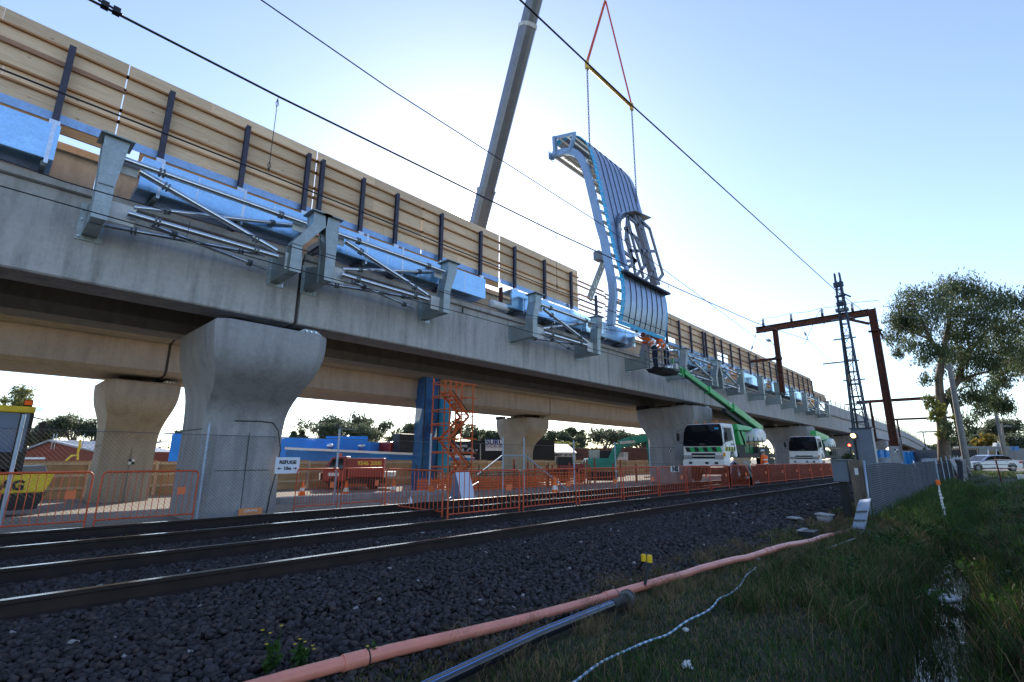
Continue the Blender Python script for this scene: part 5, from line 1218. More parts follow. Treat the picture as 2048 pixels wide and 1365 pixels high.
# ================================================================== TRUCKS
def cab_shell(mb, x0, y0, y1, m=None):
    prof = [(x0+.02, .62), (x0, .95), (x0+.03, 1.35), (x0+.12, 2.35), (x0+.26, 2.80), (x0+.45, 2.90), (x0+1.65, 2.92), (x0+1.75, 2.8), (x0+1.78, .95), (x0+1.45, .95), (x0+1.35, 1.12), (x0+1.1, 1.18), (x0+.85, 1.12), (x0+.72, .85), (x0+.70, .62)]
    return mb.prism(prof, y0, y1, 'y')
def platform_truck(x0, label, raised, chevrons):
    yL, yR = 8.92, 10.92     # camera side, far side
    t = thing('platform_truck', label, 'truck', (x0, 9.92, 0), 'white elevating platform trucks on the far track')
    obj('cab', cab_shell(MB(), x0, yL, yR), WHITE, t, bevel=.11)
    w = MB(); wp = [(x0-.005, 1.37, .06), (x0+.005, 1.50, .015), (x0+.092, 2.36, .02), (x0+.19, 2.68, .05), (x0+.235, 2.83, .12)]
    for i, (a, b_, c) in enumerate(wp): w.v += [(a, yL+c, b_), (a, yR-c, b_), (a+.08, yR-c, b_), (a+.08, yL+c, b_)]
    for i in range(4):
        for k in range(4): w.f.append((4*i+k, 4*i+(k+1) % 4, 4*i+4+(k+1) % 4, 4*i+4+k)); w.m.append(0)
    w.f += [(3, 2, 1, 0), (16, 17, 18, 19)]; w.m += [0, 0]
    ws = obj('windscreen', w, GLASS, t)
    for k in (.35, 1.1): obj('wiper', MB().bar((x0-.02, yL+k, 1.40), (x0+.03, yL+k+.55, 1.78), .02), BLACK, ws)
    obj('side_window', MB().hexa([(x0+.30, yL-.008, 1.62), (x0+1.30, yL-.008, 1.78), (x0+1.30, yL+.03, 1.78), (x0+.30, yL+.03, 1.62)], [(x0+.42, yL-.008, 2.60), (x0+1.30, yL-.008, 2.62), (x0+1.30, yL+.03, 2.62), (x0+.42, yL+.03, 2.60)]), mat('side_glass', (.015, .02, .025), .3, 0, spec=.05), t)
    d = MB(); 
    for a, b in [((x0+.22, 1.25), (x0+.30, 2.68)), ((x0+.30, 2.68), (x0+1.4, 2.70)), ((x0+1.4, 2.70), (x0+1.42, 1.3)), ((x0+.7, 1.22), (x0+1.42, 1.25))]: d.bar((a[0], yL-.004, a[1]), (b[0], yL-.004, b[1]), .012)
    obj('door_gap', d, DARKM, t); obj('door_handle', MB().box(x0+1.2, x0+1.36, yL-.03, yL-.004, 1.48, 1.53), BLACK, t)
    obj('emblem', MB().lathe([(.06, -.01), (.06, 0)], (x0+1.05, yL-.004, 1.52), 12, 'y'), BLACK, t)
    obj('grille', MB().box(x0-.012, x0+.02, 9.35, 10.5, 1.02, 1.10), BLACK, t); obj('grille', MB().box(x0-.012, x0+.02, 9.3, 10.55, .90, .98), BLACK, t)
    obj('bumper', MB().box(x0-.07, x0+.3, yL-.02, yR+.02, .62, .84), WHITE, t, bevel=.03)
    for yy in (yL+.04, yR-.44): obj('headlight', MB().box(x0-.02, x0+.03, yy, yy+.40, .88, 1.03), mat('lamp_glass', (.32, .33, .36), .15, .2), t, bevel=.01)
    for yy in (yL+.3, yL+.75, yR-.45): obj('fog_lamp', MB().box(x0-.078, x0-.06, yy, yy+.16, .70, .78), DARKM, t)
    for yy in (yL+.05,): obj('marker_light', MB().box(x0-.03, x0+.06, yy-.09, yy, .98, 1.12), mat('amber_lens', (.8, .35, .02), .3), t)
    for yy, s_ in ((yL, -1), (yR, 1)):
        q = obj('mirror', MB().box(x0-.12, x0-.05, yy+s_*.10, yy+s_*.24, 1.75, 2.25), BLACK, t, bevel=.02); obj('mirror_arm', MB().tube([(x0+.1, yy, 2.55), (x0-.08, yy+s_*.18, 2.4), (x0-.08, yy+s_*.18, 1.7), (x0+.05, yy, 1.55)], .014, 6), BLACK, q)
    for xx, yy in ((x0+.5, yL+.35), (x0+.5, yR-.5), (x0+.4, 9.9)): obj('roof_lamp', MB().lathe([(.05, 0), (.06, .02), (.05, .10), (.03, .12)], (xx, yy, 2.92), 8), mat('beacon_orange', (.6, .14, .02), .3), t)
    if chevrons:
        for k in range(8):
            a = yL+.08+k*.215; obj('chevron', MB().add([(x0-.014, a, 1.15), (x0-.014, a+.215, 1.15), (x0+.012, a+.31, 1.33), (x0+.012, a+.095, 1.33)], [(0, 1, 2, 3)]), BLACK if k % 2 else mat('chevron_green', (.02, .42, .12), .4), t)
        for k in range(8):
            a = x0+.05+k*.17; obj('side_chevron', MB().add([(a, yL-.006, 1.18), (a+.17, yL-.006, 1.18), (a+.25, yL-.006, 1.34), (a+.08, yL-.006, 1.34)], [(0, 1, 2, 3)]), BLACK if k % 2 else mat('chevron_lime', (.45, .55, .06), .4), t)
        obj('sticker', MB().box(x0+.125, x0+.14, yL+.16, yL+.36, 2.42, 2.58), CYANT, t)
    text('ISUZU' if chevrons else 'ISUZU', .10, (x0-.018, 9.92, 1.405), (0,-1,0), (0,0,1), mat('badge_grey', (.18, .18, .18), .4), t)
    obj('chassis', MB().box(x0+.9, x0+7.6, 9.35, 10.5, .55, .85), DARKM, t); obj('deck', MB().box(x0+2.0, x0+7.8, yL+.02, yR-.02, .95, 1.12), DARKM, t)
    obj('equipment_rack', MB().box(x0+2.0, x0+3.4, 9.1, 10.7, 1.125, 1.5), DARKM, t); obj('equipment_rack', MB().box(x0+5.4, x0+7.4, 9.1, 10.7, 1.125, 1.45), DARKM, t); obj('stowage_bin', MB().box(x0+6.0, x0+7.6, yL+.02, yL+.5, .5, .945), DARKM, t)
    obj('locker', MB().box(x0+2.0, x0+3.2, yL, yL+.5, .45, .945), DARKM, t, bevel=.02); obj('fuel_tank', MB().lathe([(.25, 0), (.27, .05), (.27, .8), (.25, .85)], (x0+1.95, yL+.3, .55), 14, 'x'), GALV, t, smooth=True)
    for xx in (x0+1.10, x0+5.4, x0+6.4):
        for yy in (yL+.14, yR-.14):
            w = obj('wheel', MB().lathe([(.26, -.13), (.42, -.13), (.46, -.08), (.46, .08), (.42, .13), (.26, .13)], (xx, yy, .66), 18, 'y'), BLACK, t, smooth=True, auto=40)
            obj('hub', MB().lathe([(.24, -.10), (.24, .10)], (xx, yy, .66), 12, 'y'), GALVD, w)
    obj('wheel_arch', MB().tube([(x0+1.1+.56*math.cos(a), yL-.01, .62+.56*math.sin(a)) for a in np.linspace(0, math.pi, 9)], .03, 6), mat('arch_blue_grey', (.20, .24, .33), .5), t)
    for xx in (x0+.45, x0+4.4): obj('rail_wheel', MB().lathe([(.20, -.06), (.20, .03), (.24, .03), (.24, .06)], (xx, 9.2, .40), 14, 'y'), BLACK, t)
    # turret
    tx = x0+4.6
    obj('turntable', MB().box(tx-.7, tx+.8, 9.3, 10.5, 1.12, 1.55), GREEND, t, bevel=.04)
    obj('turret', MB().hexa([(tx-.55, 9.5, 1.55), (tx+.3, 9.5, 1.55), (tx+.3, 10.3, 1.55), (tx-.55, 10.3, 1.55)], [(tx-.75, 9.55, 2.62), (tx+.5, 9.55, 2.62), (tx+.5, 10.25, 2.62), (tx-.75, 10.25, 2.62)]), GREENP, t, bevel=.04)
    obj('turret_head', MB().hexa([(tx-.9, 9.45, 2.62), (tx+1.5, 9.45, 2.72), (tx+1.5, 10.35, 2.72), (tx-.9, 10.35, 2.62)], [(tx-.9, 9.5, 3.08), (tx+1.5, 9.5, 3.0), (tx+1.5, 10.3, 3.0), (tx-.9, 10.3, 3.08)]), GREENP, t, bevel=.04)
    obj('hose_bundle', MB().tube([(tx-.8, 9.4, 2.6), (tx-.7, 9.3, 1.9), (tx-.3, 9.35, 1.3)], .05, 6), BLACK, t)
    obj('engine_cover', MB().prism([(tx+.9, 1.85), (tx+2.6, 1.85), (tx+2.6, 2.6), (tx+2.2, 2.85), (tx+1.5, 2.9), (tx+1.0, 2.5)], 9.1, 10.4, 'y'), WHITE, t, bevel=.12)
    for xx in (tx-.9, tx-.1, tx+.6, tx+1.3): obj('rail_post', MB().bar((xx, yL+.05, 1.12), (xx, yL+.05, 2.15), .035), DARKM, t)
    obj('hand_rail', MB().bar((tx-.9, yL+.05, 1.75), (tx+3, yL+.05, 1.75), .035), mat('rail_yellow', (.55, .45, .05), .5), t)
    obj('hand_rail', MB().bar((tx-.9, yL+.05, 2.15), (tx-.1, yL+.05, 2.15), .035), mat('rail_yellow', (.55, .45, .05), .5), t)
    zmap = lambda z: float(np.interp(z, [-1, .45, .62, 1.12, 1.36, 2.9, 3.2], [-1, .45, .95, 1.58, 1.88, 2.98, 3.22]))
    for c in kids(t):
        for o in [c]+kids(c):
            if o.name.split('.')[0] in ('wheel', 'hub', 'rail_wheel', 'wheel_arch', 'chassis', 'fuel_tank', 'locker'): continue
            if o.name.startswith('lettering'): o.location.z = zmap(o.location.z)+.06
            elif not o.data.get('zm'):
                for v in o.data.vertices:
                    if o.name.split('.')[0] in ('cab', 'windscreen', 'side_window', 'door_gap', 'sticker', 'roof_lamp') and v.co.z > 1.3: v.co.y *= 1-.11*((v.co.z-1.3)/1.6)**1.4
                    v.co.z = zmap(v.co.z)
                o.data['zm'] = 1
    return t, tx
tk, tx = platform_truck(24.15, 'white work platform truck with green chevrons and raised green boom', True, True)
B0, B1 = at(1517, 856, Y=9.8), at(1362, 741, Y=9.7)
def bx(p, q, w, h, m, name='boom_section'): return obj(name, MB().bar(p, q, w, h), m, tk, bevel=.02)
d = B1-B0
for u0, u1, w, h in ((-.03, .42, .32, .36), (.42, .72, .26, .29), (.72, .98, .21, .24)):
    s_ = bx(B0+d*u0, B0+d*u1, w, h, GREENP); obj('section_collar', MB().bar(B0+d*(u1-.012), B0+d*u1, w+.05, h+.05), GREENP, s_)
    obj('underside_shade_strip', MB().bar(B0+d*(u0+.01)+Vector((0, 0, -h*.5)), B0+d*(u1-.02)+Vector((0, 0, -h*.5)), w*.8, .05), GREEND, s_)  # dark green strip painting in the shade under the boom section
obj('lower_arm', MB().bar(B0+d*.05+Vector((0, .1, -.42)), B0+d*.50+Vector((0, .1, -.40)), .22, .20), DARKM, tk)
for u in (.2, .47): 
    c = B0+d*u; uu = d.normalized(); text('4M', .24, c+Vector((0, -.17, .02)), uu*-1 if uu.x < 0 else uu, (0,0,1), WHITE, tk, sx=1)
JB = B1; K1 = at(1346, 733, Y=9.7)
for dz in (.10, -.22): obj('jib_arm', MB().bar(JB+Vector((0,0,dz)), K1+Vector((0,0,dz-.02)), .09, .07), mat('jib_pale_green', (.16, .50, .24), .4), tk)
obj('jib_link', MB().bar(JB+Vector((0,0,.14)), JB+Vector((.12,0,-.28)), .12, .10), GREENP, tk); obj('jib_link', MB().bar(K1+Vector((0,0,.35)), K1+Vector((0,0,-.3)), .09, .09), GREENP, tk)
# basket
bk0 = at(1303, 745, Y=9.8); bx0, bx1, by0, by1, bz = bk0.x+.15, bk0.x+1.75, 9.35, 10.15, BZ-.0
obj('basket_floor', MB().hexa([(bx0+.1, by0+.1, bz-.16), (bx1-.1, by0+.1, bz-.16), (bx1-.1, by1-.1, bz-.16), (bx0+.1, by1-.1, bz-.16)], [(bx0, by0, bz), (bx1, by0, bz), (bx1, by1, bz), (bx0, by1, bz)]), DARKM, tk)
for z_ in (.42, .78, 1.08):
    m_ = MB()
    for a, b in (((bx0, by0), (bx1, by0)), ((bx1, by0), (bx1, by1)), ((bx1, by1), (bx0, by1)), ((bx0, by1), (bx0, by0))): m_.bar((*a, bz+z_), (*b, bz+z_), .03)
    obj('basket_rail', m_, GALVD, tk)
for xx in np.linspace(bx0, bx1, 5):
    for yy in (by0, by1): obj('basket_post', MB().bar((xx, yy, bz), (xx, yy, bz+1.08), .028), GALVD, tk)
obj('tool_tub', MB().lathe([(.20, 0), (.24, .22), (.22, .22)], (bx0+1.0, by0+.25, bz), 14), GALVB, tk, smooth=True)
obj('control_box', MB().box(bx1-.35, bx1-.05, by0+.02, by0+.25, bz+.1, bz+.35), WHITE2, tk)
# ladder at the truck's side
m_ = [at(1487, 922, Y=8.75), at(1512, 968, Y=8.3)]
for k, off in enumerate((0, .42)):
    obj('ladder_rail', MB().bar(m_[0]+Vector((off, 0, 0)), m_[1]+Vector((off, 0, 0)), .05, .07), GALV, tk)
for u in np.linspace(.1, .95, 7): c = m_[0].lerp(m_[1], u); obj('rung', MB().bar(c, c+Vector((.42, 0, 0)), .03), GALV, tk)
t2, tx2 = platform_truck(42.6, 'second white work platform truck, boom folded, parked farther along the track', False, False)
obj('folded_boom', MB().bar((tx2+2.5, 9.7, 3.0), (tx2-2.4, 9.6, 3.25), .42, .42), GREENP, t2, bevel=.03); obj('folded_arm', MB().bar((tx2-1.2, 9.5, 2.5), (tx2-2.2, 9.5, 1.3), .3, .3), GREENP, t2)
obj('basket_frame', MB().box(tx2-2.3, tx2-1.3, 9.2, 10.3, 1.3, 2.3), DARKM, t2)

# red truck with phone number, behind the fence
t = thing('red_truck', 'red crew truck with yellow phone number on its body, behind the fence', 'truck', (15.2, 26.3, -.4))
RX = Vector((14.0, 27.3)); RD_ = Vector((.80, -.60)); RN = Vector((-.60, -.80))
def rp(u, v, z): q = RX+RD_*u*.93+RN*v; return (q.x, q.y, z*.84-.4)
def rbox(name, u0, u1, v0, v1, z0, z1, m, par=None, **k): return obj(name, MB().hexa([rp(u0, v0, z0), rp(u1, v0, z0), rp(u1, v1, z0), rp(u0, v1, z0)][::-1], [rp(u0, v0, z1), rp(u1, v0, z1), rp(u1, v1, z1), rp(u0, v1, z1)][::-1]), m, par or t, **k)
rbox('cab', 0, 1.3, -.9, .9, .5, 1.25, REDP, bevel=.06)
obj('cab_upper', MB().hexa([rp(0.05, -.88, 1.25), rp(1.3, -.88, 1.25), rp(1.3, .88, 1.25), rp(0.05, .88, 1.25)], [rp(.45, -.8, 2.05), rp(1.3, -.8, 2.1), rp(1.3, .8, 2.1), rp(.45, .8, 2.05)]), REDP, t, bevel=.05)
obj('windscreen', MB().hexa([rp(-.02, -.8, 1.3), rp(0.02, -.8, 1.3), rp(0.02, .8, 1.3), rp(-.02, .8, 1.3)], [rp(.38, -.74, 1.98), rp(.42, -.74, 1.98), rp(.42, .74, 1.98), rp(.38, .74, 1.98)]), GLASSB, t)
obj('side_window', MB().hexa([rp(.25, .885, 1.3), rp(1.1, .885, 1.3), rp(1.1, .90, 1.3), rp(.25, .90, 1.3)], [rp(.5, .82, 1.95), rp(1.1, .82, 1.95), rp(1.1, .85, 1.95), rp(.5, .85, 1.95)]), GLASS, t)
rbox('body', 1.4, 3.45, -.95, .95, .75, 1.98, REDP, bevel=.03); rbox('chassis', .2, 3.6, -.7, .7, .35, .7, DARKM)
bt = rbox('body_panel', 1.9, 3.4, .955, .965, 1.45, 1.85, mat('panel_red', (.50, .03, .02), .4))
text('9546 2000', .30, rp(2.62, .98, 1.65), (RD_.x, RD_.y, 0), (0,0,1), mat('number_yellow', (.85, .62, .05), .5), t, bold=.008)
for u in (.7, 2.9): 
    c = rp(u, .8, .40); w = obj('wheel', MB().lathe([(.2, -.1), (.36, -.1), (.38, 0), (.36, .1), (.2, .1)], c, 14, 'y'), BLACK, t)
rbox('bull_bar', -.2, -.12, -.85, .85, .6, 1.05, CHROME); rbox('number_plate', -.22, -.2, -.25, .25, .62, .75, WHITE); rbox('side_decal', .3, .9, .905, .91, .85, 1.05, WHITE)
for v in (-.5, .5): c = rp(.7, v, 2.1); obj('beacon', MB().lathe([(.08, 0), (.08, .12), (.04, .16)], c, 8), mat('beacon_red', (.7, .1, .03), .4), t)
rbox('tray', 3.5, 4.1, -.9, .9, .8, 1.1, WHITE2)

# yellow roller at the left edge
t = thing('yellow_roller', 'yellow and black road roller half out of frame at the left edge', 'roller', (-.5, 20.4, -.3))
q0 = at(0, 1000, Y=20.4)
ex = lambda px_: at(px_, 950, Y=20.2).x
zz = lambda py2, px_=60: at(px_, py2, Y=20.2).z
X = [ex(k) for k in (0, 35, 90, 108, 41)]
obj('rear_frame', MB().prism([(-3.2, zz(968)), (X[3]-.12, zz(962)), (X[3], zz(948)), (X[3]+.02, zz(947)), (X[3], zz(952)), (-3.2, zz(950))][:3]+[(X[3], zz(948)), (-3.2, zz(948))], 20.0, 21.6, 'y'), YELL, t)
obj('engine_hood', MB().prism([(-3.2, zz(990)), (ex(93), zz(985)), (ex(104), zz(962)), (ex(107), zz(948)), (ex(20), zz(953)), (-3.2, zz(953))], 19.95, 21.7, 'y'), YELL, t, bevel=.05)
obj('hood_top', MB().prism([(ex(0), zz(952)), (ex(93), zz(948)), (ex(88), zz(931)), (ex(15), zz(934)), (-3, zz(934))], 20.0, 21.6, 'y'), mat('hood_grey', (.16, .17, .19), .5), t, bevel=.05)
text('BOMAG', .36, (ex(-12), 19.90, zz(969)), (1,0,-.04), (0,0,1), INK, t, bold=.016)
obj('under_frame', MB().prism([(-3.2, zz(1024)), (ex(84), zz(1018)), (ex(98), zz(985)), (-3.2, zz(990))], 20.0, 21.6, 'y'), DARKM, t)
0 and obj('drum', MB().lathe([(.60, 0), (.62, .02), (.62, 1.7), (.60, 1.72)], (ex(38), 19.95, zz(1030)+.36), 24, 'y'), DARKM, t, smooth=True, auto=40)
obj('cab_roof', MB().box(-3.2, ex(41), 19.9, 21.7, zz(826, 20), zz(813, 20)), YELL, t, bevel=.03)
obj('cab_lower', MB().box(-3.2, ex(33), 20.0, 21.6, zz(950, 20), zz(905, 20)), DARKM, t)
g = obj('cab_glass', MB().box(-3.1, ex(33), 20.02, 21.58, zz(905, 20)+.001, zz(826, 20)-.001), mat('cab_blue_glass', (.03, .10, .28), .12, 0, spec=.35), t)
for px_ in (18, 38): obj('cab_pillar', MB().box(ex(px_)-.05, ex(px_)+.03, 19.97, 20.05, zz(950, 20), zz(826, 20)), DARKM, t)
obj('mirror', MB().box(ex(54), ex(68), 19.7, 19.9, zz(872), zz(845)), BLACK, t, bevel=.03); obj('mirror_arm', MB().tube([(ex(41), 19.95, zz(836)), (ex(60), 19.8, zz(840))], .02, 6), BLACK, t)
obj('work_lamp', MB().box(ex(40), ex(55), 19.85, 20.0, zz(823), zz(815)), CHROME, t); obj('warning_panel', MB().box(ex(17), ex(33), 20.3, 20.35, zz(810), zz(801)), ORANGEV, t); obj('panel_frame', MB().box(ex(15), ex(35), 20.36, 20.4, zz(813), zz(799)), DARKM, t)

# green excavator
t = thing('green_excavator', 'teal green excavator with bent boom, left of the second pier', 'excavator', (29.3, 19.2, -.4))
G = lambda x, y, D=33.5: at(x, y, D=D)
a, b = G(1178, 945), G(1232, 915)
def vbox(name, x0, y0, x1, y1, D, dep, m, **k):
    A, Bv = at(x0, y1, D=D), at(x1, y0, D=D); r_ = Vector((RT.x, RT.y, 0)).normalized(); f_ = Vector((F.x, F.y, 0)).normalized()*dep; L = (Bv-A).dot(r_)
    c = [A, A+r_*L, A+r_*L+f_, A+f_]; return obj(name, MB().hexa([(v.x, v.y, A.z) for v in c], [(v.x, v.y, Bv.z) for v in c]), m, t, **k)
vbox('engine_body', 1176, 917, 1232, 941, 33, 2.2, TEAL, bevel=.12); vbox('counterweight', 1174, 922, 1186, 940, 32.8, 2.4, TEAL, bevel=.1); vbox('operator_cab', 1196, 902, 1226, 918, 33.6, 1.2, DARKM, bevel=.05); vbox('canopy_rail', 1178, 900, 1200, 917, 33.4, .1, GLASSB)
vbox('track', 1176, 944, 1236, 962, 33, .6, BLACK, bevel=.1)
bp = [G(1222, 925), G(1238, 890), G(1262, 882), G(1296, 877), G(1300, 890), G(1305, 938)]
for i, (w, h) in enumerate([(.35, .5), (.35, .55), (.35, .45)]): obj('boom_part', MB().bar(bp[i], bp[i+1], w, h), TEAL, t, bevel=.04)
obj('dipper_arm', MB().bar(bp[3]+Vector((0,0,.1)), bp[5], .3, .34), TEAL, t, bevel=.03); obj('hydraulic_ram', MB().tube([G(1232, 895), G(1262, 875), G(1292, 872)], .06, 6), GREEND, t); obj('boom_stripe', MB().bar(G(1240, 886, 33.2), G(1270, 884, 33.2), .05, .18), WHITE2, t)
# small red and black loader beside it
t = thing('skid_loader', 'dark red skid loader in shade left of the green excavator', 'loader', (26, 20, -.4))
vbox('loader_body', 1118, 928, 1168, 950, 31, 1.5, REDP, bevel=.06); vbox('loader_cab', 1116, 914, 1146, 930, 31, 1.4, DARKM, bevel=.05); vbox('loader_bucket', 1100, 940, 1119, 958, 31, 1.3, RUST)
for x_ in (1128, 1158): c = at(x_, 953, D=30.9); obj('wheel', MB().lathe([(.2, -.12), (.42, -.12), (.42, .12), (.2, .12)], c, 12, 'y'), BLACK, t)

# silver car on the side road, seen side on
t = thing('silver_car', 'silver four door car on the side road at the right edge', 'car', (60, -1.0, .25))
cl, cr_ = at(1938, 943, D=45), at(2062, 944, D=45); rr = Vector((RT.x, RT.y, 0)).normalized(); ff = Vector((F.x, F.y, 0)).normalized()
fwd = -rr; org = Vector((cl.x, cl.y, .26)); S_ = 1.05
def cp(u, v, z): q = org+rr*u*S_+ff*v*S_; return (q.x, q.y, .26+z*S_)
SILVER = mat('car_silver', (.42, .46, .54), .28, .55, .06, 3)
body = [(.03, .32), (.0, .55), (.10, .66), (.75, .80), (1.35, .86), (2.2, 1.0), (3.9, .98), (4.6, .92), (4.75, .75), (4.78, .35), (4.4, .26), (4.25, .26)]
def carprism(name, prof, v0, v1, m, taper=0, **k):
    m_ = MB(); n = len(prof); m_.v = [cp(u, v0+taper*max(0, z-.95), z) for u, z in prof]+[cp(u, v1-taper*max(0, z-.95), z) for u, z in prof]
    m_.f = [tuple(reversed(range(n))), tuple(range(n, 2*n))]+[(i, (i+1) % n, n+(i+1) % n, n+i) for i in range(n)]; m_.m = [0]*len(m_.f); return obj(name, m_, m, t, **k)
carprism('body', [(.08, .25), (.0, .38), (.02, .58), (.12, .68), (.8, .80), (1.45, .90), (3.9, .95), (4.65, .90), (4.78, .70), (4.8, .38), (4.65, .25)], 0, 1.7, SILVER, bevel=.05)
carprism('cabin', [(1.35, .90), (2.05, 1.33), (2.4, 1.40), (3.2, 1.40), (3.55, 1.34), (4.25, .95)], .06, 1.64, SILVER, .30, bevel=.04)
carprism('side_window', [(1.62, .95), (2.12, 1.29), (2.62, 1.33), (2.66, .95)], .02, .07, GLASS, .30); carprism('side_window', [(2.74, .95), (2.74, 1.33), (3.2, 1.33), (3.45, 1.28), (3.75, .96)], .02, .07, GLASS, .30); carprism('rear_quarter_glass', [(3.82, .97), (3.55, 1.26), (3.66, 1.24), (4.05, .97)], .02, .07, GLASS, .30)
carprism('windscreen', [(1.36, .915), (2.02, 1.335), (2.10, 1.35), (1.46, .915)], .16, 1.54, GLASS, .30); carprism('rear_screen', [(3.56, 1.345), (4.26, .965), (4.18, .96), (3.5, 1.35)], .16, 1.54, GLASS, .30)
carprism('sill', [(1.05, .22), (1.05, .30), (3.5, .30), (3.5, .22)], -.015, .03, DARKM); carprism('rub_strip', [(1.2, .56), (1.2, .60), (3.5, .60), (3.5, .56)], -.02, .03, DARKM)
for u in (2.4, 3.35): carprism('door_handle', [(u, .80), (u, .83), (u+.18, .83), (u+.18, .80)], -.02, .01, BLACK)
carprism('headlight', [(.02, .58), (.06, .66), (.35, .70), (.35, .60)], -.01, .02, CHROME); carprism('tail_light', [(4.5, .70), (4.5, .85), (4.74, .84), (4.78, .70)], -.012, .02, mat('tail_red', (.5, .02, .02), .3))
nrm = ff
for u in (.85, 3.85):
    c0, c1 = Vector(cp(u, -.03, .31)), Vector(cp(u, .18, .31)); w = obj('wheel', MB().tube([c0, c1], .315*S_, 20), BLACK, t, smooth=True, auto=40); obj('hub_cap', MB().tube([c0-ff*.012, c0], .17*S_, 14), GALVD, w)
    obj('wheel_arch', MB().tube([Vector(cp(u+.38*math.cos(a), -.008, .33+.38*math.sin(a))) for a in np.linspace(0, math.pi, 9)], .03, 5), DARKM, t)

# ================================================================== SCAFFOLD STAIR TOWER, WRAPPED COLUMN
t = thing('scaffold_tower', 'orange scaffold stair tower under the far viaduct', 'scaffold', (17.6, 20.2, -.4))
SO = mat('scaffold_orange', (.60, .13, .03), .6, 0, .15, 5)
sx0, sx1, sy0, sy1 = 16.5, 18.1, 19.7, 21.1
for xx in (sx0, (sx0+sx1)/2, sx1):
    for yy in (sy0, sy1): obj('standard', MB().tube([(xx, yy, -.4), (xx, yy, 5.7)], .04, 6), SO, t)
for k, zz_ in enumerate(np.arange(.1, 5.7, .72)):
    for yy in (sy0, sy1): obj('ledger', MB().tube([(sx0-.1, yy, zz_), (sx1+.3, yy, zz_)], .03, 5), SO, t)
    for xx in (sx0, sx1): obj('transom', MB().tube([(xx, sy0, zz_+.05), (xx, sy1, zz_+.05)], .03, 5), SO, t)
for k in range(4):
    z0 = -.3+k*1.25; a, b = (sx0+.1, sx1-.1) if k % 2 == 0 else (sx1-.1, sx0+.1)
    for yy in (sy0+.2, sy0+.9): obj('stringer', MB().bar((a, yy, z0), (b, yy, z0+1.25), .05, .12), SO, t)
    for u in np.linspace(.08, .92, 7): obj('tread', MB().box(lerp(a, b, u)-.12, lerp(a, b, u)+.12, sy0+.2, sy0+.9, z0+1.25*u, z0+1.25*u+.03), SO, t)
    obj('diagonal', MB().tube([(a, sy0-.03, z0), (b, sy0-.03, z0+1.25)], .025, 5), RUST, t)
c_ = at(848, 940, D=27)
NET = mat('blue_scaffold_net', (.008, .05, .20), .7, 0, 0, 1.3, col2=(.012, .17, .40), alpha=.78)
t = thing('wrapped_column', 'square scaffold column wrapped in dark blue netting left of the stair tower', 'column', (c_.x, c_.y, -.4))
m_ = MB(); nn = 14
for k in range(nn+1):
    z = -.4+k*6.2/nn; o_ = len(m_.v)
    for a, b in ((-.48, -.4), (.0, -.46), (.48, -.4), (.48, .4), (-.48, .4)): m_.v.append((c_.x+a+random.uniform(-.05, .05), c_.y+b+random.uniform(-.05, .05), z))
for k in range(nn):
    for i in range(5): m_.f.append((k*5+i, k*5+(i+1) % 5, k*5+5+(i+1) % 5, k*5+5+i)); m_.m.append(0)
obj('netting', m_, NET, t)
for a in (-.57, .57): obj('upright', MB().tube([(c_.x+a*.86, c_.y-.47, -.4), (c_.x+a*.86, c_.y-.47, 5.8)], .03, 6), DARKM, t)
c2 = at(890, 880, D=28); t = thing('cyan_sheet', 'bright cyan sheet hanging behind the stair tower', 'sheet', (c2.x, c2.y, 0))
m_ = MB(); a, b = at(873, 862, D=28), at(901, 925, D=28)
m_ = MB(); r_ = Vector((RT.x, RT.y, 0)).normalized(); L = (b-a).dot(r_)
for k in range(9):
    for j in range(5): q = a+r_*L*j/4; m_.v.append((q.x+random.uniform(-.04, .04), q.y+random.uniform(-.04, .04), lerp(4.6, .5, k/8)))
for k in range(8):
    for j in range(4): m_.f.append((k*5+j, k*5+j+1, k*5+6+j, k*5+5+j)); m_.m.append(0)
so_ = obj('cloth', m_, mat('cyan_cloth', (.02, .38, .60), .6), t, smooth=True); so_.modifiers.new('solid', 'SOLIDIFY').thickness = .02

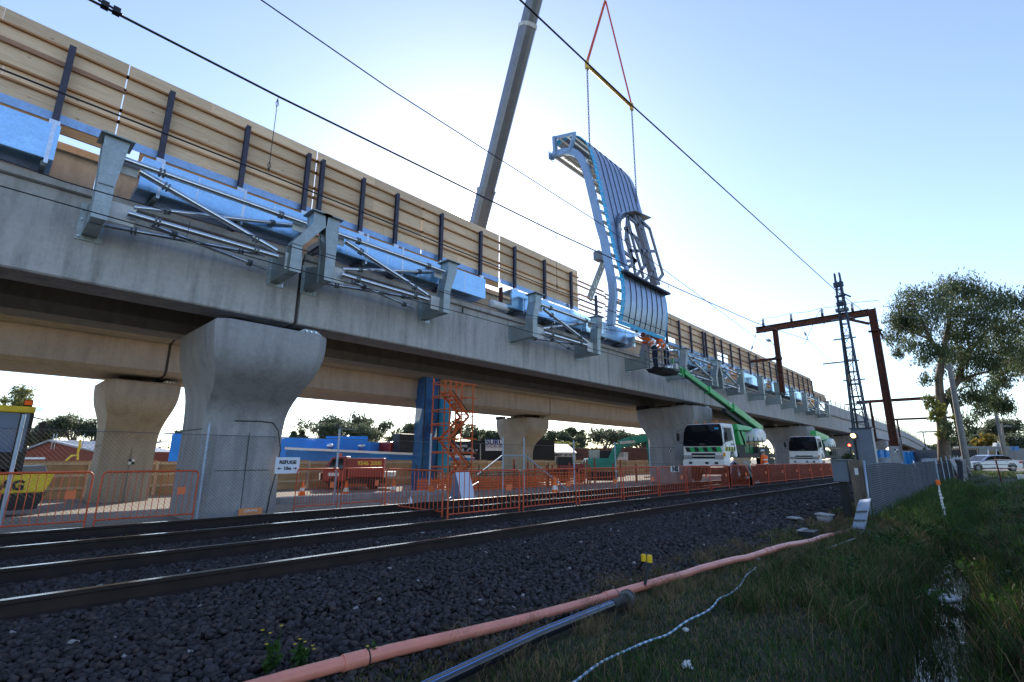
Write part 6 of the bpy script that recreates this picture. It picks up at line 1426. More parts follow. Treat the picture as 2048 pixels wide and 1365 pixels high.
# ================================================================== BUILDINGS BEHIND
def facing(name, label, cat, px0, px1, pyt, pyb, D, dep, m, group=None, D1=None, zb=-.5, cap=None):
    """a box whose front wall runs between two sight lines at known distances"""
    A = at(px0, pyb, D=D); Bv = at(px1, pyb, D=D1 or D); At = at(px0, pyt[0], D=D); Bt = at(px1, pyt[1], D=D1 or D)
    d2 = Vector((Bv.x-A.x, Bv.y-A.y, 0)).normalized(); nb = Vector((-d2.y, d2.x, 0))
    if nb.dot(F) < 0: nb = -nb
    t = thing(name, label, cat, (A.x, A.y, zb), group); nb = nb*dep
    obj('wall', MB().hexa([(A.x, A.y, zb), (Bv.x, Bv.y, zb), (Bv.x+nb.x, Bv.y+nb.y, zb), (A.x+nb.x, A.y+nb.y, zb)], [(A.x, A.y, At.z), (Bv.x, Bv.y, Bt.z), (Bv.x+nb.x, Bv.y+nb.y, Bt.z), (A.x+nb.x, A.y+nb.y, At.z)]), m, t)
    def on(px_, py2, off=.03):
        u = ray(px_, py2); n_ = nb.normalized(); k = (Vector((A.x, A.y, 0)).dot(n_)-off)/(u.x*n_.x+u.y*n_.y); return Vector((u.x*k, u.y*k, u.z*k+CZ))
    def rect(nm, x0, y0, x1, y1, mm, th=.05, par=None):
        a, b, c, d = on(x0, y1), on(x1, y1), on(x1, y0), on(x0, y0); n_ = nb.normalized()*th
        return obj(nm, MB().add([a, b, c, d, a+n_, b+n_, c+n_, d+n_], [(0,1,2,3), (7,6,5,4), (0,4,5,1), (1,5,6,2), (2,6,7,3), (3,7,4,0)]), mm, par or t)
    if cap: 
        n_ = nb.normalized(); obj('coping', MB().bar(At+Vector((0,0,.04))-n_*.05, Bt+Vector((0,0,.04))-n_*.05, .25, .10), cap, t)
    return t, on, rect, nb.normalized()
t, on, rect, nb = facing('blue_building', 'long bright blue rendered building behind the fence', 'building', 330, 735, (868, 884), 960, 40, 14, BLUEW, D1=37, cap=BLUEW)
rect('upper_step', 652, 873, 735, 900, BLUEW); 
t2_, on2, rect2, nb2 = facing('blue_annex', 'lower blue annex with white gutter and roof vents right of the blue building', 'building', 566, 948, (898, 916), 960, 35, 6, mat('annex_blue', (.015, .17, .52), .7, 0, .15, 1), D1=38)
obj('gutter', MB().bar(on2(570, 897, .15), on2(945, 914, .15), .16, .16), WHITE, t2_)
for x_ in (660, 722): q = on2(x_, 902, -.3); obj('roof_vent', MB().lathe([(.18, 0), (.2, .25), (.28, .28), (.28, .42), (.1, .5)], q, 10), GALVB, t2_, smooth=True)
t, on, rect, nb = facing('white_shed', 'white rooftop plant room with two dark vents between blue and black buildings', 'building', 728, 784, (886, 884), 925, 42, 6, WHITE)
rect('vent', 741, 889, 754, 900, BLACK); rect('vent', 764, 885, 773, 897, BLACK)
t, on, rect, nb = facing('mural_building', 'black building with white mural and white sign board on its wall', 'building', 778, 1110, (884, 880), 935, 46, 12, mat('black_wall', (.012, .013, .014), .8, 0, .2, 1), D1=50)
random.seed(5)
mm = mat('mural_white', (.42, .42, .40), .8)
def blob(pts, w):
    m_ = MB()
    for a, b in zip(pts, pts[1:]): m_.bar(on(*a, .04), on(*b, .04), .03, w)
    obj('mural_stroke', m_, mm, t)
blob([(912, 890), (918, 895), (926, 892), (935, 893)], .22); blob([(905, 903), (912, 899), (920, 903), (928, 900)], .30); blob([(908, 917), (913, 911), (917, 907), (924, 905)], .25); blob([(934, 903), (939, 897), (945, 899), (947, 905)], .18); blob([(912, 925), (915, 918), (918, 914)], .16); blob([(951, 899), (953, 903), (955, 899)], .08)
b_ = rect('sign_board', 971, 880, 1025, 902, WHITE, .1)
p0, p1 = on(974, 885, .1), on(1015, 885.5, .1); text('SURUR', .78, on(994, 885, .12), p1-p0, (0,0,1), mat('sign_navy', (.02, .04, .16), .6), t, bold=.02, sx=.92); q = on(1019, 886, .12); obj('sign_emblem', MB().ball(q, .28, 8, 6, (.5, .5, 1)), mat('emblem_dark_red', (.2, .02, .02), .6), t)
text('HALAL MEATS', .42, on(996, 893, .12), p1-p0, (0,0,1), mat('sign_grey', (.35, .30, .36), .6), t, bold=.01, sx=.95)
for x_ in (895, 960): rect('downpipe', x_, 888, x_+2, 925, GALV)
t, on, rect, nb = facing('brown_building', 'low brown brick building behind the green excavator', 'building', 1100, 1420, (898, 893), 940, 60, 10, mat('brown_brick', (.16, .07, .055), .9, 0, .2, 4, var2=.3, vs2=14))
for x_ in (1180, 1225, 1340): rect('window', x_, 905, x_+22, 914, GLASSB)
rect('vault_sign', 1228, 905, 1256, 930, WHITE2)
t, on, rect, nb = facing('metal_shed', 'pale steel roofed shed with white fascia lettering behind the far pier', 'building', 1076, 1152, (905, 906), 935, 54, 12, WHITE2)
a, b = on(1074, 905), on(1154, 907); bk = nb*9; obj('roof', MB().hexa([a, b, b+bk+Vector((0,0,1.1)), a+bk+Vector((0,0,1.1))], [a+Vector((0,0,.06)), b+Vector((0,0,.06)), b+bk+Vector((0,0,1.2)), a+bk+Vector((0,0,1.2))]), mat('roof_pale', (.55, .50, .46), .5, .3), t)
rect('fascia', 1078, 905, 1150, 915, WHITE, .08); text('WASTE MANAGEMENT OF VICTORIA', .36, on(1113, 910.5, .12), on(1150, 911)-on(1080, 910), (0,0,1), INK, t, bold=.012, sx=.95)
t, on, rect, nb = facing('brick_house', 'red brick house with low gable behind the timber fence at left', 'house', 20, 300, (908, 904), 940, 60, 12, mat('red_brick', (.26, .055, .03), .9, 0, .25, 6, var2=.35, vs2=20), D1=56)
A, Bq, Cq = on(30, 912), on(104, 884), on(200, 907); m_ = MB(); n_ = nb*11; m_.add([A, Cq, Bq, A+n_, Cq+n_, Bq+n_], [(0,1,2), (3,5,4), (0,3,4,1), (1,4,5,2), (2,5,3,0)]); obj('gable', m_, mat('red_brick', (.26, .055, .03)), t)
RT_ = mat('roof_sheet_grey', (.30, .31, .33), .5, .2, .15, 2)
for a, b in ((A, Bq), (Bq, Cq)):
    o0 = -nb*.4; up_ = Vector((0, 0, .06)); m_ = MB(); m_.hexa([a+o0+up_, b+o0+up_, b+n_+up_, a+n_+up_], [a+o0+up_*4, b+o0+up_*4, b+n_+up_*4, a+n_+up_*4]); r_ = obj('roof', m_, RT_, t)
a, b, c, d = on(110, 884), on(215, 880), on(215, 904), on(190, 905); obj('roof', MB().add([a, b+nb*8, c, d, a+Vector((0,0,.1)), b+nb*8+Vector((0,0,.1)), c+Vector((0,0,.1)), d+Vector((0,0,.1))], [(0,1,2,3), (7,6,5,4), (0,4,5,1), (1,5,6,2), (2,6,7,3), (3,7,4,0)]), RT_, t)
rect('fascia', 30, 915, 90, 919, WHITE, .2)
for x_ in (105, 111, 166): q = on(x_, 885); obj('vent_pipe', MB().tube([q-Vector((0,0,.8)), q+Vector((0,0,1.0))], .06, 6), GALV, t)
t, on, rect, nb = facing('station_building', 'grey station building with aircon unit behind the poles at right', 'building', 1890, 2110, (899, 896), 945, 70, 12, mat('grey_render', (.22, .21, .20), .8, 0, .15, 1))
rect('awning', 1930, 893, 2030, 899, GALVD, 2.0); 
for x_ in (1978, 1994): rect('window', x_, 902, x_+13, 918, GLASS, .05)
rect('column', 1975, 899, 1978, 935, WHITE2, .2); rect('column', 1992, 899, 1995, 935, WHITE2, .2)
q = rect('aircon_unit', 1992, 886, 2001, 894, WHITE, .5); rect('fan_grille', 1994, 887.5, 1999, 892.5, DARKM, .1, q)
t, on, rect, nb = facing('picket_fence', 'dark picket fence in front of the station building at right', 'fence', 1885, 1960, (900, 900), 935, 62, .1, DARKM)
for i in range(18): rect('picket', 1886+i*4.1, 897, 1888+i*4.1, 934, DARKM, .2)
t, on, rect, nb = facing('grey_wall', 'pale grey sheet wall behind the gum tree trunk', 'wall', 1850, 1935, (918, 915), 945, 50, .3, mat('pale_sheet', (.26, .29, .34), .7, 0, .2, 1.5))
# timber fence of the yard
t = thing('timber_fence', 'tan plywood fence with pale rails along the back of the yard', 'fence', (5, 27, -.4)); FP = mat('tan_ply', (.42, .28, .16), .85, 0, .22, 1.5); FR_ = mat('pale_rail', (.55, .45, .34), .8, 0, .15, 3)
p0, p1 = Vector((-6, 27.8)), Vector((62, 29.5)); nfe = 28
for i in range(nfe):
    a, b = p0.lerp(p1, i/nfe), p0.lerp(p1, (i+1)/nfe-.0006); z1 = 1.12+.03*math.sin(i*2.1)
    obj('plywood_sheet', MB().hexa([(a.x, a.y, -.42), (b.x, b.y, -.42), (b.x, b.y+.03, -.42), (a.x, a.y+.03, -.42)], [(a.x, a.y, z1), (b.x, b.y, z1), (b.x, b.y+.03, z1), (a.x, a.y+.03, z1)]), FP, t)
    for z_ in (1.0, .52, .02): obj('rail', MB().hexa([(a.x, a.y-.06, z_-.05), (b.x, b.y-.06, z_-.05), (b.x, b.y-.003, z_-.05), (a.x, a.y-.003, z_-.05)], [(a.x, a.y-.06, z_+.05), (b.x, b.y-.06, z_+.05), (b.x, b.y-.003, z_+.05), (a.x, a.y-.003, z_+.05)]), FR_, t)
    obj('post', MB().box(a.x-.05, a.x+.05, a.y-.16, a.y-.063, -.42, 1.1), FR_, t)
t = thing('yellow_railing', 'bent yellow railing showing above the timber fence at left', 'railing', tuple(at(150, 915, D=30)))
P = [at(132, 922, D=30), at(143, 912, D=30), at(155, 911, D=30), at(161, 880, D=30)]; obj('tube_rail', MB().tube(P, .06, 8), YELL, t); obj('tube_rail', MB().tube([at(155, 920, D=30), at(156, 905, D=30), at(162, 889, D=30)], .05, 8), YELL, t)
# concrete blocks/low wall in mid yard
t = thing('low_block_wall', 'long low concrete beam on the ground right of the nearest pier', 'block', (9, 17, -.3)); obj('beam', MB().hexa([(6.4, 16.4, -.3), (13.2, 15.8, -.3), (13.2, 16.3, -.3), (6.4, 16.9, -.3)], [(6.4, 16.4, .06), (13.2, 15.8, .06), (13.2, 16.3, .06), (6.4, 16.9, .06)]), CONC_P, t)
# site toilets
for i in range(11):
    a = at(1748, 935, D=60); xx = 75+i*3.2; yy = 10.3-i*.25
    t = thing('site_toilet', ['blue portable toilet nearest, just right of the mast cabinet', 'blue portable toilet partly behind the gantry base', 'blue portable toilet right of the gantry base'][min(i, 2)] if i < 3 else 'blue portable toilet in the receding row beyond the gantry', 'toilet', (xx, yy, .1), 'blue portable toilets in a row')
    obj('cabin', MB().box(xx-1.5, xx+1.5, yy-.6, yy+.6, .1, 2.35), BLUEP, t, bevel=.05); obj('door', MB().box(xx-.3, xx+.4, yy-.63, yy-.605, .2, 2.1), mat('door_blue', (.02, .30, .62), .5), t); obj('roof_cap', MB().box(xx-1.55, xx+1.55, yy-.65, yy+.65, 2.351, 2.45), WHITE2 if i % 3 == 0 else BLUEP, t)
t = thing('water_drum', 'grey plastic drum standing behind the mesh fence', 'drum', tuple(at(1769, 930, D=24))); c = at(1769, 930, D=24); obj('drum_body', MB().lathe([(.30, -1), (.30, .10), (.28, .14), (.28, .30), (.24, .34)], c, 16), mat('drum_grey', (.22, .23, .25), .6), t, smooth=True, auto=40)
# poles on the right
def pole(label, b_, t_, r0, r1, m, name='power_pole', arms=()):
    t = thing(name, label, 'pole', b_); s_ = obj('shaft', MB().tube([b_, t_], [r0, r1], 12), m, t, smooth=True, auto=50)
    for a, b in arms: obj('cross_arm', MB().bar(a, b, .09, .09), m, t)
    return t
PGY = mat('pole_grey', (.20, .20, .19), .8, 0, .2, 4)
pole('thick grey concrete pole leaning beside the gum tree trunk', at(1935, 935, D=36), at(1898, 730, D=36.5), .22, .15, PGY)
pole('slim grey pole right of the gantry columns', at(2012, 925, D=52), at(1986, 800, D=52), .17, .12, PGY)
q = pole('thin light pole with small lamp head behind the silver car', at(2014, 920, D=70), at(2003, 848, D=70), .14, .10, mat('pole_tan', (.30, .27, .22), .8)); obj('lamp_head', MB().bar(at(2003, 852, D=70), at(2022, 853, D=70), .25, .12), GALVD, q)
q = pole('sign pole with small blue plate near the right edge', at(2030, 940, D=66), at(2027, 893, D=66), .05, .05, GALVD, 'sign_pole'); obj('sign_plate', MB().box(at(2027, 900, D=66).x, at(2027, 900, D=66).x+.08, at(2027, 893, D=66).y-.5, at(2027, 893, D=66).y+.3, at(2027, 902, D=66).z, at(2027, 893, D=66).z), mat('plate_blue', (.1, .25, .5), .5), q)
for x_, l in ((680, 'thin white lamp mast behind the blue building'), (795, 'thin pole behind the black building')):
    q = pole(l, at(x_, 900, D=70), at(x_, 850 if x_ < 700 else 866, D=70), .07, .05, GALVD, 'lamp_mast'); obj('bracket_arm', MB().bar(at(x_, 858 if x_ < 700 else 870, D=70), at(x_+(33 if x_ < 700 else -8), 860 if x_ < 700 else 871, D=70), .06), GALVD, q)
t = thing('pot_plant', 'leafy bush behind the mast cabinet on a post', 'plant', tuple(at(1700, 915, D=27)))
# ================================================================== FOLIAGE
def leafmat(name, c1, c2, tr=.35):
    m = bpy.data.materials.new(name); m.use_nodes = True; n, l = m.node_tree.nodes, m.node_tree.links; p = n['Principled BSDF']
    g = n.new('ShaderNodeNewGeometry'); t = n.new('ShaderNodeTexNoise'); t.inputs['Scale'].default_value = 2.2; t.inputs['Detail'].default_value = 4; l.new(g.outputs['Position'], t.inputs[0])
    r = n.new('ShaderNodeMapRange'); r.inputs[1].default_value = .35; r.inputs[2].default_value = .65; l.new(t.outputs[0], r.inputs[0])
    mx = n.new('ShaderNodeMix'); mx.data_type = 'RGBA'; mx.inputs[6].default_value = (*c1, 1); mx.inputs[7].default_value = (*c2, 1); l.new(r.outputs[0], mx.inputs[0])
    l.new(mx.outputs[2], p.inputs['Base Color']); p.inputs['Roughness'].default_value = .55; p.inputs['Specular IOR Level'].default_value = .3
    tl = n.new('ShaderNodeBsdfTranslucent'); l.new(mx.outputs[2], tl.inputs[0]); ms = n.new('ShaderNodeMixShader'); ms.inputs[0].default_value = tr
    l.new(p.outputs[0], ms.inputs[1]); l.new(tl.outputs[0], ms.inputs[2]); l.new(ms.outputs[0], n['Material Output'].inputs[0]); return m
GUM = [leafmat('gum_leaf', (.095, .13, .055), (.055, .08, .035), .45), leafmat('gum_leaf_pale', (.15, .175, .085), (.10, .125, .06), .45), leafmat('gum_leaf_yellow', (.32, .30, .06), (.18, .20, .05), .5)]
TRE = [leafmat('tree_leaf', (.085, .115, .055), (.055, .075, .038), .5), leafmat('tree_leaf_grey', (.17, .18, .12), (.11, .125, .08), .5)]
BARK = mat('gum_bark', (.20, .15, .11), .9, 0, 0, 2.5, .4, 20, col2=(.10, .07, .05), stretch=(2, 2, .6), var2=.2, vs2=12)
def leaves(name, clumps, per, size, mats_, parent, droop=.5, ratio=.30, wts=None, zs=1):
    """leaf sized faces gathered into sprays, sprays gathered into clumps"""
    Cs, Rs, Ns, Mi = [], [], [], []
    for (c, r, n, mi) in clumps:
        ns = max(3, int(n/per)); u = NR.normal(size=(ns, 3)); u /= np.linalg.norm(u, axis=1)[:, None]
        u *= (NR.random(ns)**.45)[:, None]; sc = np.array(c)+u*np.array(r)
        k = np.repeat(np.arange(ns), per); P = sc[k]+NR.normal(size=(ns*per, 3))*(np.mean(r)*.16)*np.array([1, 1, zs])-np.array([0, 0, (zs-1)*np.mean(r)*.15])
        Cs.append(P); Mi.append(np.full(len(P), mi))
    P = np.concatenate(Cs); mi = np.concatenate(Mi); k = len(P)
    if wts is not None: mi = np.where(NR.random(k) < wts, 1, mi)
    d = NR.normal(size=(k, 3)); d[:, 2] -= droop*1.5; d /= np.linalg.norm(d, axis=1)[:, None]
    s_ = NR.normal(size=(k, 3)); s_ = np.cross(d, s_); s_ /= np.linalg.norm(s_, axis=1)[:, None]+1e-9
    L = (size*NR.uniform(.45, 1.5, k))[:, None]; w = L*ratio
    V = np.stack([P-d*L*.5, P+s_*w*.5, P+d*L*.5, P-s_*w*.5], 1).reshape(-1, 3)
    off = np.array(root_of(parent).location) if parent is not None else 0
    o = fast_mesh(name, V-off, np.arange(4*k).reshape(-1, 4), mats_, mi, parent=parent); return o
def V3(x, y, D): return at(x, y, D=D)
# ---- the big gum on the right
GB = at(1889, 933, D=40); GB.z = .2
gum = thing('gum_tree', 'tall spreading gum tree with pale trunk on the right', 'tree', GB)
D0 = 40
def limb(pts, rs, par=gum, name='limb'): return obj(name, MB().tube([V3(x, y, D0+dz) for x, y, dz in pts], rs, 10), BARK, par, smooth=True, auto=60)
limb([(1890, 935, 0), (1887, 880, 0), (1883, 840, 0), (1880, 800, 0), (1878, 760, 0), (1884, 715, .2)], [.46, .40, .35, .30, .26, .22], name='trunk')
limb([(1884, 818, 0), (1897, 790, .1), (1914, 765, .3), (1925, 730, .5), (1940, 700, .5)], [.30, .26, .22, .18, .14])
limb([(1884, 715, .2), (1862, 680, -.2), (1842, 640, -.5), (1822, 600, -.6)], [.2, .15, .10, .05]); limb([(1884, 715, .2), (1893, 670, .4), (1902, 620, .6), (1905, 590, .7)], [.2, .15, .10, .05])
limb([(1925, 730, .5), (1950, 690, .8), (1985, 650, 1), (2010, 610, 1)], [.16, .12, .08, .04]); limb([(1914, 765, .3), (1950, 750, 0), (1990, 740, -.5), (2030, 715, -1)], [.14, .10, .07, .04]); limb([(1940, 700, .5), (1930, 650, 1), (1940, 600, 1.2)], [.12, .08, .04]); limb([(1897, 790, .1), (1930, 775, .4), (1965, 770, .6)], [.08, .06, .04]); limb([(1862, 680, -.2), (1825, 665, -.8), (1800, 650, -1)], [.09, .06, .03])
limb([(1884, 870, 0), (1905, 845, 0), (1928, 835, 0)], [.08, .05, .03])
cl = []
for x, y, r, n in [(x, y, r*(1.35 if y > 690 else 1), n*(3 if y > 690 else (1.15 if y > 630 else .8))) for x, y, r, n in [(1805, 610, 26, 1500), (1822, 590, 22, 1200), (1795, 640, 24, 1300), (1790, 672, 22, 900), (1815, 640, 26, 1500), (1842, 655, 24, 1100), (1855, 620, 30, 1700), (1870, 590, 30, 2000), (1900, 575, 30, 2200), (1930, 575, 30, 2200), (1960, 590, 30, 2000), (1990, 605, 30, 1900), (2020, 600, 28, 1500), (2045, 610, 26, 1200),
                   (1890, 625, 30, 1900), (1925, 620, 32, 2000), (1955, 635, 28, 1500), (1990, 650, 26, 1300), (2025, 650, 26, 1300), (2055, 665, 28, 1300), (1900, 665, 26, 1300), (1930, 670, 26, 1300), (1965, 680, 24, 1000), (2005, 690, 24, 1000), (2035, 705, 26, 1100), (1815, 688, 16, 400), (1870, 700, 18, 500), (1905, 705, 18, 600), (1940, 715, 20, 700), (1975, 720, 18, 600), (2010, 735, 22, 800), (2000, 765, 14, 350), (1858, 690, 14, 250),
                   (1797, 705, 9, 160), (1855, 755, 12, 160), (1920, 750, 12, 250), (1950, 790, 15, 450), (1975, 800, 14, 350), (1960, 820, 14, 300), (1998, 805, 17, 600), (2010, 815, 12, 300), (1915, 790, 14, 260), (1930, 845, 14, 260), (1895, 850, 10, 160), (1905, 870, 9, 120), (2060, 720, 22, 700), (2080, 640, 30, 1000), (2100, 690, 30, 900), (1845, 715, 14, 200), (1890, 735, 14, 200), (1830, 690, 16, 300), (1985, 775, 14, 200), (1940, 760, 12, 200)]]:
    c = V3(x, y, D0+random.uniform(-1.8, 1.8)); q = 1.05*r*D0/FPX; cl.append((tuple(c), (q, q, q*.80), int(n*.85), 0))
leaves('crown', cl, 11, .25, GUM, gum, 1.2, .26, wts=.35, zs=1.9)
cl = [(tuple(V3(x, y, D0-.6)), (r*D0/FPX,)*2+(r*D0/FPX*1.2,), n, 2) for x, y, r, n in [(1862, 805, 12, 500), (1875, 820, 14, 600), (1868, 835, 10, 300), (1912, 810, 9, 260), (1915, 835, 8, 200), (1876, 870, 7, 150)]]
leaves('epicormic_shoots', cl, 8, .26, GUM, gum, .3, .28, wts=.35)
# ---- background trees
def bgtree(name, label, x, ytop, w, D, n=2600, ybase=905, shape='round', mats_=TRE, group='background trees', wt=.5, leaf=None):
    b_ = at(x, ybase, D=D); b_.z = -.4; k = D/FPX; top = at(x, ytop, D=D).z; H = top-b_.z; t = thing(name, label, 'tree', b_, group)
    W_ = w*k*.95; n = int(n*2.4); r_ = Vector((RT.x, RT.y, 0)).normalized()
    obj('trunk', MB().tube([b_, b_+Vector((0,0,H*.35)), b_+Vector((.2,0,H*.7))], [.03*H+.05, .022*H, .01*H], 8), BARK, t, smooth=True)
    cl = []; m = 15 if shape == 'round' else 9
    for i in range(m):
        a = random.random()*2*math.pi; rr_ = W_*random.uniform(.25, .72); h = H*random.uniform(.66, .97) if shape == 'round' else H*random.uniform(.25, .92)
        if shape == 'umbrella': h = H*random.uniform(.72, .9)
        lift = 1-.16*(rr_/W_)**2; c = b_+r_*rr_*math.cos(a)+Vector((F.x, F.y, 0))*rr_*.6*math.sin(a); q = W_*random.uniform(.24, .36)
        c.z = b_.z+h*lift; cl.append((tuple(c), (q, q, q*.66), n/m*random.uniform(.5, 1.3), 0))
        obj('limb', MB().tube([b_+Vector((0,0,H*.38)), (b_+Vector((0,0,H*.38))).lerp(c, .6)+Vector((0,0,.1*H)), c], [.012*H, .009*H, .004*H], 5), BARK, t)
    leaves('crown', cl, 8, leaf or max(.16, D*.0040), mats_, t, .3, .5, wts=wt); return t
T_ = [(640, 832, 62, 88, 'round', 'broad tree behind the blue building, left of the pair'), (665, 842, 40, 84, 'round', 'darker tree between the two broad ones behind the blue building'), (735, 826, 60, 92, 'round', 'tallest tree behind the blue building'), (718, 850, 60, 82, 'round', 'lower leafy tree in front of the tallest one'),
      (592, 858, 26, 90, 'round', 'small tree peeping over the blue wall beside the nearest pier'), (812, 848, 50, 84, 'round', 'light green tree left of the wrapped column'), (905, 835, 34, 90, 'round', 'dark tree behind the scaffold tower'), (948, 850, 44, 96, 'round', 'greyish tree right of the scaffold tower'), (985, 866, 44, 90, 'round', 'low tree above the white shop sign board'),
      (1108, 862, 44, 88, 'round', 'olive tree right of the second far pier'), (1150, 848, 34, 94, 'umbrella', 'slender umbrella crowned tree behind the metal shed'), (1152, 872, 36, 86, 'round', 'bush below the umbrella crowned tree'), (1212, 857, 70, 84, 'round', 'round dense dark tree behind the excavator'), (1255, 864, 36, 98, 'round', 'pale tree right of the round dense one'), (1285, 866, 30, 90, 'round', 'tree just left of the second near pier'),
      (92, 840, 56, 118, 'round', 'tree left of the brick house roof'), (140, 833, 60, 120, 'round', 'widest tree above the brick house'), (182, 838, 44, 122, 'round', 'tree touching the warm toned pier'), (372, 856, 30, 120, 'round', 'small tree between the two left piers'), (60, 858, 50, 116, 'round', 'low tree beside the roller mirror'),
      (1985, 862, 40, 100, 'round', 'dark tree behind the station building'), (2030, 835, 60, 96, 'round', 'tree at the right edge behind the car'), (2052, 870, 50, 84, 'round', 'nearer tree at the right edge above the car'), (1905, 880, 40, 140, 'round', 'far tree seen under the gantry beam'), (1875, 890, 40, 160, 'round', 'distant tree at the end of the tracks'), (1960, 855, 36, 110, 'round', 'far tree behind the leaning poles')]
for x, y, w, D, sh, l in T_: bgtree('background_tree', l, x, y, w, D, 2800 if w > 40 else 1900, shape=sh)
bgtree('autumn_tree', 'yellow orange autumn tree behind the station building', 1972, 865, 26, 92, 1500, mats_=[GUM[2], leafmat('autumn', (.36, .20, .03), (.22, .12, .03), .5)], group=None)
bgtree('autumn_tree', 'yellow green tree beside the roller cab at the far left', -2, 765, 56, 70, 2400, mats_=[GUM[2], GUM[1]], group=None)
bgtree('shrub', 'warm toned shrub behind the metal shed roof', 1128, 880, 44, 70, 1400, mats_=[GUM[1], GUM[2]], group=None)
# bush by the mast
pt = [o for o in bpy.data.objects if o.name == 'pot_plant'][0]
c = at(1702, 915, D=27); obj('stem', MB().tube([(c.x, c.y, 0), (c.x, c.y, c.z)], .03, 6), BARK, pt)
leaves('foliage', [((c.x, c.y, c.z), (.35, .35, .28), 700, 0), ((c.x, c.y+.2, c.z-.1), (.3, .3, .22), 500, 0)], 7, .09, [GUM[0], GUM[1]], pt, .3, .4, wts=.5)
# distant treeline as one mass
cl = []
for i in range(70):
    a = -20+i*4.6; D = random.uniform(150, 230); p = Vector((D*math.cos(R(a*.9-6)), D*math.sin(R(a*.9-6)), random.uniform(1.0, 3.0))); cl.append((tuple(p), (7, 7, 3.2), 420, 0))
o = leaves('distant_treeline', cl, 8, 1.0, TRE, None, .2, .6, wts=.4); o['label'] = 'far belt of trees along the horizon'; o['category'] = 'trees'; stuff(o)

# ================================================================== GRASS, REEDS, WEEDS
def blades(name, x, y, h, w, bend, mats_, mi, label, cat='grass', zoff=0):
    k = len(x); z = np.array([gz(a, b) for a, b in zip(x, y)])+zoff
    a = NR.uniform(0, 2*np.pi, k); dx, dy = np.cos(a), np.sin(a); b = bend*h*NR.uniform(.2, 1, k); a2 = NR.uniform(0, 2*np.pi, k); bx_, by_ = np.cos(a2)*b, np.sin(a2)*b
    P = np.zeros((k, 7, 3))
    for i, (u, wd) in enumerate(((0, 1), (.38, .85), (.74, .5))):
        for j, s_ in enumerate((-1, 1)):
            P[:, 2*i+j, 0] = x+bx_*u*u+dx*w*wd*s_*.5; P[:, 2*i+j, 1] = y+by_*u*u+dy*w*wd*s_*.5; P[:, 2*i+j, 2] = z+h*u*(1-.12*bend*u)
    P[:, 6, 0] = x+bx_; P[:, 6, 1] = y+by_; P[:, 6, 2] = z+h*(1-.2*bend)
    base = np.array([(0,1,3), (0,3,2), (2,3,5), (2,5,4), (4,5,6)]); Fc = (base[None]+(np.arange(k)*7)[:, None, None]).reshape(-1, 3)
    o = fast_mesh(name, P.reshape(-1, 3), Fc, mats_, np.repeat(mi, 5)); o['label'] = label; o['category'] = cat; stuff(o); return o
GR = [leafmat('grass_green', (.065, .135, .022), (.036, .085, .014), .35), leafmat('grass_dark', (.028, .060, .014), (.018, .040, .010), .3), leafmat('grass_straw', (.28, .21, .10), (.18, .13, .06), .3), leafmat('grass_brown', (.12, .065, .03), (.07, .04, .02), .3), leafmat('grass_bright', (.13, .20, .03), (.08, .14, .02), .4)]
def patch(x, y): return np.sin(x*1.3+y*2.1)*.5+np.sin(x*.47-y*3.3+1)*.5+np.sin(x*3.1+y*5.2)*.3
# short turf on the verge
n = 85000; x = 1.8+24*NR.random(n)**1.7; y = NR.uniform(.85, 3.15, n); pv = patch(x, y); edge = y+.35*np.sin(x*2.3)+.15*np.sin(x*7)
keep = (NR.random(n) < np.clip(1.1-(edge-2.5)*1.3, .04, 1))&~((y > 2.62)&(y < 2.80)&(x < 4.7)); x, y, pv = x[keep], y[keep], pv[keep]
h = NR.uniform(.02, .07, len(x))*(1+.5*np.clip(pv, 0, 1))+np.clip((x-5)*.012, 0, .10)*NR.random(len(x))
mi = np.where(NR.random(len(x)) < .20+.30*np.clip(-pv, 0, 1)+.30*(y > 2.2), 2, np.where(NR.random(len(x)) < .5, 0, 1))
blades('short_grass', x, y, h, .004+.0006*x, .9, GR, mi, 'short dark green and straw grass covering the verge')
# tufts of longer grass
def tufts(cent, per, hh, ww, bend, sp, name, label, wts):
    k = len(cent); idx = np.repeat(np.arange(k), per); c = np.array(cent)[idx]; x = c[:, 0]+NR.normal(size=len(idx))*sp; y = c[:, 1]+NR.normal(size=len(idx))*sp
    h = NR.uniform(hh[0], hh[1], len(idx))*(c[:, 2] if c.shape[1] > 2 else 1); mi = NR.choice(len(wts), len(idx), p=wts)
    return blades(name, x, y, h, ww, bend, GR, mi, label)
c = np.stack([NR.uniform(5.2, 15, 380), NR.uniform(.95, 2.1, 380)], 1); tufts(c, 34, (.10, .34), .006, 1.0, .05, 'long_grass', 'longer seeding grass thickening towards the ditch', [.42, .28, .22, .08, 0])
c = np.stack([NR.uniform(13, 34, 420), NR.uniform(.2, 2.0, 420)], 1); tufts(c, 30, (.2, .55), .012, .9, .10, 'long_grass', 'tall green grass in front of the mesh fence', [.50, .18, .04, .08, .20])
c = np.stack([NR.uniform(2.6, 9, 60), NR.uniform(2.5, 3.2, 60)], 1); tufts(c, 55, (.08, .26), .0030, 1.3, .06, 'straw_tufts', 'dry straw tufts along the pink pipe', [.05, .1, .75, .10, 0])
c = np.stack([NR.uniform(11, 17, 80), NR.uniform(1.5, 2.4, 80)], 1); tufts(c, 40, (.1, .35), .007, 1.4, .12, 'dead_weeds', 'reddish brown dead weeds at the foot of the mesh fence', [.08, .12, .20, .60, 0])
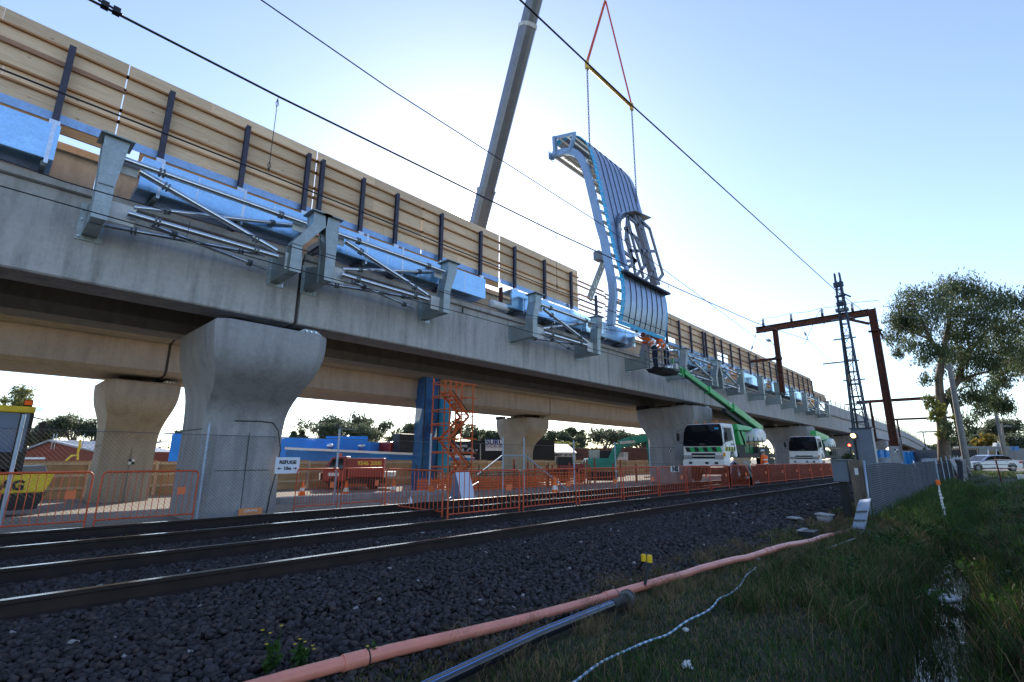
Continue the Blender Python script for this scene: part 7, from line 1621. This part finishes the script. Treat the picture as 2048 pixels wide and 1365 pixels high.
# reeds on the right bank
c = np.concatenate([np.stack([NR.uniform(3.6, 12, 400), NR.uniform(-1.6, .30, 400)], 1), np.stack([NR.uniform(9, 30, 420), NR.uniform(-7, .2, 420)], 1)])
tufts(c, 34, (.16, .52), .009, .7, .07, 'reeds', 'dark reeds on the bank beyond the ditch at lower right', [.16, .58, .08, .14, .04])
c = np.stack([NR.uniform(3.5, 14, 520), .55+NR.normal(size=520)*.22], 1); tufts(c, 16, (.10, .40), .006, .6, .05, 'water_reeds', 'thin reeds standing in the ditch water', [.2, .55, .1, .15, 0])
c = np.stack([NR.uniform(9, 18, 90), NR.uniform(-1.3, .2, 90)], 1); tufts(c, 40, (.15, .40), .008, 1.2, .10, 'brown_sedge', 'sunlit orange brown sedge along the far part of the ditch', [.05, .1, .35, .50, 0])
c = np.stack([NR.uniform(26, 58, 500), NR.uniform(-9, 1.4, 500)], 1); tufts(c, 26, (.1, .34), .02, .8, .25, 'road_edge_grass', 'green grass between reeds and road', [.5, .2, .1, .05, .15])
# weed clumps with broad leaves along the ditch
cl = []
for i in range(90):
    x = random.uniform(7, 30); y = random.uniform(-.6, 1.5); cl.append(((x, y, gz(x, y)+.16), (.28, .22, .14), 150, random.choice([0, 0, 1])))
o = leaves('weed_clumps', cl, 7, .055, [GR[1], GR[0]], None, .1, .5, wts=.4); o['label'] = 'dark broad leaved weeds crowding the ditch'; o['category'] = 'weeds'; stuff(o)
# individual flowering weeds at the front edge of the ballast
def flower_weed(label, px_, py2, tips, Y):
    b_ = at(px_, py2, Z=-.02); Y = b_.y; t = thing('flowering_weed', label, 'weed', b_, 'yellow flowering weeds')
    for k, (tx_, ty_) in enumerate(tips):
        e = at(tx_, ty_, Y=Y+random.uniform(-.03, .03)); mid = b_.lerp(e, .5)+Vector((random.uniform(-.02, .02), 0, 0))
        s_ = obj('stem', MB().tube([b_, mid, e], [.0035, .0028, .0018], 5), GR[0], t)
        m_ = MB()
        for a in range(8): an = a*math.pi/4; m_.add([e, e+Vector((math.cos(an-.3)*.007, math.sin(an-.3)*.007, .004)), e+Vector((math.cos(an)*.015, math.sin(an)*.015, .006)), e+Vector((math.cos(an+.3)*.007, math.sin(an+.3)*.007, .004))], [(0,1,2,3)])
        obj('flower', m_, mat('petal_yellow', (.85, .62, .02), .6), s_)
        leaves('leaves', [(tuple(b_.lerp(e, .45)), (.035, .03, .10), 40, 0)], 4, .04, [GR[0], GR[1]], t, -.2, .4)
flower_weed('yellow flowered weed left of the pipe end', 548, 1350, [(525, 1262), (540, 1268), (563, 1253), (533, 1290)], 3.75)
flower_weed('bushier yellow flowered weed standing against the pipe end', 590, 1345, [(600, 1280), (610, 1285), (625, 1293), (590, 1290), (612, 1300), (628, 1300)], 3.55)
flower_weed('small flowered weed growing beside the pipe joint', 745, 1330, [(735, 1294), (752, 1296)], 3.15)
# seeding grass stalks, countable ones at the front
for i, (x_, y_, tx_, ty_, l) in enumerate([(1186, 1365, 1195, 1290, 'pale seeding grass stalk left of the front pair'), (1210, 1365, 1205, 1265, 'tallest pale seeding grass stalk at bottom centre'), (1245, 1365, 1240, 1310, 'pale seeding grass stalk right of the tallest one'), (1082, 1350, 1072, 1300, 'pale seeding grass stalk left of the black pipe')]):
    b_ = at(x_, y_, Z=-.08); e = at(tx_, ty_, Y=b_.y); t = thing('grass_stalk', l, 'grass stalk', b_, 'pale seeding grass stalks')
    obj('stem', MB().tube([b_, b_.lerp(e, .6), e+Vector((.02, 0, -.005))], [.002, .0016, .001], 4), GR[2], t)
    m_ = MB()
    for k in range(10): c = b_.lerp(e, .5+.05*k)+Vector((random.uniform(-.01, .01), random.uniform(-.01, .01), 0)); m_.bar(c, c+Vector((random.uniform(-.008, .008), 0, -.018)), .004)
    obj('seed_head', m_, GR[2], t)
